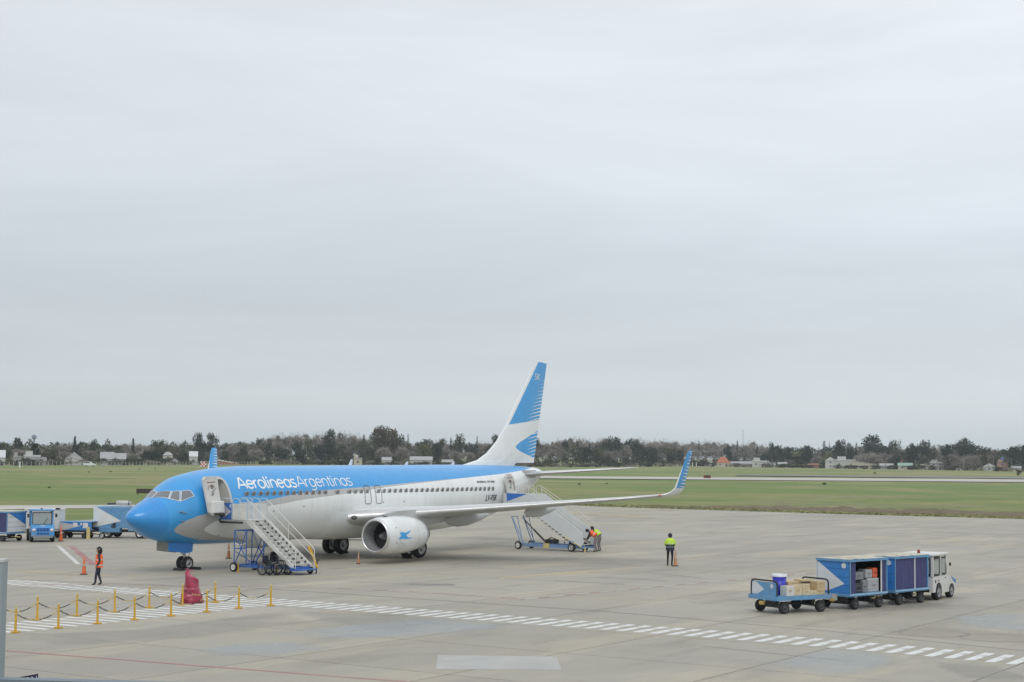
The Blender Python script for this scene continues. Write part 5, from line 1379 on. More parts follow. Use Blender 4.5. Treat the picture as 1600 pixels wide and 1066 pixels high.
mb = MB().add(V, [(i * K + k, i * K + (k + 1) % K, (i + 1) * K + (k + 1) % K, (i + 1) * K + k) for i in range(N) for k in range(K)] + [tuple(N * K + k for k in range(K))], 0, True)
mb.build('tarpaulin', mat('magenta_tarpaulin', (.30, .014, .05), .3, var=.35, scale=5, coat=.4, bump=1.0), r)
MB().lathe([(-.015, .30), (.015, .30)], (0, 0, .56), (0, 0, 1), 18, 0).build('tie_cord', mat('cord_pink', (.55, .15, .22)), r)
mb = MB(); mb.tube([(-.18 + .07 * cos(radians(a)), .0, 1.27 + .06 * sin(radians(a))) for a in range(0, 181, 30)], .016); mb.tube([(-.02 + .07 * cos(radians(a)), .0, 1.22 + .06 * sin(radians(a))) for a in range(0, 181, 30)], .016); mb.build('handle', mat('cord_pink', (.55, .15, .22)), r)
MB().box((0, 0, .015), (.6, .5, .03)).build('trolley_base', BLACK, r)


# ---- baggage train
def slats(mb, x, y0, y1, z0, z1, n, th): ...


def cart_base(r, L, W_, deck, m_, rr=.21, tail=True):
    MB().rbox((0, 0, deck - .06), (L, W_, .12), .02).build('deck', m_, r)
    for sx in (-1, 1):
        for sy in (-1, 1):
            wheel_l(r, (sx * (L / 2 - .45), sy * (W_ / 2 - .10), rr), rr, .17, rim=DARK)
        MB().cyl((sx * (L / 2 - .45), -W_ / 2 + .12, rr), (sx * (L / 2 - .45), W_ / 2 - .12, rr), .035).prism([(sx * (L / 2 - .45) - .12, deck - .12), (sx * (L / 2 - .45) + .12, deck - .12), (sx * (L / 2 - .45) + .03, rr), (sx * (L / 2 - .45) - .03, rr)], 1, -.3, .3).build('axle', DARK, r)
    MB().tube([(-L / 2 + .4, 0, rr + .05), (L / 2 - .3, 0, rr + .08)], .04).tube([(-L / 2 + .6, .25, rr + .1), (L / 2 - .6, .25, rr + .1)], .025).build('chassis_beam', DARK, r)
    MB().tube([(L / 2 - .3, -.15, rr + .1), (L / 2 + .35, 0, rr + .08)], .028).tube([(L / 2 - .3, .15, rr + .1), (L / 2 + .35, 0, rr + .08)], .028).build('drawbar', PALE_YELLOW, r)
    MB().rbox((-L / 2 - .06, 0, rr + .16), (.16, .18, .14), .02).build('tow_coupling', mat('coupling_yellow', (.45, .32, .1), .6), r)


def end_panel(r, x, W_, z0, z1, style, outward):
    th = .03; H = z1 - z0; e = x + outward * (th / 2 + .003)
    n = 4; hh = H / n
    for k in range(n): MB().box((x, 0, z0 + hh * (k + .5)), (th, W_, hh - .012)).build('panel_board', CART_BLUE if style != 'white' else WHITE, r)
    WP = mat('arrow_white', (.60, .63, .66), .45, var=.05)
    if style == 'arrow':
        # white wedge with its point towards the open side
        a = [(W_ / 2, z1 - .06), (-W_ / 2 + .24, z0 + H * .30), (W_ / 2 - .62, z0 + H * .10), (W_ / 2, z0 + H * .0 + .02)]
        MB().add([(e, y, z_) for y, z_ in a], [(0, 1, 2, 3)]).build('arrow_marking', WP, r, recalc=False)
    elif style == 'small':
        a = [(W_ / 2 - .05, z0 + H * .68), (-.02, z0 + H * .48), (W_ / 2 - .05, z0 + H * .3)]
        MB().add([(e, y, z_) for y, z_ in a], [(0, 1, 2)]).build('arrow_marking', WP, r, recalc=False)
    if style in ('arrow', 'small'):
        MB().lathe([(0, .001), (0, .11)], (e + outward * .002, -W_ / 2 + .27, z1 - .20), (outward, 0, 0), 16, 0).build('round_badge', WP, r, recalc=False)


def covered_cart(name, label, pos, rz, open_side, style, L=2.5, W_=1.55, group='covered baggage carts', post=.25):
    r = local(name, label, 'baggage cart', pos, rz, group); deck = .62; z1 = 1.92
    cart_base(r, L, W_, deck, PALE_BLUE)
    end_panel(r, -L / 2 + .02, W_, deck + .0, z1, style, -1); end_panel(r, L / 2 - .02, W_, deck, z1, 'plain', 1)
    # canopy with sagging cream tarpaulin top
    mb = MB(); nx, ny = 12, 8; rg_ = random.Random(int(pos[0] * 10)); V = []
    for i in range(nx + 1):
        for j in range(ny + 1):
            V.append((-L / 2 - .05 + (L + .1) * i / nx, -W_ / 2 - .04 + (W_ + .08) * j / ny, z1 + .05 + (.05 * sin(pi * j / ny) * (0 if i in (0, nx) else 1)) + (rg_.uniform(-.012, .018) if 0 < i < nx else 0)))
    mb.add(V, [(i * (ny + 1) + j, (i + 1) * (ny + 1) + j, (i + 1) * (ny + 1) + j + 1, i * (ny + 1) + j + 1) for i in range(nx) for j in range(ny)], 0, True)
    mb.build('canopy_top', mat('canopy_cream', (.50, .47, .38), .7, var=.2, scale=2.5, dirt=((.22, .2, .16), .8), bump=.5), r, recalc=False)
    MB().box((0, -W_ / 2 - .01, z1 + .0), (L + .08, .05, .10)).box((0, W_ / 2 + .01, z1), (L + .08, .05, .10)).box((-L / 2 - .03, 0, z1 + .0), (.04, W_ + .08, .09)).box((L / 2 + .03, 0, z1), (.04, W_ + .08, .09)).build('canopy_frame', PALE_BLUE, r)
    for sx in (-1, 1):
        for sy in (-1, 1): MB().box((sx * (L / 2 - .03), sy * (W_ / 2 - .0), (deck + z1) / 2), (.05, .05, z1 - deck)).build('corner_post', PALE_BLUE, r)
    for sy in (-1, 1): MB().box((post if sy < 0 else 0, sy * (W_ / 2 + .0), (deck + z1) / 2), (.045, .04, z1 - deck)).build('centre_post', WHITE, r)
    MB().box((-L / 2 - .05, .25, deck - .15), (.06, .9, .24)).build('bumper_plate', GREY, r)
    MB().box((0, -W_ / 2 - .03, deck - .03), (L, .04, .07)).build('side_rail', mat('rail_blue_pale', (.25, .45, .65)), r)

    def curtain(x0, x1, y, nm='curtain'):
        mb = MB(); n = max(6, int((x1 - x0) * 18)); V = []
        for i in range(n + 1):
            for z_ in (deck + .01, deck + .45, z1 - .4, z1 - .05): V.append((x0 + (x1 - x0) * i / n, y + .022 * sin(i * 1.7) + .008 * sin(i * 4.1), z_))
        mb.add(V, [(i * 4 + k, (i + 1) * 4 + k, (i + 1) * 4 + k + 1, i * 4 + k + 1) for i in range(n) for k in range(3)], 0, True); mb.build(nm, NAVY, r, recalc=False)
    curtain(-L / 2 + .05, L / 2 - .05, W_ / 2 - .03)
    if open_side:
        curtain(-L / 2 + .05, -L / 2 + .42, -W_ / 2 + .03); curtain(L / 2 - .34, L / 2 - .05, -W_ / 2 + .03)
        MB().box((L / 2 - .05, 0, (deck + z1) / 2), (.01, W_ - .08, z1 - deck - .04)).box((-L / 2 + .05, 0, (deck + z1) / 2), (.01, W_ - .08, z1 - deck - .04)).box((0, W_ / 2 - .08, (deck + z1) / 2), (L - .12, .01, z1 - deck - .04)).build('interior_shade', BLACK, r)  # black sheets put the shade inside the cart into colour
    else: curtain(-L / 2 + .05, .22, -W_ / 2 + .02); curtain(.28, L / 2 - .05, -W_ / 2 + .02)
    return r


c1p, c1r = (5.85, -34.72), radians(-15); c2p, c2r = (8.9, -35.4), radians(-13)
covered_cart('baggage_cart', 'open sided blue baggage cart with large white arrow and loaded bags inside', c1p, c1r, True, 'arrow', post=.86)
covered_cart('baggage_cart', 'blue baggage cart with closed navy curtains between the open cart and the tractor', c2p, c2r, False, 'small')


def at(pos, rz, x, y, z_): return (pos[0] + cos(rz) * x - sin(rz) * y, pos[1] + sin(rz) * x + cos(rz) * y, z_)


def suitcase(pos, rz, x, y, z_, d, m_, lab, cat='suitcase', rot=0):
    r = thing('suitcase', lab, cat, at(pos, rz, x, y, z_), rz + rot)
    b_ = MB().rbox((0, 0, d[2] / 2), d, .04).build('shell', m_, r)
    mb = MB()
    for k in range(3): mb.box((0, 0, d[2] * (k + 1) / 4), (d[0] + .008, d[1] + .008, .008))
    mb.build('groove', MIDGREY, b_); MB().tube([(-.08, -d[1] / 2, d[2] * .5), (-.08, -d[1] / 2 - .03, d[2] * .5), (.08, -d[1] / 2 - .03, d[2] * .5), (.08, -d[1] / 2, d[2] * .5)], .01, 5).build('handle', BLACK, r)
    return r


CG = mat('suitcase_grey', (.22, .23, .24), .45, var=.1); CS = mat('suitcase_silver', (.38, .39, .41), .4, var=.08); CO = mat('suitcase_orange', (.70, .10, .03), .45); CB = mat('suitcase_black', (.03, .03, .035), .5)
suitcase(c1p, c1r, -.52, -.48, .62, (.56, .36, .40), CB, 'black and grey box bag at the bottom left inside the open cart', 'bag')
suitcase(c1p, c1r, .46, -.50, .62, (.74, .38, .56), CS, 'silver suitcase standing on the deck below the orange one')
suitcase(c1p, c1r, -.06, -.42, .62, (.30, .5, .5), CG, 'dark grey suitcase wedged between the black box bag and silver case')
suitcase(c1p, c1r, -.40, -.38, 1.13, (.72, .42, .32), CG, 'grey suitcase lying above the black box bag')
suitcase(c1p, c1r, .22, -.45, 1.19, (.44, .40, .34), CS, 'small silver suitcase on top of the stack in the middle')
suitcase(c1p, c1r, .62, -.48, 1.19, (.32, .36, .38), CO, 'bright orange suitcase on top of the silver one')
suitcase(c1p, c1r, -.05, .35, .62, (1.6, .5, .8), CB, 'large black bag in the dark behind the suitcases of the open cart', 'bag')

# flat trolley
fp, fr = (2.58, -33.45), radians(-25); L, W_ = 2.75, 1.55
r = local('flat_cart', 'open flat blue baggage cart with black end hoops carrying cartons and a bucket', 'flat cart', fp, fr); deck = .66
cart_base(r, L, W_, deck, PALE_BLUE, .23)
MB().box((0, -W_ / 2 - .02, deck - .07), (L + .06, .05, .16)).box((0, W_ / 2 + .02, deck - .07), (L + .06, .05, .16)).box((-L / 2 - .03, 0, deck - .07), (.05, W_, .16)).build('edge_rail', PALE_BLUE, r)
for x, sgn in ((-L / 2 + .06, -1), (L / 2 - .08, 1)):
    H = .58
    P = [(x, -W_ / 2 + .03, deck), (x, -W_ / 2 + .03, deck + H - .15), (x, -W_ / 2 + .07, deck + H - .04), (x, -W_ / 2 + .18, deck + H), (x, W_ / 2 - .18, deck + H), (x, W_ / 2 - .07, deck + H - .04), (x, W_ / 2 - .03, deck + H - .15), (x, W_ / 2 - .03, deck)]
    MB().tube(P, .032, 8).build('end_hoop', BLACK, r)
    if sgn < 0:
        pn = MB().prism([(-W_ / 2 + .07, deck + .02), (W_ / 2 - .07, deck + .02), (W_ / 2 - .09, deck + H - .06), (-W_ / 2 + .1, deck + H - .06)], 0, x - .012, x + .012).build('end_panel', PALE_BLUE, r)
        MB().add([(x - .017, W_ / 2 - .08, deck + .04), (x - .017, W_ / 2 - .1, deck + H - .09), (x - .017, W_ / 2 - .35, deck + H - .08), (x - .017, -.02, deck + .24), (x - .017, W_ / 2 - .40, deck + .04)], [(0, 1, 2, 3, 4)]).build('arrow_marking', mat('arrow_white', (.6, .63, .66)), pn, recalc=False)
        MB().lathe([(0, .001), (0, .085)], (x - .018, -W_ / 2 + .32, deck + .38), (-1, 0, 0), 14, 0).build('round_badge', mat('arrow_white', (.6, .63, .66)), pn, recalc=False)
b = thing('bucket', 'big royal blue plastic bucket with white rim at the corner of the flat cart', 'bucket', at(fp, fr, -.62, -.08, deck), 0)
MB().lathe([(0, .001), (0, .21), (.72, .275), (.70, .25), (.05, .19), (.05, .001)], (0, 0, 0), (0, 0, 1), 22, 0).build('pail', mat('royal_blue_plastic', (.03, .035, .40), .35, var=.06), b)
MB().lathe([(.70, .28), (.80, .295), (.80, .25), (.72, .24)], (0, 0, 0), (0, 0, 1), 22, 0).build('rim', mat('white_plastic', (.72, .74, .78), .4), b)
BOXM = [mat('carton_kraft', (.52, .41, .24), .85, var=.08, scale=5), mat('carton_cream', (.58, .48, .32), .85, var=.08, scale=5), mat('carton_white', (.62, .60, .55), .8, var=.06, scale=5)]
boxes = [(-.62, -.52, 0, .38, .36, .38, 2, 'pale grey white carton at the near corner of the flat cart'), (-.20, -.50, 0, .44, .36, .40, 1, 'large cream carton next to the pale grey one'),
         (.22, -.52, 0, .38, .34, .26, 1, 'cream carton in the lower near row at the middle'), (.22, -.52, .265, .34, .30, .16, 1, 'flat cream carton lying on the lower middle carton'),
         (.60, -.53, 0, .34, .32, .16, 1, 'low cream carton in the near row towards the drawbar'), (.98, -.50, 0, .38, .36, .13, 0, 'bottom kraft tray of the slim stack at the drawbar end'),
         (.98, -.50, .135, .40, .38, .13, 0, 'second kraft tray up in the slim stack'), (.98, -.50, .27, .39, .36, .13, 0, 'third kraft tray up in the slim stack'), (.98, -.50, .405, .40, .38, .11, 0, 'top kraft tray of the slim stack'),
         (-.05, -.02, 0, .62, .5, .34, 0, 'wide kraft carton behind the near row'), (-.05, -.02, .345, .58, .46, .16, 0, 'kraft carton stacked on the wide one behind'),
         (.62, -.05, 0, .6, .5, .40, 0, 'tall kraft carton in the centre of the flat cart'), (.62, -.05, .405, .56, .44, .15, 0, 'kraft lid carton highest of the centre stack'),
         (.95, .42, 0, .5, .4, .42, 1, 'cream carton at the far drawbar corner'), (.3, .45, 0, .6, .4, .3, 0, 'kraft carton on the far side of the flat cart')]
for x, y, z_, a, b_, c_, mi, lab in boxes:
    q = thing('cardboard_box', lab, 'box', at(fp, fr, x, y, deck + z_ + .002), fr + random.uniform(-.03, .03), 'cartons on the flat cart')
    MB().rbox((0, 0, c_ / 2), (a, b_, c_), .008).build('carton', BOXM[mi], q)
    MB().box((0, 0, c_ + .001), (a * .98, .05, .004)).box((0, -b_ / 2 - .002, c_ * .5), (.14, .003, c_ * .25)).build('tape_and_label', mat('tape', (.45, .36, .25)), q)
tag(MB().rbox((0, 0, .03), (.4, .12, .06), .02).build('strap', BLACK, None, at(fp, fr, .34, -.5, deck + .45), (0, 0, fr)), 'black strap bundle lying across the middle cartons of the flat cart', 'strap')

# ---- white towing tractor
tp, tr = (12.08, -35.70), radians(-1); r = local('tow_tractor', 'white towing tractor with large cab windows and red beacon heading the baggage train', 'tractor', tp, tr); r.scale = (1.1, 1.12, 1.0)
L, W_ = 2.75, 1.36; TW = mat('tractor_white', (.62, .62, .60), .45, var=.07, scale=2, dirt=((.35, .33, .3), .5))
body = [(-1.35, .35), (-1.35, .98), (-1.28, 1.0), (.15, 1.0), (.28, 1.02), (.95, .88), (1.25, .72), (1.36, .45), (1.36, .30), (1.12, .28), (1.10, .44), (.98, .58), (.80, .62), (.62, .58), (.50, .44), (.48, .28), (-.32, .28), (-.34, .50), (-.46, .68), (-.68, .76), (-.90, .68), (-1.02, .50), (-1.04, .35)]
MB().prism(body, 1, -W_ / 2, W_ / 2).build('body', TW, r)
for y in (-1, 1):
    yo = y * (W_ / 2 - .03)
    for x0, x1, nm in ((-1.32, -.50, 'side_window'), (-.42, .22, 'door_window')):
        MB().box(((x0 + x1) / 2, yo, 1.42), (x1 - x0 - .12, .015, .62)).build(nm, PALEGLASS, r)
        mb = MB(); ribbon(mb, rrect(x0 + .05, x1 - .05, 1.08, 1.76, .06), .05, lambda a, b_: (a, y * (W_ / 2 + .004), b_), True); mb.build('window_seal', BLACK, r, recalc=False)
    for x in (-1.32, -.46, .27): MB().prism([(x - .05, 1.0), (x + .05, 1.0), (x + .05 + (-.10 if x > 0 else 0), 1.84), (x - .05 + (-.10 if x > 0 else 0), 1.84)], 1, yo - .04, yo + .04).build('cab_pillar', TW, r)
    MB().lathe([(0, .001), (0, .07)], (-1.05 + .0, y * (W_ / 2 + .004), .80), (0, y, 0), 12, 0).build('fuel_cap', BLACK, r, recalc=False)
    MB().box((-.72, y * (W_ / 2 + .004), .83), (.22, .004, .04)).build('red_marking', mat('dark_red', (.25, .05, .05)), r)
    MB().box((.05, y * (W_ / 2 + .01), .9), (.1, .02, .03)).build('door_handle', BLACK, r)
    MB().rbox((.42, y * (W_ / 2 + .07), 1.45), (.04, .08, .14), .02).build('side_mirror', BLACK, r)
    wheel_l(r, (-.68, y * (W_ / 2 - .10), .34), .34, .22, rim=MIDGREY); wheel_l(r, (.80, y * (W_ / 2 - .10), .30), .30, .2, rim=MIDGREY)
    MB().ball((1.28, y * .45, .60), .09, 6, 0, (.6, 1, 1)).build('headlight', mat('headlight_glass', (.6, .62, .65), .15), r)
mb = MB(); mb.add([(.20, -.56, 1.78), (.20, .56, 1.78), (.34, .6, 1.05), (.34, -.6, 1.05)], [(0, 1, 2, 3)]); mb.build('windscreen', PALEGLASS, r, recalc=False)
# rear face window: black-framed
MB().box((-1.345, 0, 1.42), (.015, W_ - .28, .60)).build('rear_window', PALEGLASS, r)
mb = MB(); ribbon(mb, rrect(-W_ / 2 + .1, W_ / 2 - .1, 1.08, 1.76, .07), .055, lambda a, b_: (-1.358, a, b_), True); mb.build('window_seal', BLACK, r, recalc=False)
MB().box((-1.32, 0, 1.81), (.06, W_ - .1, .07)).build('cab_rail', TW, r)
MB().rbox((-.5, 0, 1.90), (1.84, W_ + .06, .10), .03).build('roof', TW, r); MB().rbox((.36, 0, 1.88), (.2, W_ + .02, .06), .02).build('roof_visor', PALE_BLUE, r)
MB().cyl((-.95, 0, 1.95), (-.95, 0, 2.0), .06).cyl((-.95, 0, 2.0), (-.95, 0, 2.10), .055, .04).build('beacon_light', mat('beacon_dark_red', (.22, .03, .02), .3), r)
MB().box((1.38, 0, .38), (.06, W_ * .9, .16)).box((-1.38, 0, .42), (.06, W_ * .8, .12)).build('bumper', BLACK, r)
MB().prism([(.7, .93), (1.25, .74), (1.3, .6), (1.0, .7)], 1, -W_ / 2 - .008, W_ / 2 + .008).build('blue_flash', CART_BLUE, r)
MB().cyl((-1.38, 0, .42), (-1.55, 0, .42), .04).build('tow_coupling', DARK, r)
MB().rbox((-.2, .25, 1.05), (.4, .4, .12), .03).rbox((-.42, .25, 1.3), (.12, .4, .5), .04).build('driver_seat', BLACK, r)
MB().tube([(.12, .25, 1.0), (-.02, .25, 1.22)], .02).lathe([(-.012, .15), (.012, .15)], (-.02, .25, 1.24), (-.5, 0, .8), 14, 0).build('steering_wheel', BLACK, r)

# ---- left group ---------------------------------------------------------
# blue tractor facing us
p = G(66, 847); r = local('tow_tractor', 'pale blue towing tractor facing the camera with a square windscreen and double grille', 'tractor', (p.x + .6, p.y + .8), YAW + pi + radians(20))
TB = mat('tractor_blue', (.07, .27, .56), .45, var=.1, scale=3, dirt=((.3, .33, .36), .5)); W_ = 1.45
prof = [(-1.35, .38), (-1.35, 1.0), (.35, 1.0), (.5, 1.12), (1.15, 1.02), (1.38, .85), (1.42, .4), (1.1, .28), (-1.1, .28)]
MB().prism(prof, 1, -W_ / 2, W_ / 2).build('body', TB, r)
MB().prism([(-1.3, .55), (-.05, .55), (.15, 1.0), (-1.3, 1.0)], 1, -W_ / 2 - .006, W_ / 2 + .006).build('white_flank', WHITE, r)
for y in (-1, 1):
    for x in (-1.28, -.35, .38): MB().prism([(x - .05, 1.0), (x + .05, 1.0), (x + (-.02 if x < .3 else -.08) + .05, 2.0), (x + (-.02 if x < .3 else -.08) - .05, 2.0)], 1, y * (W_ / 2 - .05) - .04, y * (W_ / 2 - .05) + .04).build('cab_pillar', TB, r)
    MB().box((-.82, y * (W_ / 2 - .03), 1.5), (.84, .02, .9)).build('cab_side', mat('tractor_deep_blue', (.04, .16, .38), .5), r)
    MB().box((-.82, y * (W_ / 2 - .015), 1.72), (.22, .02, .22)).build('notice', WHITE, r)
    wheel_l(r, (-.85, y * (W_ / 2 + .02), .40), .40, .26); wheel_l(r, (.85, y * (W_ / 2 - .06), .32), .32, .22)
    MB().lathe([(-.02, .001), (-.02, .11), (.03, .12), (.04, .001)], (1.38, y * .56, .78), (1, 0, 0), 14, 0).build('headlight', mat('headlight_glass', (.6, .62, .65), .15), r)
    MB().rbox((.5, y * (W_ / 2 + .16), 1.7), (.05, .14, .24), .02).tube([(.4, y * (W_ / 2), 1.8), (.5, y * (W_ / 2 + .16), 1.8)], .012).build('side_mirror', BLACK, r)
MB().rbox((-.45, 0, 2.04), (1.95, W_ + .08, .10), .03).build('roof', PALE_BLUE, r)
MB().cyl((-.3, 0, 2.09), (-.3, 0, 2.16), .07).build('beacon_light', BLACK, r)
MB().box((.38, 0, 1.52), (.02, W_ - .22, .78)).build('windscreen', PALEGLASS, r)
mb = MB(); ribbon(mb, rrect(-W_ / 2 + .12, W_ / 2 - .12, 1.12, 1.92, .08), .045, lambda a, b_: (.40, a, b_), True); mb.build('window_seal', BLACK, r, recalc=False)
MB().tube([(.42, .1, 1.14), (.42, .35, 1.55)], .012).build('wiper', BLACK, r)
mb = MB()
for z_ in (.88, .76): 
    for k in range(4): mb.box((1.405, -.30 + k * .2, z_), (.02, .17, .09))
g_ = mb.build('upper_grille', mat('grille_deep_blue', (.02, .09, .34), .4), r); mb = MB()
for k in range(4): mb.box((1.425, -.30 + k * .2, .56), (.02, .17, .12))
mb.build('lower_grille', mat('grille_deep_blue', (.02, .09, .34), .4), r)
MB().box((1.12, 0, 1.05), (.02, .3, .06), rot=(0, .2, 0)).build('plate', WHITE, r); MB().box((1.46, 0, .36), (.06, W_ - .2, .14)).build('bumper', mat('bumper_steel_dirty', (.25, .27, .28)), r)
# curtained cart towed behind it
p = G(12, 846.5); cr_ = YAW + pi / 2 + radians(158)
covered_cart('baggage_cart', 'curtained baggage cart at the left edge of the photo behind the blue tractor', (p.x + .4, p.y + 1.3), YAW - pi / 2 - radians(26), False, 'white', 2.9, 1.7)
r_ = [o for o in bpy.data.objects if o.name.startswith('baggage_cart')][-1]
mb = MB(); mb.add([(2.9 / 2 + .012, -.75, 1.86), (2.9 / 2 + .012, .8, 1.86), (2.9 / 2 + .012, .8, 1.1)], [(0, 1, 2)]); mb.build('arrow_marking', CART_BLUE, r_, recalc=False)
for k in range(4): MB().box((1.45, 0, .62 + .325 * (k + .5)), (.012, 1.66, .31)).build('panel_board', WHITE, r_)
# plain white box cart
p = G(97, 843.5); r = local('box_cart', 'plain white panelled box cart standing right behind the blue tractor', 'baggage cart', (p.x + .75, p.y + 2.6), YAW - pi / 2 + radians(-2))
cart_base(r, 2.3, 1.5, .62, GREY)
for k in range(8): MB().box((0, -.76, .66 + .16 * k + .08), (2.3, .03, .15)).build('panel_board', WHITE, r)
for k in range(4): MB().box((1.15, 0, .66 + .32 * k + .16), (.03, 1.5, .31)).build('panel_board', WHITE, r)
MB().box((-1.15, 0, 1.3), (.03, 1.5, 1.28)).box((0, .76, 1.3), (2.3, .03, 1.28)).build('back_wall', WHITE, r)
MB().box((0, 0, 1.97), (2.4, 1.6, .06)).build('roof', WHITE, r); MB().box((1.1, -.7, 2.03), (.26, .26, .10)).build('roof_clip', BLACK, r)
# low dolly
p = G(138, 842); dr_ = YAW - pi / 2 + radians(-5); r = local('luggage_dolly', 'low two-axle dolly with blue and grey side boards bearing white notices', 'dolly', (p.x + .1, p.y + 1.2), dr_)
cart_base(r, 2.35, 1.4, .55, DARK, .2)
for y in (-.72, .72): 
    a = MB().box((.05, y, .86), (2.4, .03, .58)).build('side_board', CART_BLUE, r)
    MB().add([(-1.14, y - .018, .60), (-.55, y - .018, .60), (.55, y - .018, .88), (-1.14, y - .018, 1.13)], [(0, 1, 2, 3)]).build('arrow_marking', GREY, a, recalc=False)
    MB().box((.1, y - .024, .95), (.32, .004, .26)).box((.82, y - .024, .9), (.36, .004, .36)).box((.52, y - .024, 1.0), (.12, .004, .14)).build('notice', WHITE, a)
MB().box((0, 0, 1.14), (2.45, 1.5, .03)).build('top_frame', PALE_BLUE, r)
MB().box((1.05, -.78, .45), (.22, .12, .7)).cyl((1.05, -.78, .0), (1.05, -.78, .12), .14).build('stand', PALE_YELLOW, r)
wheel_l(r, (1.9, -.4, .22), .22, .14); MB().tube([(1.1, -.2, .35), (1.9, -.4, .25)], .03).build('outrigger', DARK, r)
# service truck
p = G(176, 842); rz_ = YAW - pi / 2 + radians(-8); r = local('service_truck', 'sky blue service truck with white wedge on its box and a steel roof tank', 'truck', (p.x + 1.35, p.y + .95), rz_)
MB().rbox((-.15, 0, 1.42), (2.5, 1.9, 1.45), .04).build('box_body', PALE_BLUE, r)
MB().add([(-1.405, -.956, .72), (.62, -.956, 1.18), (-1.2, -.956, 2.13), (-1.405, -.956, 2.13)], [(0, 1, 2, 3)]).build('wedge_marking', WHITE, r, recalc=False)
MB().box((-1.41, 0, 1.42), (.012, 1.86, 1.4)).build('rear_panel', WHITE, r)
MB().rbox((-.2, -.8, .58), (1.5, .5, .36), .03).build('side_locker', PALE_BLUE, r)
MB().prism([(1.12, .5), (1.12, 1.9), (1.75, 1.9), (2.0, 1.25), (2.65, 1.1), (2.7, .5)], 1, -.92, .92).build('cab', PALE_BLUE, r)
MB().prism([(1.3, 1.32), (1.3, 1.8), (1.7, 1.8), (1.88, 1.32)], 1, -.93, .93).build('cab_window', GLASS, r)
MB().box((.5, 0, .48), (4.2, .8, .16)).build('chassis_beam', DARK, r)
for x in (-.35, 1.95):
    for y in (-.82, .82): wheel_l(r, (x, y, .36), .36, .22)
t_ = MB().lathe([(0, .001), (.02, .16), (.1, .19), (.95, .19), (1.03, .16), (1.05, .001)], (-.1, -.1, 2.38), (1, 0, 0), 20, 0).build('roof_tank', mat('tank_steel', (.5, .5, .48), .4, .3, var=.08), r)
MB().cyl((-.15, -.1, 2.34), (-.75, -.1, 2.32), .07).lathe([(-.03, .22), (.03, .22)], (.86, -.1, 2.38), (1, 0, 0), 18, 0).build('tank_fitting', DARK, r)
MB().box((.2, -.1, 2.2), (1.6, .5, .06)).build('tank_cradle', WHITE, r)
MB().box((1.1, -.96, 1.35), (.08, .02, .34)).build('tail_light', RED, r); MB().box((.1, -1.06, .82), (.3, .05, .16)).cyl((.05, -1.05, .95), (.25, -1.05, 1.05), .06).build('hose_reel', DARK, r)
# vehicle glimpsed beneath the belly between the gear and engine
p = G(545, 848); r = local('luggage_dolly', 'dark dolly with a bright blue side glimpsed beneath the aircraft belly', 'dolly', (p.x + 3, p.y + 2), YAW - pi / 2)
cart_base(r, 3.4, 1.4, .6, DARK, .22); MB().box((-.9, -.7, .72), (.9, .04, .3)).build('side_board', CART_BLUE, r); MB().rbox((.8, -.2, .85), (.8, .5, .35), .05).build('motor', DARK, r)
# ---- signs on the field
def board(name, px, py, w, h, label, cols, cat='sign', legs=.25):
    p = G(px, py); r = thing(name, label, cat, (p.x, p.y, 0), YAW - pi / 2 + radians(4))
    n = len(cols)
    for i, (m_, wd) in enumerate(cols): x0 = -w / 2 + sum(c[1] for c in cols[:i]) * w; MB().rbox((x0 + wd * w / 2, 0, legs + h / 2), (wd * w - .02, .2, h), .03).build('sign_panel', m_, r)
    for x in (-w * .4, w * .4): MB().cyl((x, 0, -.1), (x, 0, legs + .05), .05).build('leg', DARK, r)


board('airfield_sign', 226, 774, 2.3, .66, 'long dark board standing in the grass just above the aircraft nose', [(mat('sign_back', (.05, .04, .035), .6), 1.0)])
board('airfield_sign', 1105, 748.5, 2.1, .8, 'small black and red runway sign beside the winglet in the distance', [(mat('sign_maroon', (.2, .03, .025)), .35), (BLACK, .4), (mat('sign_maroon', (.2, .03, .025)), .25)])

# ---- foreground: terminal window frame and sill close to the camera
FRAME = mat('window_frame_aluminium', (.30, .35, .37), .5, .2, var=.06, scale=6)


def near_pt(px, py, d):
    v = (_fw + _r2 * ((px - 800) / FPX) - _u2 * ((py - 533) / FPX)).normalized(); return CAMP + v * d


a = near_pt(3, 878, 5.0); b_ = near_pt(-2, 1062, 5.0)
r = thing('railing_post', 'out of focus pale metal railing post cut off by the left edge of the photo', 'post', (a.x, a.y, b_.z - .6), YAW)
MB().box((0, .035, (a.z - b_.z + .6) / 2), (.05, .09, a.z - b_.z + .6)).build('post', FRAME, r)
MB().box((0, .035, a.z - b_.z + .6 + .004), (.056, .096, .008)).build('post_cap', GREY, r)
a = near_pt(-60, 1060, 4.9); c = near_pt(520, 1076, 4.9); n_ = Vector((_fw.x, _fw.y, 0)).normalized() * .05; r = thing('railing_bar', 'blurred blue grey metal rail running along the bottom left edge of the photo', 'rail', tuple(a), 0)
V = [Vector((0, 0, 0)), c - a, c - a - Vector((0, 0, .12)), Vector((0, 0, -.12))]
MB().add(V + [v + n_ for v in V], [(0, 1, 2, 3), (7, 6, 5, 4), (0, 4, 5, 1), (1, 5, 6, 2), (2, 6, 7, 3), (3, 7, 4, 0)]).build('rail', mat('rail_blue_grey', (.16, .20, .235), .5, .2), r)
a = near_pt(46, 1062, 7.0); r = thing('hanging_sign', 'navy board with white capital letters ION showing above the rail at lower left', 'sign', tuple(a), YAW - pi / 2)
MB().add([(-.09, 0, -.08), (.035, 0, -.08), (.035, 0, .024), (-.06, 0, .006)], [(0, 1, 2, 3)]).box((-.02, .012, -.04), (.1, .01, .06)).build('board', mat('sign_navy', (.015, .015, .05), .5), r, recalc=False)
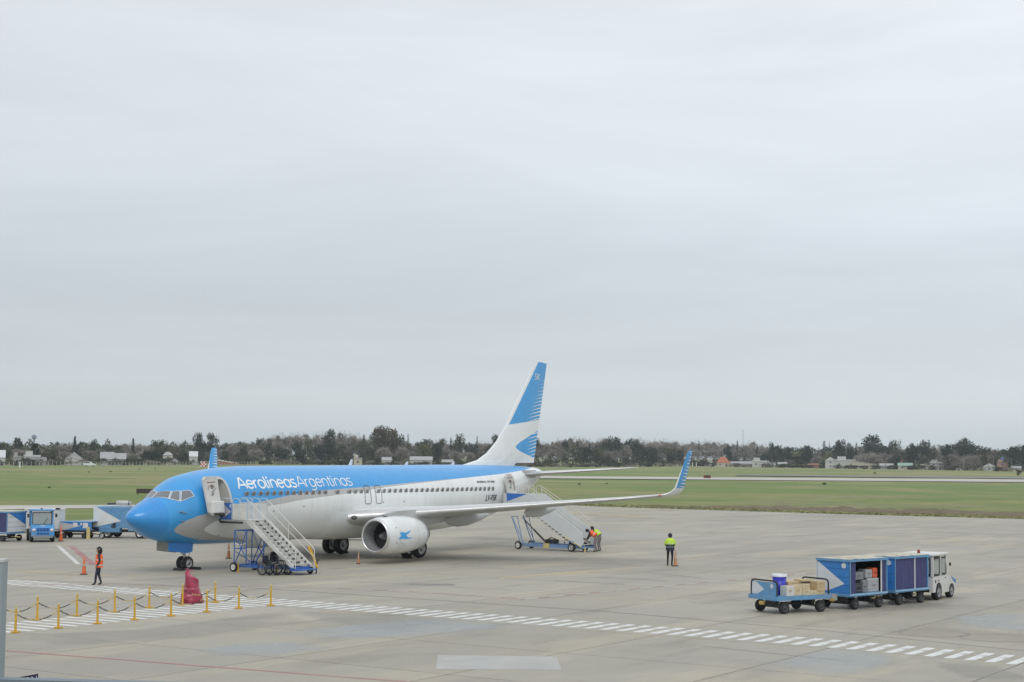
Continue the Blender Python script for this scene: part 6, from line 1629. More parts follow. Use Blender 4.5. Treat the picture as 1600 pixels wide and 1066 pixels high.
lettering('lettering', 'ION', .036, mat('sign_white', (.6, .62, .65)), lambda u, v: (-.030 + u, -.004, -.018 + v + u * .14), r, 0, .95)
# ------------------------------------------------------------------ tree belt, houses and fence beyond the airfield
def interp(P, x):
    if x <= P[0][0]: return P[0][1]
    for (a, u), (b_, v) in zip(P, P[1:]):
        if x <= b_: return u + (v - u) * (x - a) / (b_ - a)
    return P[-1][1]


BASE = [(-60, 727), (0, 727), (200, 726.5), (400, 725.5), (860, 730), (1100, 728.8), (1250, 731), (1600, 737), (1700, 738)]
def hz(px): return 713.18 + (px - 798) * .0094


def spot(px, dy=0.0, back=0.0):
    """ground point below the photograph's tree line, and metres per photograph pixel there"""
    p = G(px, interp(BASE, px) + dy); d = (p - CAMP); d.z = 0; d.normalize(); p = p + d * back
    t = (p - CAMP).dot(_fw); return Vector((p.x, p.y, 0)), t / FPX, hz(px) + CAMP.z * FPX / t


def leaf_mat(name, col, var=.2, rand=.18, rough=.9):
    m = mat(name, col, rough, var=var, scale=2.6, rand=rand); t = m.node_tree; b_ = t.nodes['Principled BSDF']; o_ = t.nodes['Material Output']
    tr_ = nd('ShaderNodeBsdfTranslucent', t); mx = nd('ShaderNodeMixShader', t); mx.inputs[0].default_value = .42; src = b_.inputs['Base Color'].links[0].from_socket
    lk(src, tr_.inputs['Color'], t); lk(b_.outputs[0], mx.inputs[1], t); lk(tr_.outputs[0], mx.inputs[2], t); lk(mx.outputs[0], o_.inputs['Surface'], t); b_.inputs['Specular IOR Level'].default_value = .15
    return m


LM = {'ever': leaf_mat('leaf_dark_evergreen', (.042, .064, .038)), 'conifer': leaf_mat('needle_dark', (.030, .050, .034)), 'cypress': leaf_mat('cypress_green', (.026, .042, .028)),
      'loose': leaf_mat('leaf_olive', (.095, .105, .055)), 'brown': leaf_mat('leaf_brown_green', (.115, .098, .060)), 'bare': leaf_mat('twig_grey_brown', (.34, .31, .28), .2), 'willow': leaf_mat('leaf_yellow_green', (.17, .185, .075)), 'shrub': leaf_mat('shrub_green', (.055, .075, .040))}
BARK = mat('bark', (.085, .07, .058), .95, var=.3, scale=8, bump=.5); PALEBARK = mat('pale_bark', (.22, .20, .18), .9, var=.3, scale=8)


def crown_mesh(kind, seed):
    rg = random.Random(seed); mb = MB(); tr = MB()

    def tri(c, s_, flat=.6):
        n = Vector((rg.gauss(0, 1), rg.gauss(0, 1), rg.gauss(0, 1))).normalized(); a = n.orthogonal().normalized(); b_ = n.cross(a)
        w = rg.random() * 2 * pi; a, b_ = a * cos(w) + b_ * sin(w), b_ * cos(w) - a * sin(w)
        mb.add([c - a * s_, c + a * s_ * .9 + b_ * s_ * .2, c + b_ * s_ * rg.uniform(.6, 1.2), c - b_ * s_ * .5], [(0, 3, 1, 2)])

    def clump(c, r, n, s_):
        for _ in range(n):
            d = Vector((rg.gauss(0, 1), rg.gauss(0, 1), rg.gauss(0, .8))); d.normalize(); tri(c + d * r * rg.random() ** .45, s_ * rg.uniform(.6, 1.3))
    if kind in ('ever', 'loose', 'brown', 'willow', 'shrub'):
        zc, n = (.60, 20) if kind != 'shrub' else (.5, 14)
        lobes = []
        for k in range(n):
            a = rg.random() * 2 * pi; rr = .36 * sqrt(rg.random()); z_ = zc + rg.uniform(-.30, .30) * (1 if kind != 'shrub' else 1.3)
            rr *= sqrt(max(.15, 1 - ((z_ - zc) / .42) ** 2)); c = Vector((rr * cos(a), rr * sin(a), z_)); lobes.append(c); clump(c, rg.uniform(.11, .16), 80 if kind != 'loose' else 48, .027)
        clump(Vector((rg.uniform(-.08, .08), 0, .88)), .11, 34, .032); clump(Vector((0, 0, .58)), .30, 260 if kind != 'loose' else 110, .034); clump(Vector((0, 0, .30)), .24, 120 if kind != 'loose' else 40, .034)
        tr.cyl((0, 0, -.02), (0, 0, .5), .022, .014, 7)
        for c in lobes[:9]: tr.cyl((0, 0, rg.uniform(.18, .4)), c, .010, .004, 4)
    elif kind == 'conifer':
        for k in range(26):
            z_ = .08 + .88 * k / 25; r = .36 * (1 - (z_ - .05)) ** .8 + .03
            for q in range(7):
                a = rg.random() * 2 * pi; clump(Vector((r * .62 * cos(a), r * .62 * sin(a), z_)), r * .42, 9, .026)
        tr.cyl((0, 0, -.02), (0, 0, .95), .02, .004, 7)
    elif kind == 'cypress':
        for k in range(30):
            z_ = .04 + .94 * k / 29; r = .42 * min(1, (z_ / .18) ** .6) * (1 - max(0, z_ - .35) / .68) ** .7 + .02
            clump(Vector((rg.uniform(-.05, .05), rg.uniform(-.05, .05), z_)), r, 26, .028)
        tr.cyl((0, 0, -.02), (0, 0, .5), .03, .015, 6)
    elif kind == 'bare':
        def br(p, d, L, r, lv):
            q = p + d * L; tr.cyl(p, q, r, r * .62, 5 if lv < 2 else 3, caps=False)
            if lv == 4:
                for _ in range(11):
                    dd = (d + Vector((rg.gauss(0, .7), rg.gauss(0, .7), rg.gauss(.15, .5)))).normalized(); e = q + dd * rg.uniform(.03, .075); s_ = dd.orthogonal().normalized() * rg.uniform(.0028, .0048)
                    mb.add([p + (q - p) * rg.random() - s_, p + (q - p) * rg.random() + s_, e], [(0, 1, 2)])
                return
            for k in range(3 if lv < 1 else rg.choice((2, 3, 3))):
                dd = (d + Vector((rg.gauss(0, .55), rg.gauss(0, .55), rg.gauss(.12, .25)))).normalized(); br(p + d * L * rg.uniform(.7, 1), dd, L * rg.uniform(.62, .86), r * .58, lv + 1)
        tr.cyl((0, 0, -.02), (0, 0, .2), .022, .018, 7)
        for k in range(5):
            a = 2 * pi * k / 5 + rg.random()
            for _ in range(260):    # fine outer twigs filling the dome of the crown
                d = Vector((rg.gauss(0, 1), rg.gauss(0, 1), abs(rg.gauss(0, .9)) - .25)).normalized(); rr = .30 + .16 * rg.random() ** .5; c = Vector((0, 0, .46)) + Vector((d.x * rr, d.y * rr, d.z * rr * 1.05)) * (1 + .10 * sin(d.x * 9 + seed) + .08 * sin(d.y * 13))
                e = (d + Vector((rg.gauss(0, .5), rg.gauss(0, .5), rg.gauss(0, .5)))).normalized(); w_ = e.orthogonal().normalized() * rg.uniform(.003, .0055); mb.add([c - w_, c + w_, c + e * rg.uniform(.04, .08)], [(0, 1, 2)])
            br(Vector((0, 0, .17 + .03 * k)), Vector((cos(a) * .55, sin(a) * .55, rg.uniform(.7, 1.1))).normalized(), .24, .012, 0)
    vs = mb.v + (tr.v if kind == 'bare' else [])
    zmax = max(v[2] for v in vs); w = max(max(abs(v[0]) for v in vs), max(abs(v[1]) for v in vs)) * 2 * .92
    for B in (mb, tr): B.v = [(v[0] / w, v[1] / w, v[2] / zmax) for v in B.v]
    return mb.mesh('crown', LM[kind]), tr.mesh('trunk', LM['bare'] if kind == 'bare' else BARK)


def under():
    """dense undergrowth behind the first trees: leaf-sized faces, uncountable"""
    rg = random.Random(77); mb = MB()
    for k in range(30000):
        px = rg.uniform(-20, 1620); p, mpp, yb = spot(px, 0, rg.uniform(20, 110)); h = rg.random() ** .8 * 10.0 * (.75 + .35 * sin(px * .05) + .2 * sin(px * .31)); s_ = rg.uniform(.4, .9)
        n = Vector((rg.gauss(0, 1), rg.gauss(0, 1), rg.gauss(0, 1))).normalized(); a = n.orthogonal().normalized(); b_ = n.cross(a); c = Vector((p.x, p.y, max(h, .1)))
        mb.add([c - a * s_, c + a * s_, c + b_ * s_], [(0, 1, 2)], 0 if sin(px * .045) + rg.gauss(0, .6) > 0 else 1)
    o = mb.build('undergrowth', [LM['shrub'], leaf_mat('thicket_brown', (.13, .112, .09))], recalc=False); o['kind'] = 'stuff'; o['label'] = 'dense undergrowth beneath the far tree belt'


under()
PROTO = {k: [crown_mesh(k, 10 + 7 * i + len(k)) for i in range(n)] for k, n in (('ever', 4), ('loose', 2), ('brown', 2), ('bare', 5), ('conifer', 2), ('cypress', 2), ('willow', 1), ('shrub', 2))}
NM = {'ever': 'evergreen_tree', 'loose': 'olive_green_tree', 'brown': 'brown_leaved_tree', 'bare': 'bare_tree', 'conifer': 'conifer_tree', 'cypress': 'cypress_tree', 'willow': 'willow_tree', 'shrub': 'shrub'}
TREES = 0
ORD = ['first', 'second', 'third', 'fourth', 'fifth', 'sixth', 'seventh', 'eighth', 'ninth', 'tenth', 'eleventh', 'twelfth', 'thirteenth', 'fourteenth', 'fifteenth', 'sixteenth', 'seventeenth', 'eighteenth', 'nineteenth', 'twentieth']
REG = [(115, 'left of the lone left conifer'), (235, 'between the left conifer and the hip-roofed house'), (320, 'between the hip-roofed house and far winglet'), (430, 'just right of the far winglet'), (604, 'left of the large brownish tree'), (760, 'between large brownish tree and tail fin'), (950, 'right of the tail fin'), (1070, 'left of the near winglet'), (1180, 'around the orange roof'), (1290, 'left of the tall white house'), (1365, 'left of the largest right tree'), (1480, 'right of the largest right tree'), (9999, 'near the right edge')]
CNT = {}


def belt_label(px, what):
    rname = next(n_ for lim, n_ in REG if px < lim); k = CNT.get((rname, what), 0); CNT[(rname, what)] = k + 1
    return '%s, %s from left among those %s' % (what, ORD[k], rname)



def tree(px, ytop, wpx, kind, label, group=None, back=0.0, dy=0.0, sink=0.0):
    global TREES
    p, mpp, yb = spot(px, dy, back); Hm = max(1.5, (yb - ytop) * mpp); Wm = wpx * mpp; TREES += 1
    cm, tm = PROTO[kind][TREES % len(PROTO[kind])]
    r = thing(NM[kind], label, 'shrub' if kind == 'shrub' else 'tree', (p.x, p.y, -.1), random.uniform(0, 6.28), group); r.scale = (Wm, Wm, Hm)
    link('crown', cm, r); link('trunk', tm, r); return r


# far backdrop row, following the skyline of the photograph
SKY = [(-20, 693), (0, 692), (25, 686), (50, 689), (100, 690), (115, 688), (150, 690), (200, 690), (240, 688), (265, 687), (290, 690), (345, 690), (400, 686), (425, 674), (445, 670), (470, 669), (500, 671), (540, 671), (560, 670), (575, 680), (590, 670), (625, 674), (645, 690), (660, 685), (700, 684), (740, 688), (780, 680), (840, 683), (860, 680), (885, 677), (940, 681), (1000, 681), (1040, 683), (1080, 683), (1120, 685), (1160, 686), (1200, 690), (1215, 694), (1250, 698), (1300, 693), (1340, 692), (1385, 692), (1440, 693), (1480, 692), (1525, 693), (1560, 699), (1600, 696), (1640, 694)]
rg = random.Random(21)
GB = 'bare crowned trees of the distant belt'; GE = 'dark evergreens of the distant belt'
px = -12
while px < 1625:
    kind = 'bare' if (420 < px < 575 or 835 < px < 1205 or rg.random() < .3) else rg.choice(('ever', 'ever', 'loose', 'bare'))
    lab = {'bare': 'leafless grey-brown tree whose crown forms the skyline of the far belt', 'ever': 'dark evergreen tree forming the skyline at the back of the far belt', 'loose': 'dull olive tree in the back row of the far belt'}[kind]
    lab = belt_label(px, {'bare': 'leafless skyline tree', 'ever': 'dark skyline tree', 'loose': 'olive skyline tree'}[kind])
    tree(px, interp(SKY, px) + rg.uniform(-1, 4), rg.uniform(26, 38), kind, lab, {'bare': GB, 'ever': GE, 'loose': 'olive trees of the distant belt'}[kind], back=rg.uniform(60, 130))
    px += rg.uniform(9, 14)
# middle filling
px = -8
while px < 1620:
    top = interp(SKY, px); b_ = interp(BASE, px); y = top + (b_ - top) * rg.uniform(.22, .42)
    kind = rg.choice(('bare', 'bare', 'loose', 'ever')) if px < 1210 else rg.choice(('bare', 'bare', 'bare', 'loose', 'ever'))
    lab = {'bare': 'leafless brownish tree of middle height in the far belt', 'ever': 'dark green tree of middle height in the far belt', 'loose': 'olive green tree of middle height in the far belt'}[kind]
    lab = belt_label(px, {'bare': 'mid-height leafless tree', 'ever': 'mid-height dark tree', 'loose': 'mid-height olive tree'}[kind])
    tree(px, y, rg.uniform(22, 34), kind, lab, {'bare': GB, 'ever': GE, 'loose': 'olive trees of the distant belt'}[kind], back=rg.uniform(15, 45)); px += rg.uniform(13, 20)
# low growth along the boundary
px = -6
while px < 1620:
    b_ = interp(BASE, px); y = b_ - rg.uniform(6, 17)
    kind = rg.choice(('shrub', 'bare', 'bare', 'loose', 'shrub'))
    if True:
        fr = rg.random() < (.75 if px < 330 else .55)
        if fr: y = b_ - (rg.uniform(5, 12) if px < 330 else rg.uniform(3.5, 8))
        lab = {'bare': 'low leafless thicket along the airfield boundary', 'shrub': 'low dark green bush along the airfield boundary', 'loose': 'low olive bush along the airfield boundary'}[kind]
        lab = belt_label(px, {'bare': 'low leafless thicket', 'shrub': 'low dark bush', 'loose': 'low olive bush'}[kind])
        tree(px, y, rg.uniform(14, 24), kind, lab, 'low growth along the airfield boundary', back=rg.uniform(-16, -9) if fr else rg.uniform(4, 18))
    px += rg.uniform(6, 10)
# trees that stand out
FT_ = [(28, 682, 20, 'ever', 'rounded dark tree near the left edge rising above the far belt'), (54, 692, 26, 'conifer', 'dark conifer directly below the distant blue water tower'), (116, 681, 12, 'conifer', 'pointed dark conifer standing alone on the left skyline'),
       (75, 699, 30, 'loose', 'yellowish loose tree behind the white house at the left'), (145, 687, 14, 'ever', 'small dark round tree on the skyline right of the left conifer'), (207, 684, 10, 'conifer', 'small pointed conifer on the skyline above the grey gabled roofs'),
       (248, 686, 34, 'loose', 'broad olive tree on the skyline above the two-storey house'), (232, 703, 26, 'ever', 'green tree at the left of the hip-roofed house'), (310, 674, 24, 'ever', 'tall dark ragged tree, left of the twin tall pair by the far winglet'),
       (330, 674, 22, 'ever', 'tall dark tree, right of the twin tall pair directly above the far winglet'), (288, 705, 26, 'ever', 'dark green tree in front of the far belt left of the tall pair'), (353, 703, 18, 'shrub', 'rounded dark bush just right of the far winglet'), (378, 700, 28, 'shrub', 'broad dark bush between the far winglet and the title lettering'),
       (362, 688, 26, 'bare', 'thin leafless tree with spiky top right of the tall dark pair'), (395, 686, 22, 'bare', 'leafless tree behind the broad bush above the aircraft nose roof'), (437, 698, 36, 'ever', 'low dark evergreen, left one above the aircraft roof'), (472, 700, 34, 'ever', 'low dark evergreen, middle one above the aircraft roof'),
       (515, 668, 24, 'ever', 'tall dark round topped tree above the second word on the fuselage'), (513, 694, 62, 'conifer', 'wide dark conifer below the round topped tall tree'), (543, 690, 22, 'ever', 'dark tree right of the wide conifer'), (568, 678, 11, 'cypress', 'dark narrow cypress left of the big brownish round tree'),
       (604, 664, 46, 'brown', 'large brownish round tree, tallest of the belt above the mid fuselage'), (582, 698, 32, 'ever', 'dark evergreen below left of the large brownish tree'), (627, 693, 30, 'bare', 'grey rounded leafless tree below right of the large brownish tree'),
       (637, 677, 6, 'cypress', 'slim dark cypress on the skyline right of the large brownish tree'), (662, 692, 28, 'willow', 'light green tree behind the long white wall'), (681, 690, 22, 'ever', 'dark tree in front of the long white wall'), (704, 681, 7, 'cypress', 'slim cypress, left of three above the white wall'),
       (711, 688, 6, 'cypress', 'slim cypress, middle of three above the white wall'), (718, 686, 9, 'cypress', 'slim cypress, right of three above the white wall'), (718, 676, 16, 'loose', 'thin crowned tree sticking up behind the three slim cypresses'), (745, 679, 6, 'cypress', 'lone slim cypress on the skyline left of the tail fin root'),
       (768, 690, 24, 'bare', 'leafless tree partly hidden by the tail fin root'), (780, 677, 34, 'ever', 'dark tree right behind the base of the tail fin'), (866, 690, 46, 'bare', 'spreading leafless tree standing out right of the tail fin'), (881, 685, 14, 'ever', 'small dark tree behind the spreading leafless one'),
       (902, 688, 8, 'cypress', 'first dark cypress from the left in the row right of the tail'), (906, 697, 7, 'cypress', 'second short cypress in the row right of the tail'), (912, 697, 7, 'cypress', 'third cypress in the row right of the tail'), (921, 689, 8, 'cypress', 'fourth and tallest cypress in the row right of the tail'), (931, 693, 8, 'cypress', 'fifth cypress at the edge of the dark grove'),
       (945, 687, 30, 'ever', 'leftmost tree of the dark grove right of the tail'), (962, 680, 34, 'ever', 'tallest tree of the dark grove right of the tail'), (982, 684, 32, 'ever', 'right shoulder tree of the dark grove'), (1000, 692, 32, 'ever', 'lower tree on the right flank of the dark grove'), (1018, 698, 24, 'ever', 'last small tree on the right of the dark grove'),
       (1030, 703, 28, 'bare', 'rounded leafless tree at the right foot of the dark grove'), (1048, 704, 22, 'ever', 'dark bushy tree just left of the near winglet tip'), (1062, 701, 20, 'ever', 'dark tree directly behind the near winglet'), (1092, 686, 6, 'cypress', 'slim dark cypress against the bare wood right of the winglet'),
       (1138, 694, 16, 'ever', 'dark tree against the bare wood above the orange roof'), (1152, 686, 7, 'cypress', 'slim cypress on the skyline right of the orange roof'), (1148, 714, 18, 'shrub', 'dark green tree just right of the orange roof'), (1183, 692, 7, 'cypress', 'slim cypress above the white flat-roofed villa'),
       (1207, 689, 14, 'ever', 'dark tree on the skyline where the bare wood ends'), (1220, 694, 16, 'ever', 'dark tree right of the end of the bare wood'), (1232, 696, 14, 'ever', 'third dark tree right of the end of the bare wood'), (1250, 704, 44, 'willow', 'pale yellow-green willow, the wide one left of the white house'), (1295, 705, 22, 'willow', 'small bright willow right beside the white house'),
       (1260, 694, 18, 'ever', 'low dark skyline tree above the wide willow'), (1288, 688, 11, 'cypress', 'broad cypress, taller of two on the right skyline'), (1296, 689, 5, 'cypress', 'thin cypress, smaller of two on the right skyline'), (1311, 685, 28, 'ever', 'dark domed tree behind the white house'), (1329, 690, 12, 'ever', 'dark tree between the domed tree and the largest tree'),
       (1338, 691, 10, 'cypress', 'broad dark column tree left of the largest tree'), (1367, 677, 42, 'ever', 'largest dark tree on the right skyline'), (1399, 686, 22, 'loose', 'airy green tree right of the largest tree'), (1425, 691, 26, 'ever', 'dark tree in the group before the tall ragged one'), (1445, 686, 28, 'ever', 'tall ragged dark tree in the middle of the right group'),
       (1458, 693, 14, 'loose', 'thin leaning tree at the end of the right group'), (1480, 692, 26, 'ever', 'dark tree left of the wind-swept crown'), (1510, 683, 40, 'ever', 'wind-swept dark crown sloping down to the right'), (1540, 697, 20, 'loose', 'small airy tree right of the wind-swept crown'), (1583, 695, 28, 'ever', 'dark tree near the right edge of the photo'), (1600, 693, 22, 'ever', 'dark tree cut by the right edge of the photo'),
       (1360, 704, 44, 'bare', 'broad brownish leafless tree in front of the largest tree'), (1400, 706, 34, 'bare', 'brownish leafless tree above the green roof'), (1490, 707, 36, 'bare', 'brownish leafless tree, left of two below the wind-swept crown'), (1518, 706, 34, 'bare', 'brownish leafless tree, right of two below the wind-swept crown'), (1592, 733, 12, 'shrub', 'dark lone bush on the grass near the right edge')]
for px, yt, w, kind, lab in FT_:
    tree(px, yt, w, kind, lab, back=rg.uniform(2, 30) if yt > 690 else rg.uniform(30, 55), dy=(6 if px == 1592 else 0))

# houses -------------------------------------------------------------
WALLS = {'white': mat('render_white', (.50, .50, .48), .8, var=.06), 'cream': mat('render_cream', (.50, .46, .38), .8, var=.08), 'grey': mat('render_grey', (.34, .33, .32), .8, var=.1), 'pink': mat('render_pink', (.42, .27, .22), .8, var=.1), 'brick': mat('render_brick', (.25, .12, .08), .85, var=.15)}
ROOFS = {'pale': mat('roof_pale_grey', (.36, .36, .365), .7, var=.1, scale=1), 'grey': mat('roof_grey', (.22, .22, .225), .7, var=.12, scale=1), 'orange': mat('roof_orange_tile', (.40, .14, .07), .8, var=.15, scale=1), 'white': mat('roof_white', (.58, .59, .60), .6, var=.05), 'green': mat('roof_green_metal', (.26, .38, .34), .6, var=.08), 'brown': mat('roof_brown_tile', (.20, .10, .07), .8, var=.15)}
WIN = glass_mat('house_window', (.05, .055, .06), .15)


def house(px0, px1, ytop, kind, wall, roof, label, fwd=8.0, wall_f=.55, cat='house', depth=8.0, turn=0.0, storeys=1):
    px = (px0 + px1) / 2; p, mpp, yb = spot(px, 0, -fwd); w = (px1 - px0) * mpp; H = (yb - ytop) * mpp; hw = H * wall_f
    d = (p - CAMP); d.z = 0; rz = atan2(d.y, d.x) - pi / 2 + turn
    r = thing('house' if cat == 'house' else cat.replace(' ', '_'), label, cat, (p.x, p.y, -.1), rz); D = depth
    MB().box((0, D / 2, hw / 2), (w * .94, D, hw)).build('wall', WALLS[wall], r)
    rm = ROOFS[roof]; o = .3
    if kind == 'gable':
        MB().prism([(-o, hw), (D + o, hw), (D + o, hw + .12), (D / 2, H), (-o, hw + .12)], 0, -w / 2, w / 2).build('roof', rm, r)
    elif kind == 'hip':
        V = [(-w / 2, -o, hw), (w / 2, -o, hw), (w / 2, D + o, hw), (-w / 2, D + o, hw), (-w * .18, D / 2, H), (w * .18, D / 2, H)]
        MB().add(V, [(0, 1, 5, 4), (1, 2, 5), (2, 3, 4, 5), (3, 0, 4), (3, 2, 1, 0)]).build('roof', rm, r)
    elif kind == 'mono':
        MB().prism([(-w / 2, H), (w / 2, hw), (w / 2, hw - .3), (-w / 2, H - .3)], 1, -o, D + o).build('roof', rm, r)
        MB().add([(-w * .47, -.003, hw), (w * .40, -.003, hw), (-w * .47, -.003, H - .3)], [(0, 1, 2)]).build('gable_wall', WALLS[wall], r, recalc=False)
    elif kind == 'front':   # gable towards us
        MB().prism([(-w / 2, hw), (w / 2, hw), (0, H)], 1, -o, D + o).build('roof', rm, r)
    else:
        MB().box((0, D / 2, hw + (H - hw) * .12), (w, D + .6, (H - hw) * .24 + .1)).build('roof', rm, r)
        MB().box((-w * .18, D / 2, hw + (H - hw) * .6), (w * .42, D * .7, (H - hw) * .75)).build('upper_storey', WALLS[wall], r)
    n = max(1, int(w / 4))
    for s_ in range(storeys):
        for k in range(n):
            x = -w * .44 + w * .88 * (k + .5) / n; z_ = hw * ((s_ + .55) / storeys)
            if k == n // 2 and s_ == 0 and n > 1: MB().box((x, -.03, min(1.05, hw * .42)), (1.0, .06, min(2.1, hw * .8))).build('door', mat('door_brown', (.10, .06, .04)), r)
            else:
                f_ = MB().box((x, -.02, z_), (1.4, .05, 1.1)).build('window', WALLS['white'], r); MB().box((x, -.05, z_), (1.15, .02, .85)).build('pane', WIN, f_)
    return r


HS = [(-8, 8, 703, 'gable', 'white', 'white', 'white house end cut by the left edge of the photo below the belt', .5), (20, 33, 706, 'flat', 'grey', 'pale', 'small grey house between the left edge and the white two-storey house', .6), (37, 63, 704, 'flat', 'white', 'white', 'white two-storey house with stepped flat roof at the far left', .6),
      (40, 72, 714, 'gable', 'grey', 'grey', 'low grey shed roof in front of the white two-storey house', .5), (101, 130, 706, 'front', 'white', 'pale', 'white gabled house facing us below the left conifer', .45), (112, 128, 713, 'mono', 'white', 'white', 'low white lean-to beside the gabled white house', .6),
      (156, 178, 706, 'gable', 'white', 'pale', 'left of the two adjoining pale grey roofs', .45), (177, 197, 708, 'gable', 'white', 'pale', 'right of the two adjoining pale grey roofs', .5), (254, 270, 706, 'hip', 'cream', 'pale', 'two-storey house with grey hip roof seen left of the tall dark pair', .75), (250, 279, 714, 'hip', 'cream', 'grey', 'long low hip roof at the foot of the two-storey hip house', .5),
      (295, 309, 705, 'gable', 'white', 'white', 'pale roof glimpsed between trees left of the far winglet', .6), (552, 566, 710, 'flat', 'cream', 'pale', 'pale building glimpsed behind the white antenna on the aircraft', .6), (596, 612, 714, 'gable', 'white', 'pale', 'pale grey roof below the large brownish tree', .6),
      (640, 676, 713, 'gable', 'white', 'pale', 'long white building with pale roof above the rear fuselage', .6), (690, 708, 718, 'gable', 'white', 'pale', 'low white building just left of the tail fin root', .6),
      (1119, 1141, 714, 'hip', 'cream', 'orange', 'house with a bright orange tiled roof right of the winglet', .42), (1108, 1120, 721, 'flat', 'white', 'white', 'tiny white house left of the orange roof', .6), (1141, 1158, 721, 'gable', 'cream', 'pale', 'low cream house right of the orange roof', .6), (1157, 1180, 721, 'gable', 'grey', 'pale', 'low grey house left of the white villa', .6),
      (1175, 1198, 715, 'flat', 'white', 'white', 'white flat-roofed villa with a raised block', .6), (1190, 1213, 720, 'flat', 'white', 'grey', 'long low white house attached right of the villa', .7), (1215, 1230, 722, 'gable', 'cream', 'pale', 'small pale house under the left side of the wide willow', .6), (1262, 1280, 724, 'gable', 'brick', 'brown', 'low red-brown house beneath the wide willow', .6),
      (1289, 1306, 714, 'front', 'white', 'white', 'tall white gabled house next to the small bright willow', .7), (1305, 1337, 713, 'flat', 'white', 'white', 'large white modern house with long flat roof', .66), (1330, 1371, 719, 'mono', 'cream', 'pale', 'cream house under a long sloping pale roof', .55), (1374, 1396, 724, 'gable', 'white', 'pale', 'low white and grey house left of the green roof', .6),
      (1403, 1426, 723, 'gable', 'cream', 'green', 'low house with green metal roof and an orange chimney pot', .55), (1438, 1454, 725, 'mono', 'cream', 'white', 'small building with white slab roof right of the green roof', .8), (1453, 1475, 718, 'flat', 'grey', 'white', 'two-level house with projecting white roof slab', .7), (1492, 1504, 731, 'hip', 'white', 'white', 'tiny white tent-like roof on the grass edge', .5),
      (1536, 1556, 724, 'front', 'white', 'white', 'white house with small gable near the right edge', .6), (1558, 1575, 718, 'flat', 'pink', 'grey', 'pinkish two-storey house carrying a blue water tank', .75), (1580, 1596, 728, 'gable', 'cream', 'pale', 'low cream house at the far right', .6)]
for i, (a, b_, yt, kd, wl, rf, lab, wf) in enumerate(HS):
    h_ = house(a, b_, yt, kd, wl, rf, lab, fwd=-4 + (i % 4) * 5, wall_f=wf, storeys=2 if wf > .69 else 1)
    if 'orange chimney' in lab: MB().box((-2, 4, 5.2), (.8, .8, 1.6)).build('chimney', ROOFS['orange'], h_)
    if 'water tank' in lab: MB().cyl((0, 3, 6.9), (0, 3, 8.1), .9, .9, 12).build('water_tank', mat('tank_blue', (.10, .25, .5)), h_)
# power poles and lamp posts
for px, yt, wh in ((1431, 719, 'just right of the house with the green roof'), (1384, 720, 'before the low house left of the green roof'), (1506, 712, 'right of the house with projecting white slab'), (1545, 712, 'left one of the tall pair near the pinkish house'), (1552, 712, 'right one of the tall pair near the pinkish house'), (1581, 716, 'last one before the right edge'), (1206, 716, 'by the long house beside the white villa'), (1465, 722, 'in front of the projecting white slab roof')):
    p, mpp, yb = spot(px, 0, -16); H = (yb - yt) * mpp; r = thing('utility_pole', 'slender pale concrete pole ' + wh, 'pole', (p.x, p.y, -.1), YAW, 'pale poles before the houses')
    MB().cyl((0, 0, 0), (0, 0, H), .22, .14, 8).build('pole', PALEBARK, r); MB().box((0, 0, H - .4), (.12, 1.4, .12)).build('crossarm', PALEBARK, r)
# perimeter fence on the left
p0, mpp, yb = spot(0, 1.4, -14); p1, _, _ = spot(395, 1.0, -30); r = thing('perimeter_fence', 'low airfield fence of pale concrete posts and wire before the left houses', 'fence', (p0.x, p0.y, 0), atan2(p1.y - p0.y, p1.x - p0.x))
Lf = (p1 - p0).length; n = 72; pm = MB().box((0, 0, .95), (.15, .15, 2.0)).mesh('post', mat('fence_post_pale', (.46, .45, .40), .8, var=.1))
for k in range(n + 1): link('post', pm, r, (Lf * k / n, 0, 0))
mb = MB()
for z_ in (.5, 1.0, 1.5, 1.9): mb.box((Lf / 2, 0, z_), (Lf, .04, .04))
w_ = mb.build('wire', MIDGREY, r); w_['kind'] = 'stuff'
# small things on the far grass
p, mpp, yb = spot(140, 1.2, -30); r = thing('pickup_truck', 'small white van-like truck driving on the far perimeter road at left', 'truck', (p.x, p.y, 0), YAW - pi / 2)
MB().prism([(-2.4, .4), (-2.4, 1.9), (.2, 1.9), (.9, 1.25), (2.3, 1.05), (2.4, .4)], 1, -.9, .9).build('body', WHITE_C, r); MB().prism([(-2.2, 1.3), (-2.2, 1.75), (.1, 1.75), (.6, 1.3)], 1, -.91, .91).build('side_window', GLASS, r)
for x in (-1.5, 1.5):
    for y in (-.8, .8): wheel_l(r, (x, y, .36), .36, .22)
p, mpp, yb = spot(31, 3, -40); r = thing('marker_post', 'white marker post standing alone in the grass at the far left', 'marker', (p.x, p.y, 0), 0); MB().cyl((0, 0, 0), (0, 0, 2.0), .25, .2).build('post', WHITE_C, r); MB().cyl((0, 0, 2.0), (0, 0, 2.2), .3, .1).build('cap', WHITE_C, r)
for px, wh in ((1075, 'nearest to'), (1088, 'farthest from'), (1082, 'middle one of three beside')):
    p, mpp, yb = spot(px, 0, -14); r = thing('marker_post', 'short white marker post on the grass, %s the near winglet' % wh, 'marker', (p.x, p.y, 0), 0, 'white marker posts right of the winglet'); MB().cyl((0, 0, 0), (0, 0, 2.6), .3).build('post', WHITE_C, r); MB().cyl((0, 0, 2.6), (0, 0, 2.8), .34, .1).build('cap', WHITE_C, r)
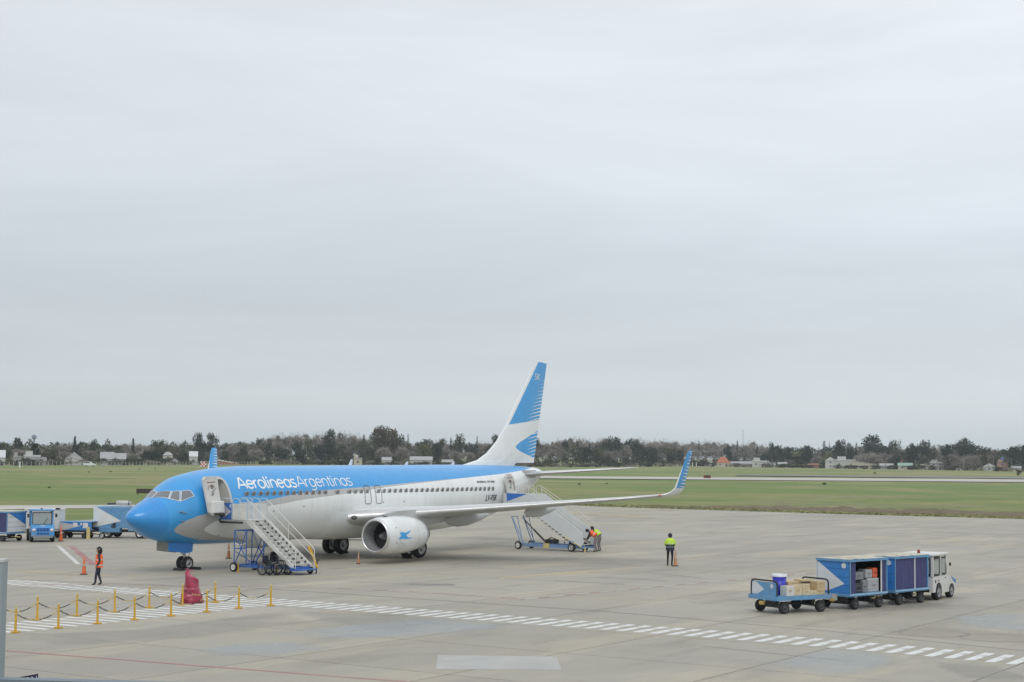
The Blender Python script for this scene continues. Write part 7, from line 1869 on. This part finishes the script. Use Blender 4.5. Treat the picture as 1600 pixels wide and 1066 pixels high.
# red and white equipment by the far winglet
p, mpp, yb = spot(318, 3.5, 0); r = thing('equipment_hut', 'red and white chequered equipment hut left of the far winglet', 'hut', (p.x, p.y, 0), YAW - pi / 2); k = 0
for i in range(4):
    for j in range(3): MB().box(((i - 1.5) * .62, 0, .35 + j * .75), (.61, 1.2, .74)).build('panel', RED if (i + j) % 2 else WHITE_C, r)
MB().box((0, 0, 2.4), (2.7, 1.4, .1)).build('roof', WHITE_C, r)
for i, px in enumerate((338, 343, 348, 353, 358, 363, 369)):
    p, mpp, yb = spot(px, .5, -6); H = (yb - (716 + i * 1.1)) * mpp; r = thing('localiser_antenna', 'orange and white antenna frame, %s in the row right of the far winglet' % ORD[i], 'antenna', (p.x, p.y, 0), YAW - pi / 2, 'orange and white antennas')
    MB().box((0, 0, H * .35), (1.6, .3, H * .3)).build('red_panel', mat('faded_red', (.42, .12, .09)), r); MB().box((0, 0, H * .75), (1.4, .3, H * .22)).build('white_panel', WHITE_C, r); MB().cyl((-.5, 0, 0), (-.5, 0, H), .08).cyl((.5, 0, 0), (.5, 0, H), .08).build('leg', mat('faded_red', (.42, .12, .09)), r)
# water tower
p, mpp, yb = spot(52, 0, 900); H = (yb - 679) * mpp; r = thing('water_tower', 'hazy blue grey water tower rising above the left tree line', 'tower', (p.x, p.y, 0), 0); k = mpp
M_WT = mat('water_tower_blue', (.20, .26, .33), .7); MB().cyl((0, 0, 0), (0, 0, H * .85), 1.6 * k, 1.4 * k, 14).build('shaft', M_WT, r)
MB().lathe([(H - 8 * k, 1.4 * k), (H - 6 * k, 3.4 * k), (H - 3.2 * k, 3.7 * k), (H - 1.5 * k, 3.2 * k), (H, .2)], (0, 0, 0), (0, 0, 1), 18, 0).build('tank', M_WT, r)
p, mpp, yb = spot(1161, 0, 500); r = thing('radio_mast', 'hair-thin lattice mast standing in the sky right of the winglet', 'mast', (p.x, p.y, 0), 0); MB().cyl((0, 0, 0), (0, 0, (yb - 672) * mpp), .35, .2, 6).build('mast', MIDGREY, r)
# small dark plants in the near grass
for i, (px, py, s_) in enumerate(((77, 762, .5), (139, 738, .7), (173, 737.5, .8), (218, 733, .7), (243, 733, .7), (1288, 757, 1.0), (905, 757, .7), (948, 756, .6), (1367, 740, 1.2), (860, 790, .3))):
    p = G(px, py); r = thing('weed_clump', ['dark weed tuft in the grass above the blue tractor', 'small dark weed far out, left of two near the white truck', 'small dark weed far out, right of two near the white truck', 'tiny weed on the far grass left of the aircraft', 'tiny weed on the far grass next to the aircraft nose', 'dark weed patch on the grass at right beyond the runway stripe', 'ragged weed patch above the wing near the tail', 'ragged weed patch above the middle of the wing', 'faint weed by the runway edge at right', 'weed tuft on the apron edge behind the tail'][i], 'weed', (p.x, p.y, -.1), i); r.scale = (s_ * 1.5, s_ * 1.1, s_ * .5); link('crown', PROTO['shrub'][0][0], r); link('stem', PROTO['shrub'][0][1], r)
# haze
bx = MB(); X0_, X1_, Y0_, Y1_ = -140, 2600, -900, 2600
bx.box(((X0_ + X1_) / 2, (Y0_ + Y1_) / 2, 24), (X1_ - X0_, Y1_ - Y0_, 52))
HZM = bpy.data.materials.new('haze'); HZM.use_nodes = True; t = HZM.node_tree; t.nodes.clear(); o_ = nd('ShaderNodeOutputMaterial', t); v_ = nd('ShaderNodeVolumePrincipled', t)
v_.inputs['Density'].default_value = 0.00013; v_.inputs['Color'].default_value = (.86, .91, .97, 1); v_.inputs['Anisotropy'].default_value = 0.0; lk(v_.outputs[0], o_.inputs['Volume'], t)
if HAZE: hz_o = bx.build('haze', HZM); hz_o['kind'] = 'stuff'
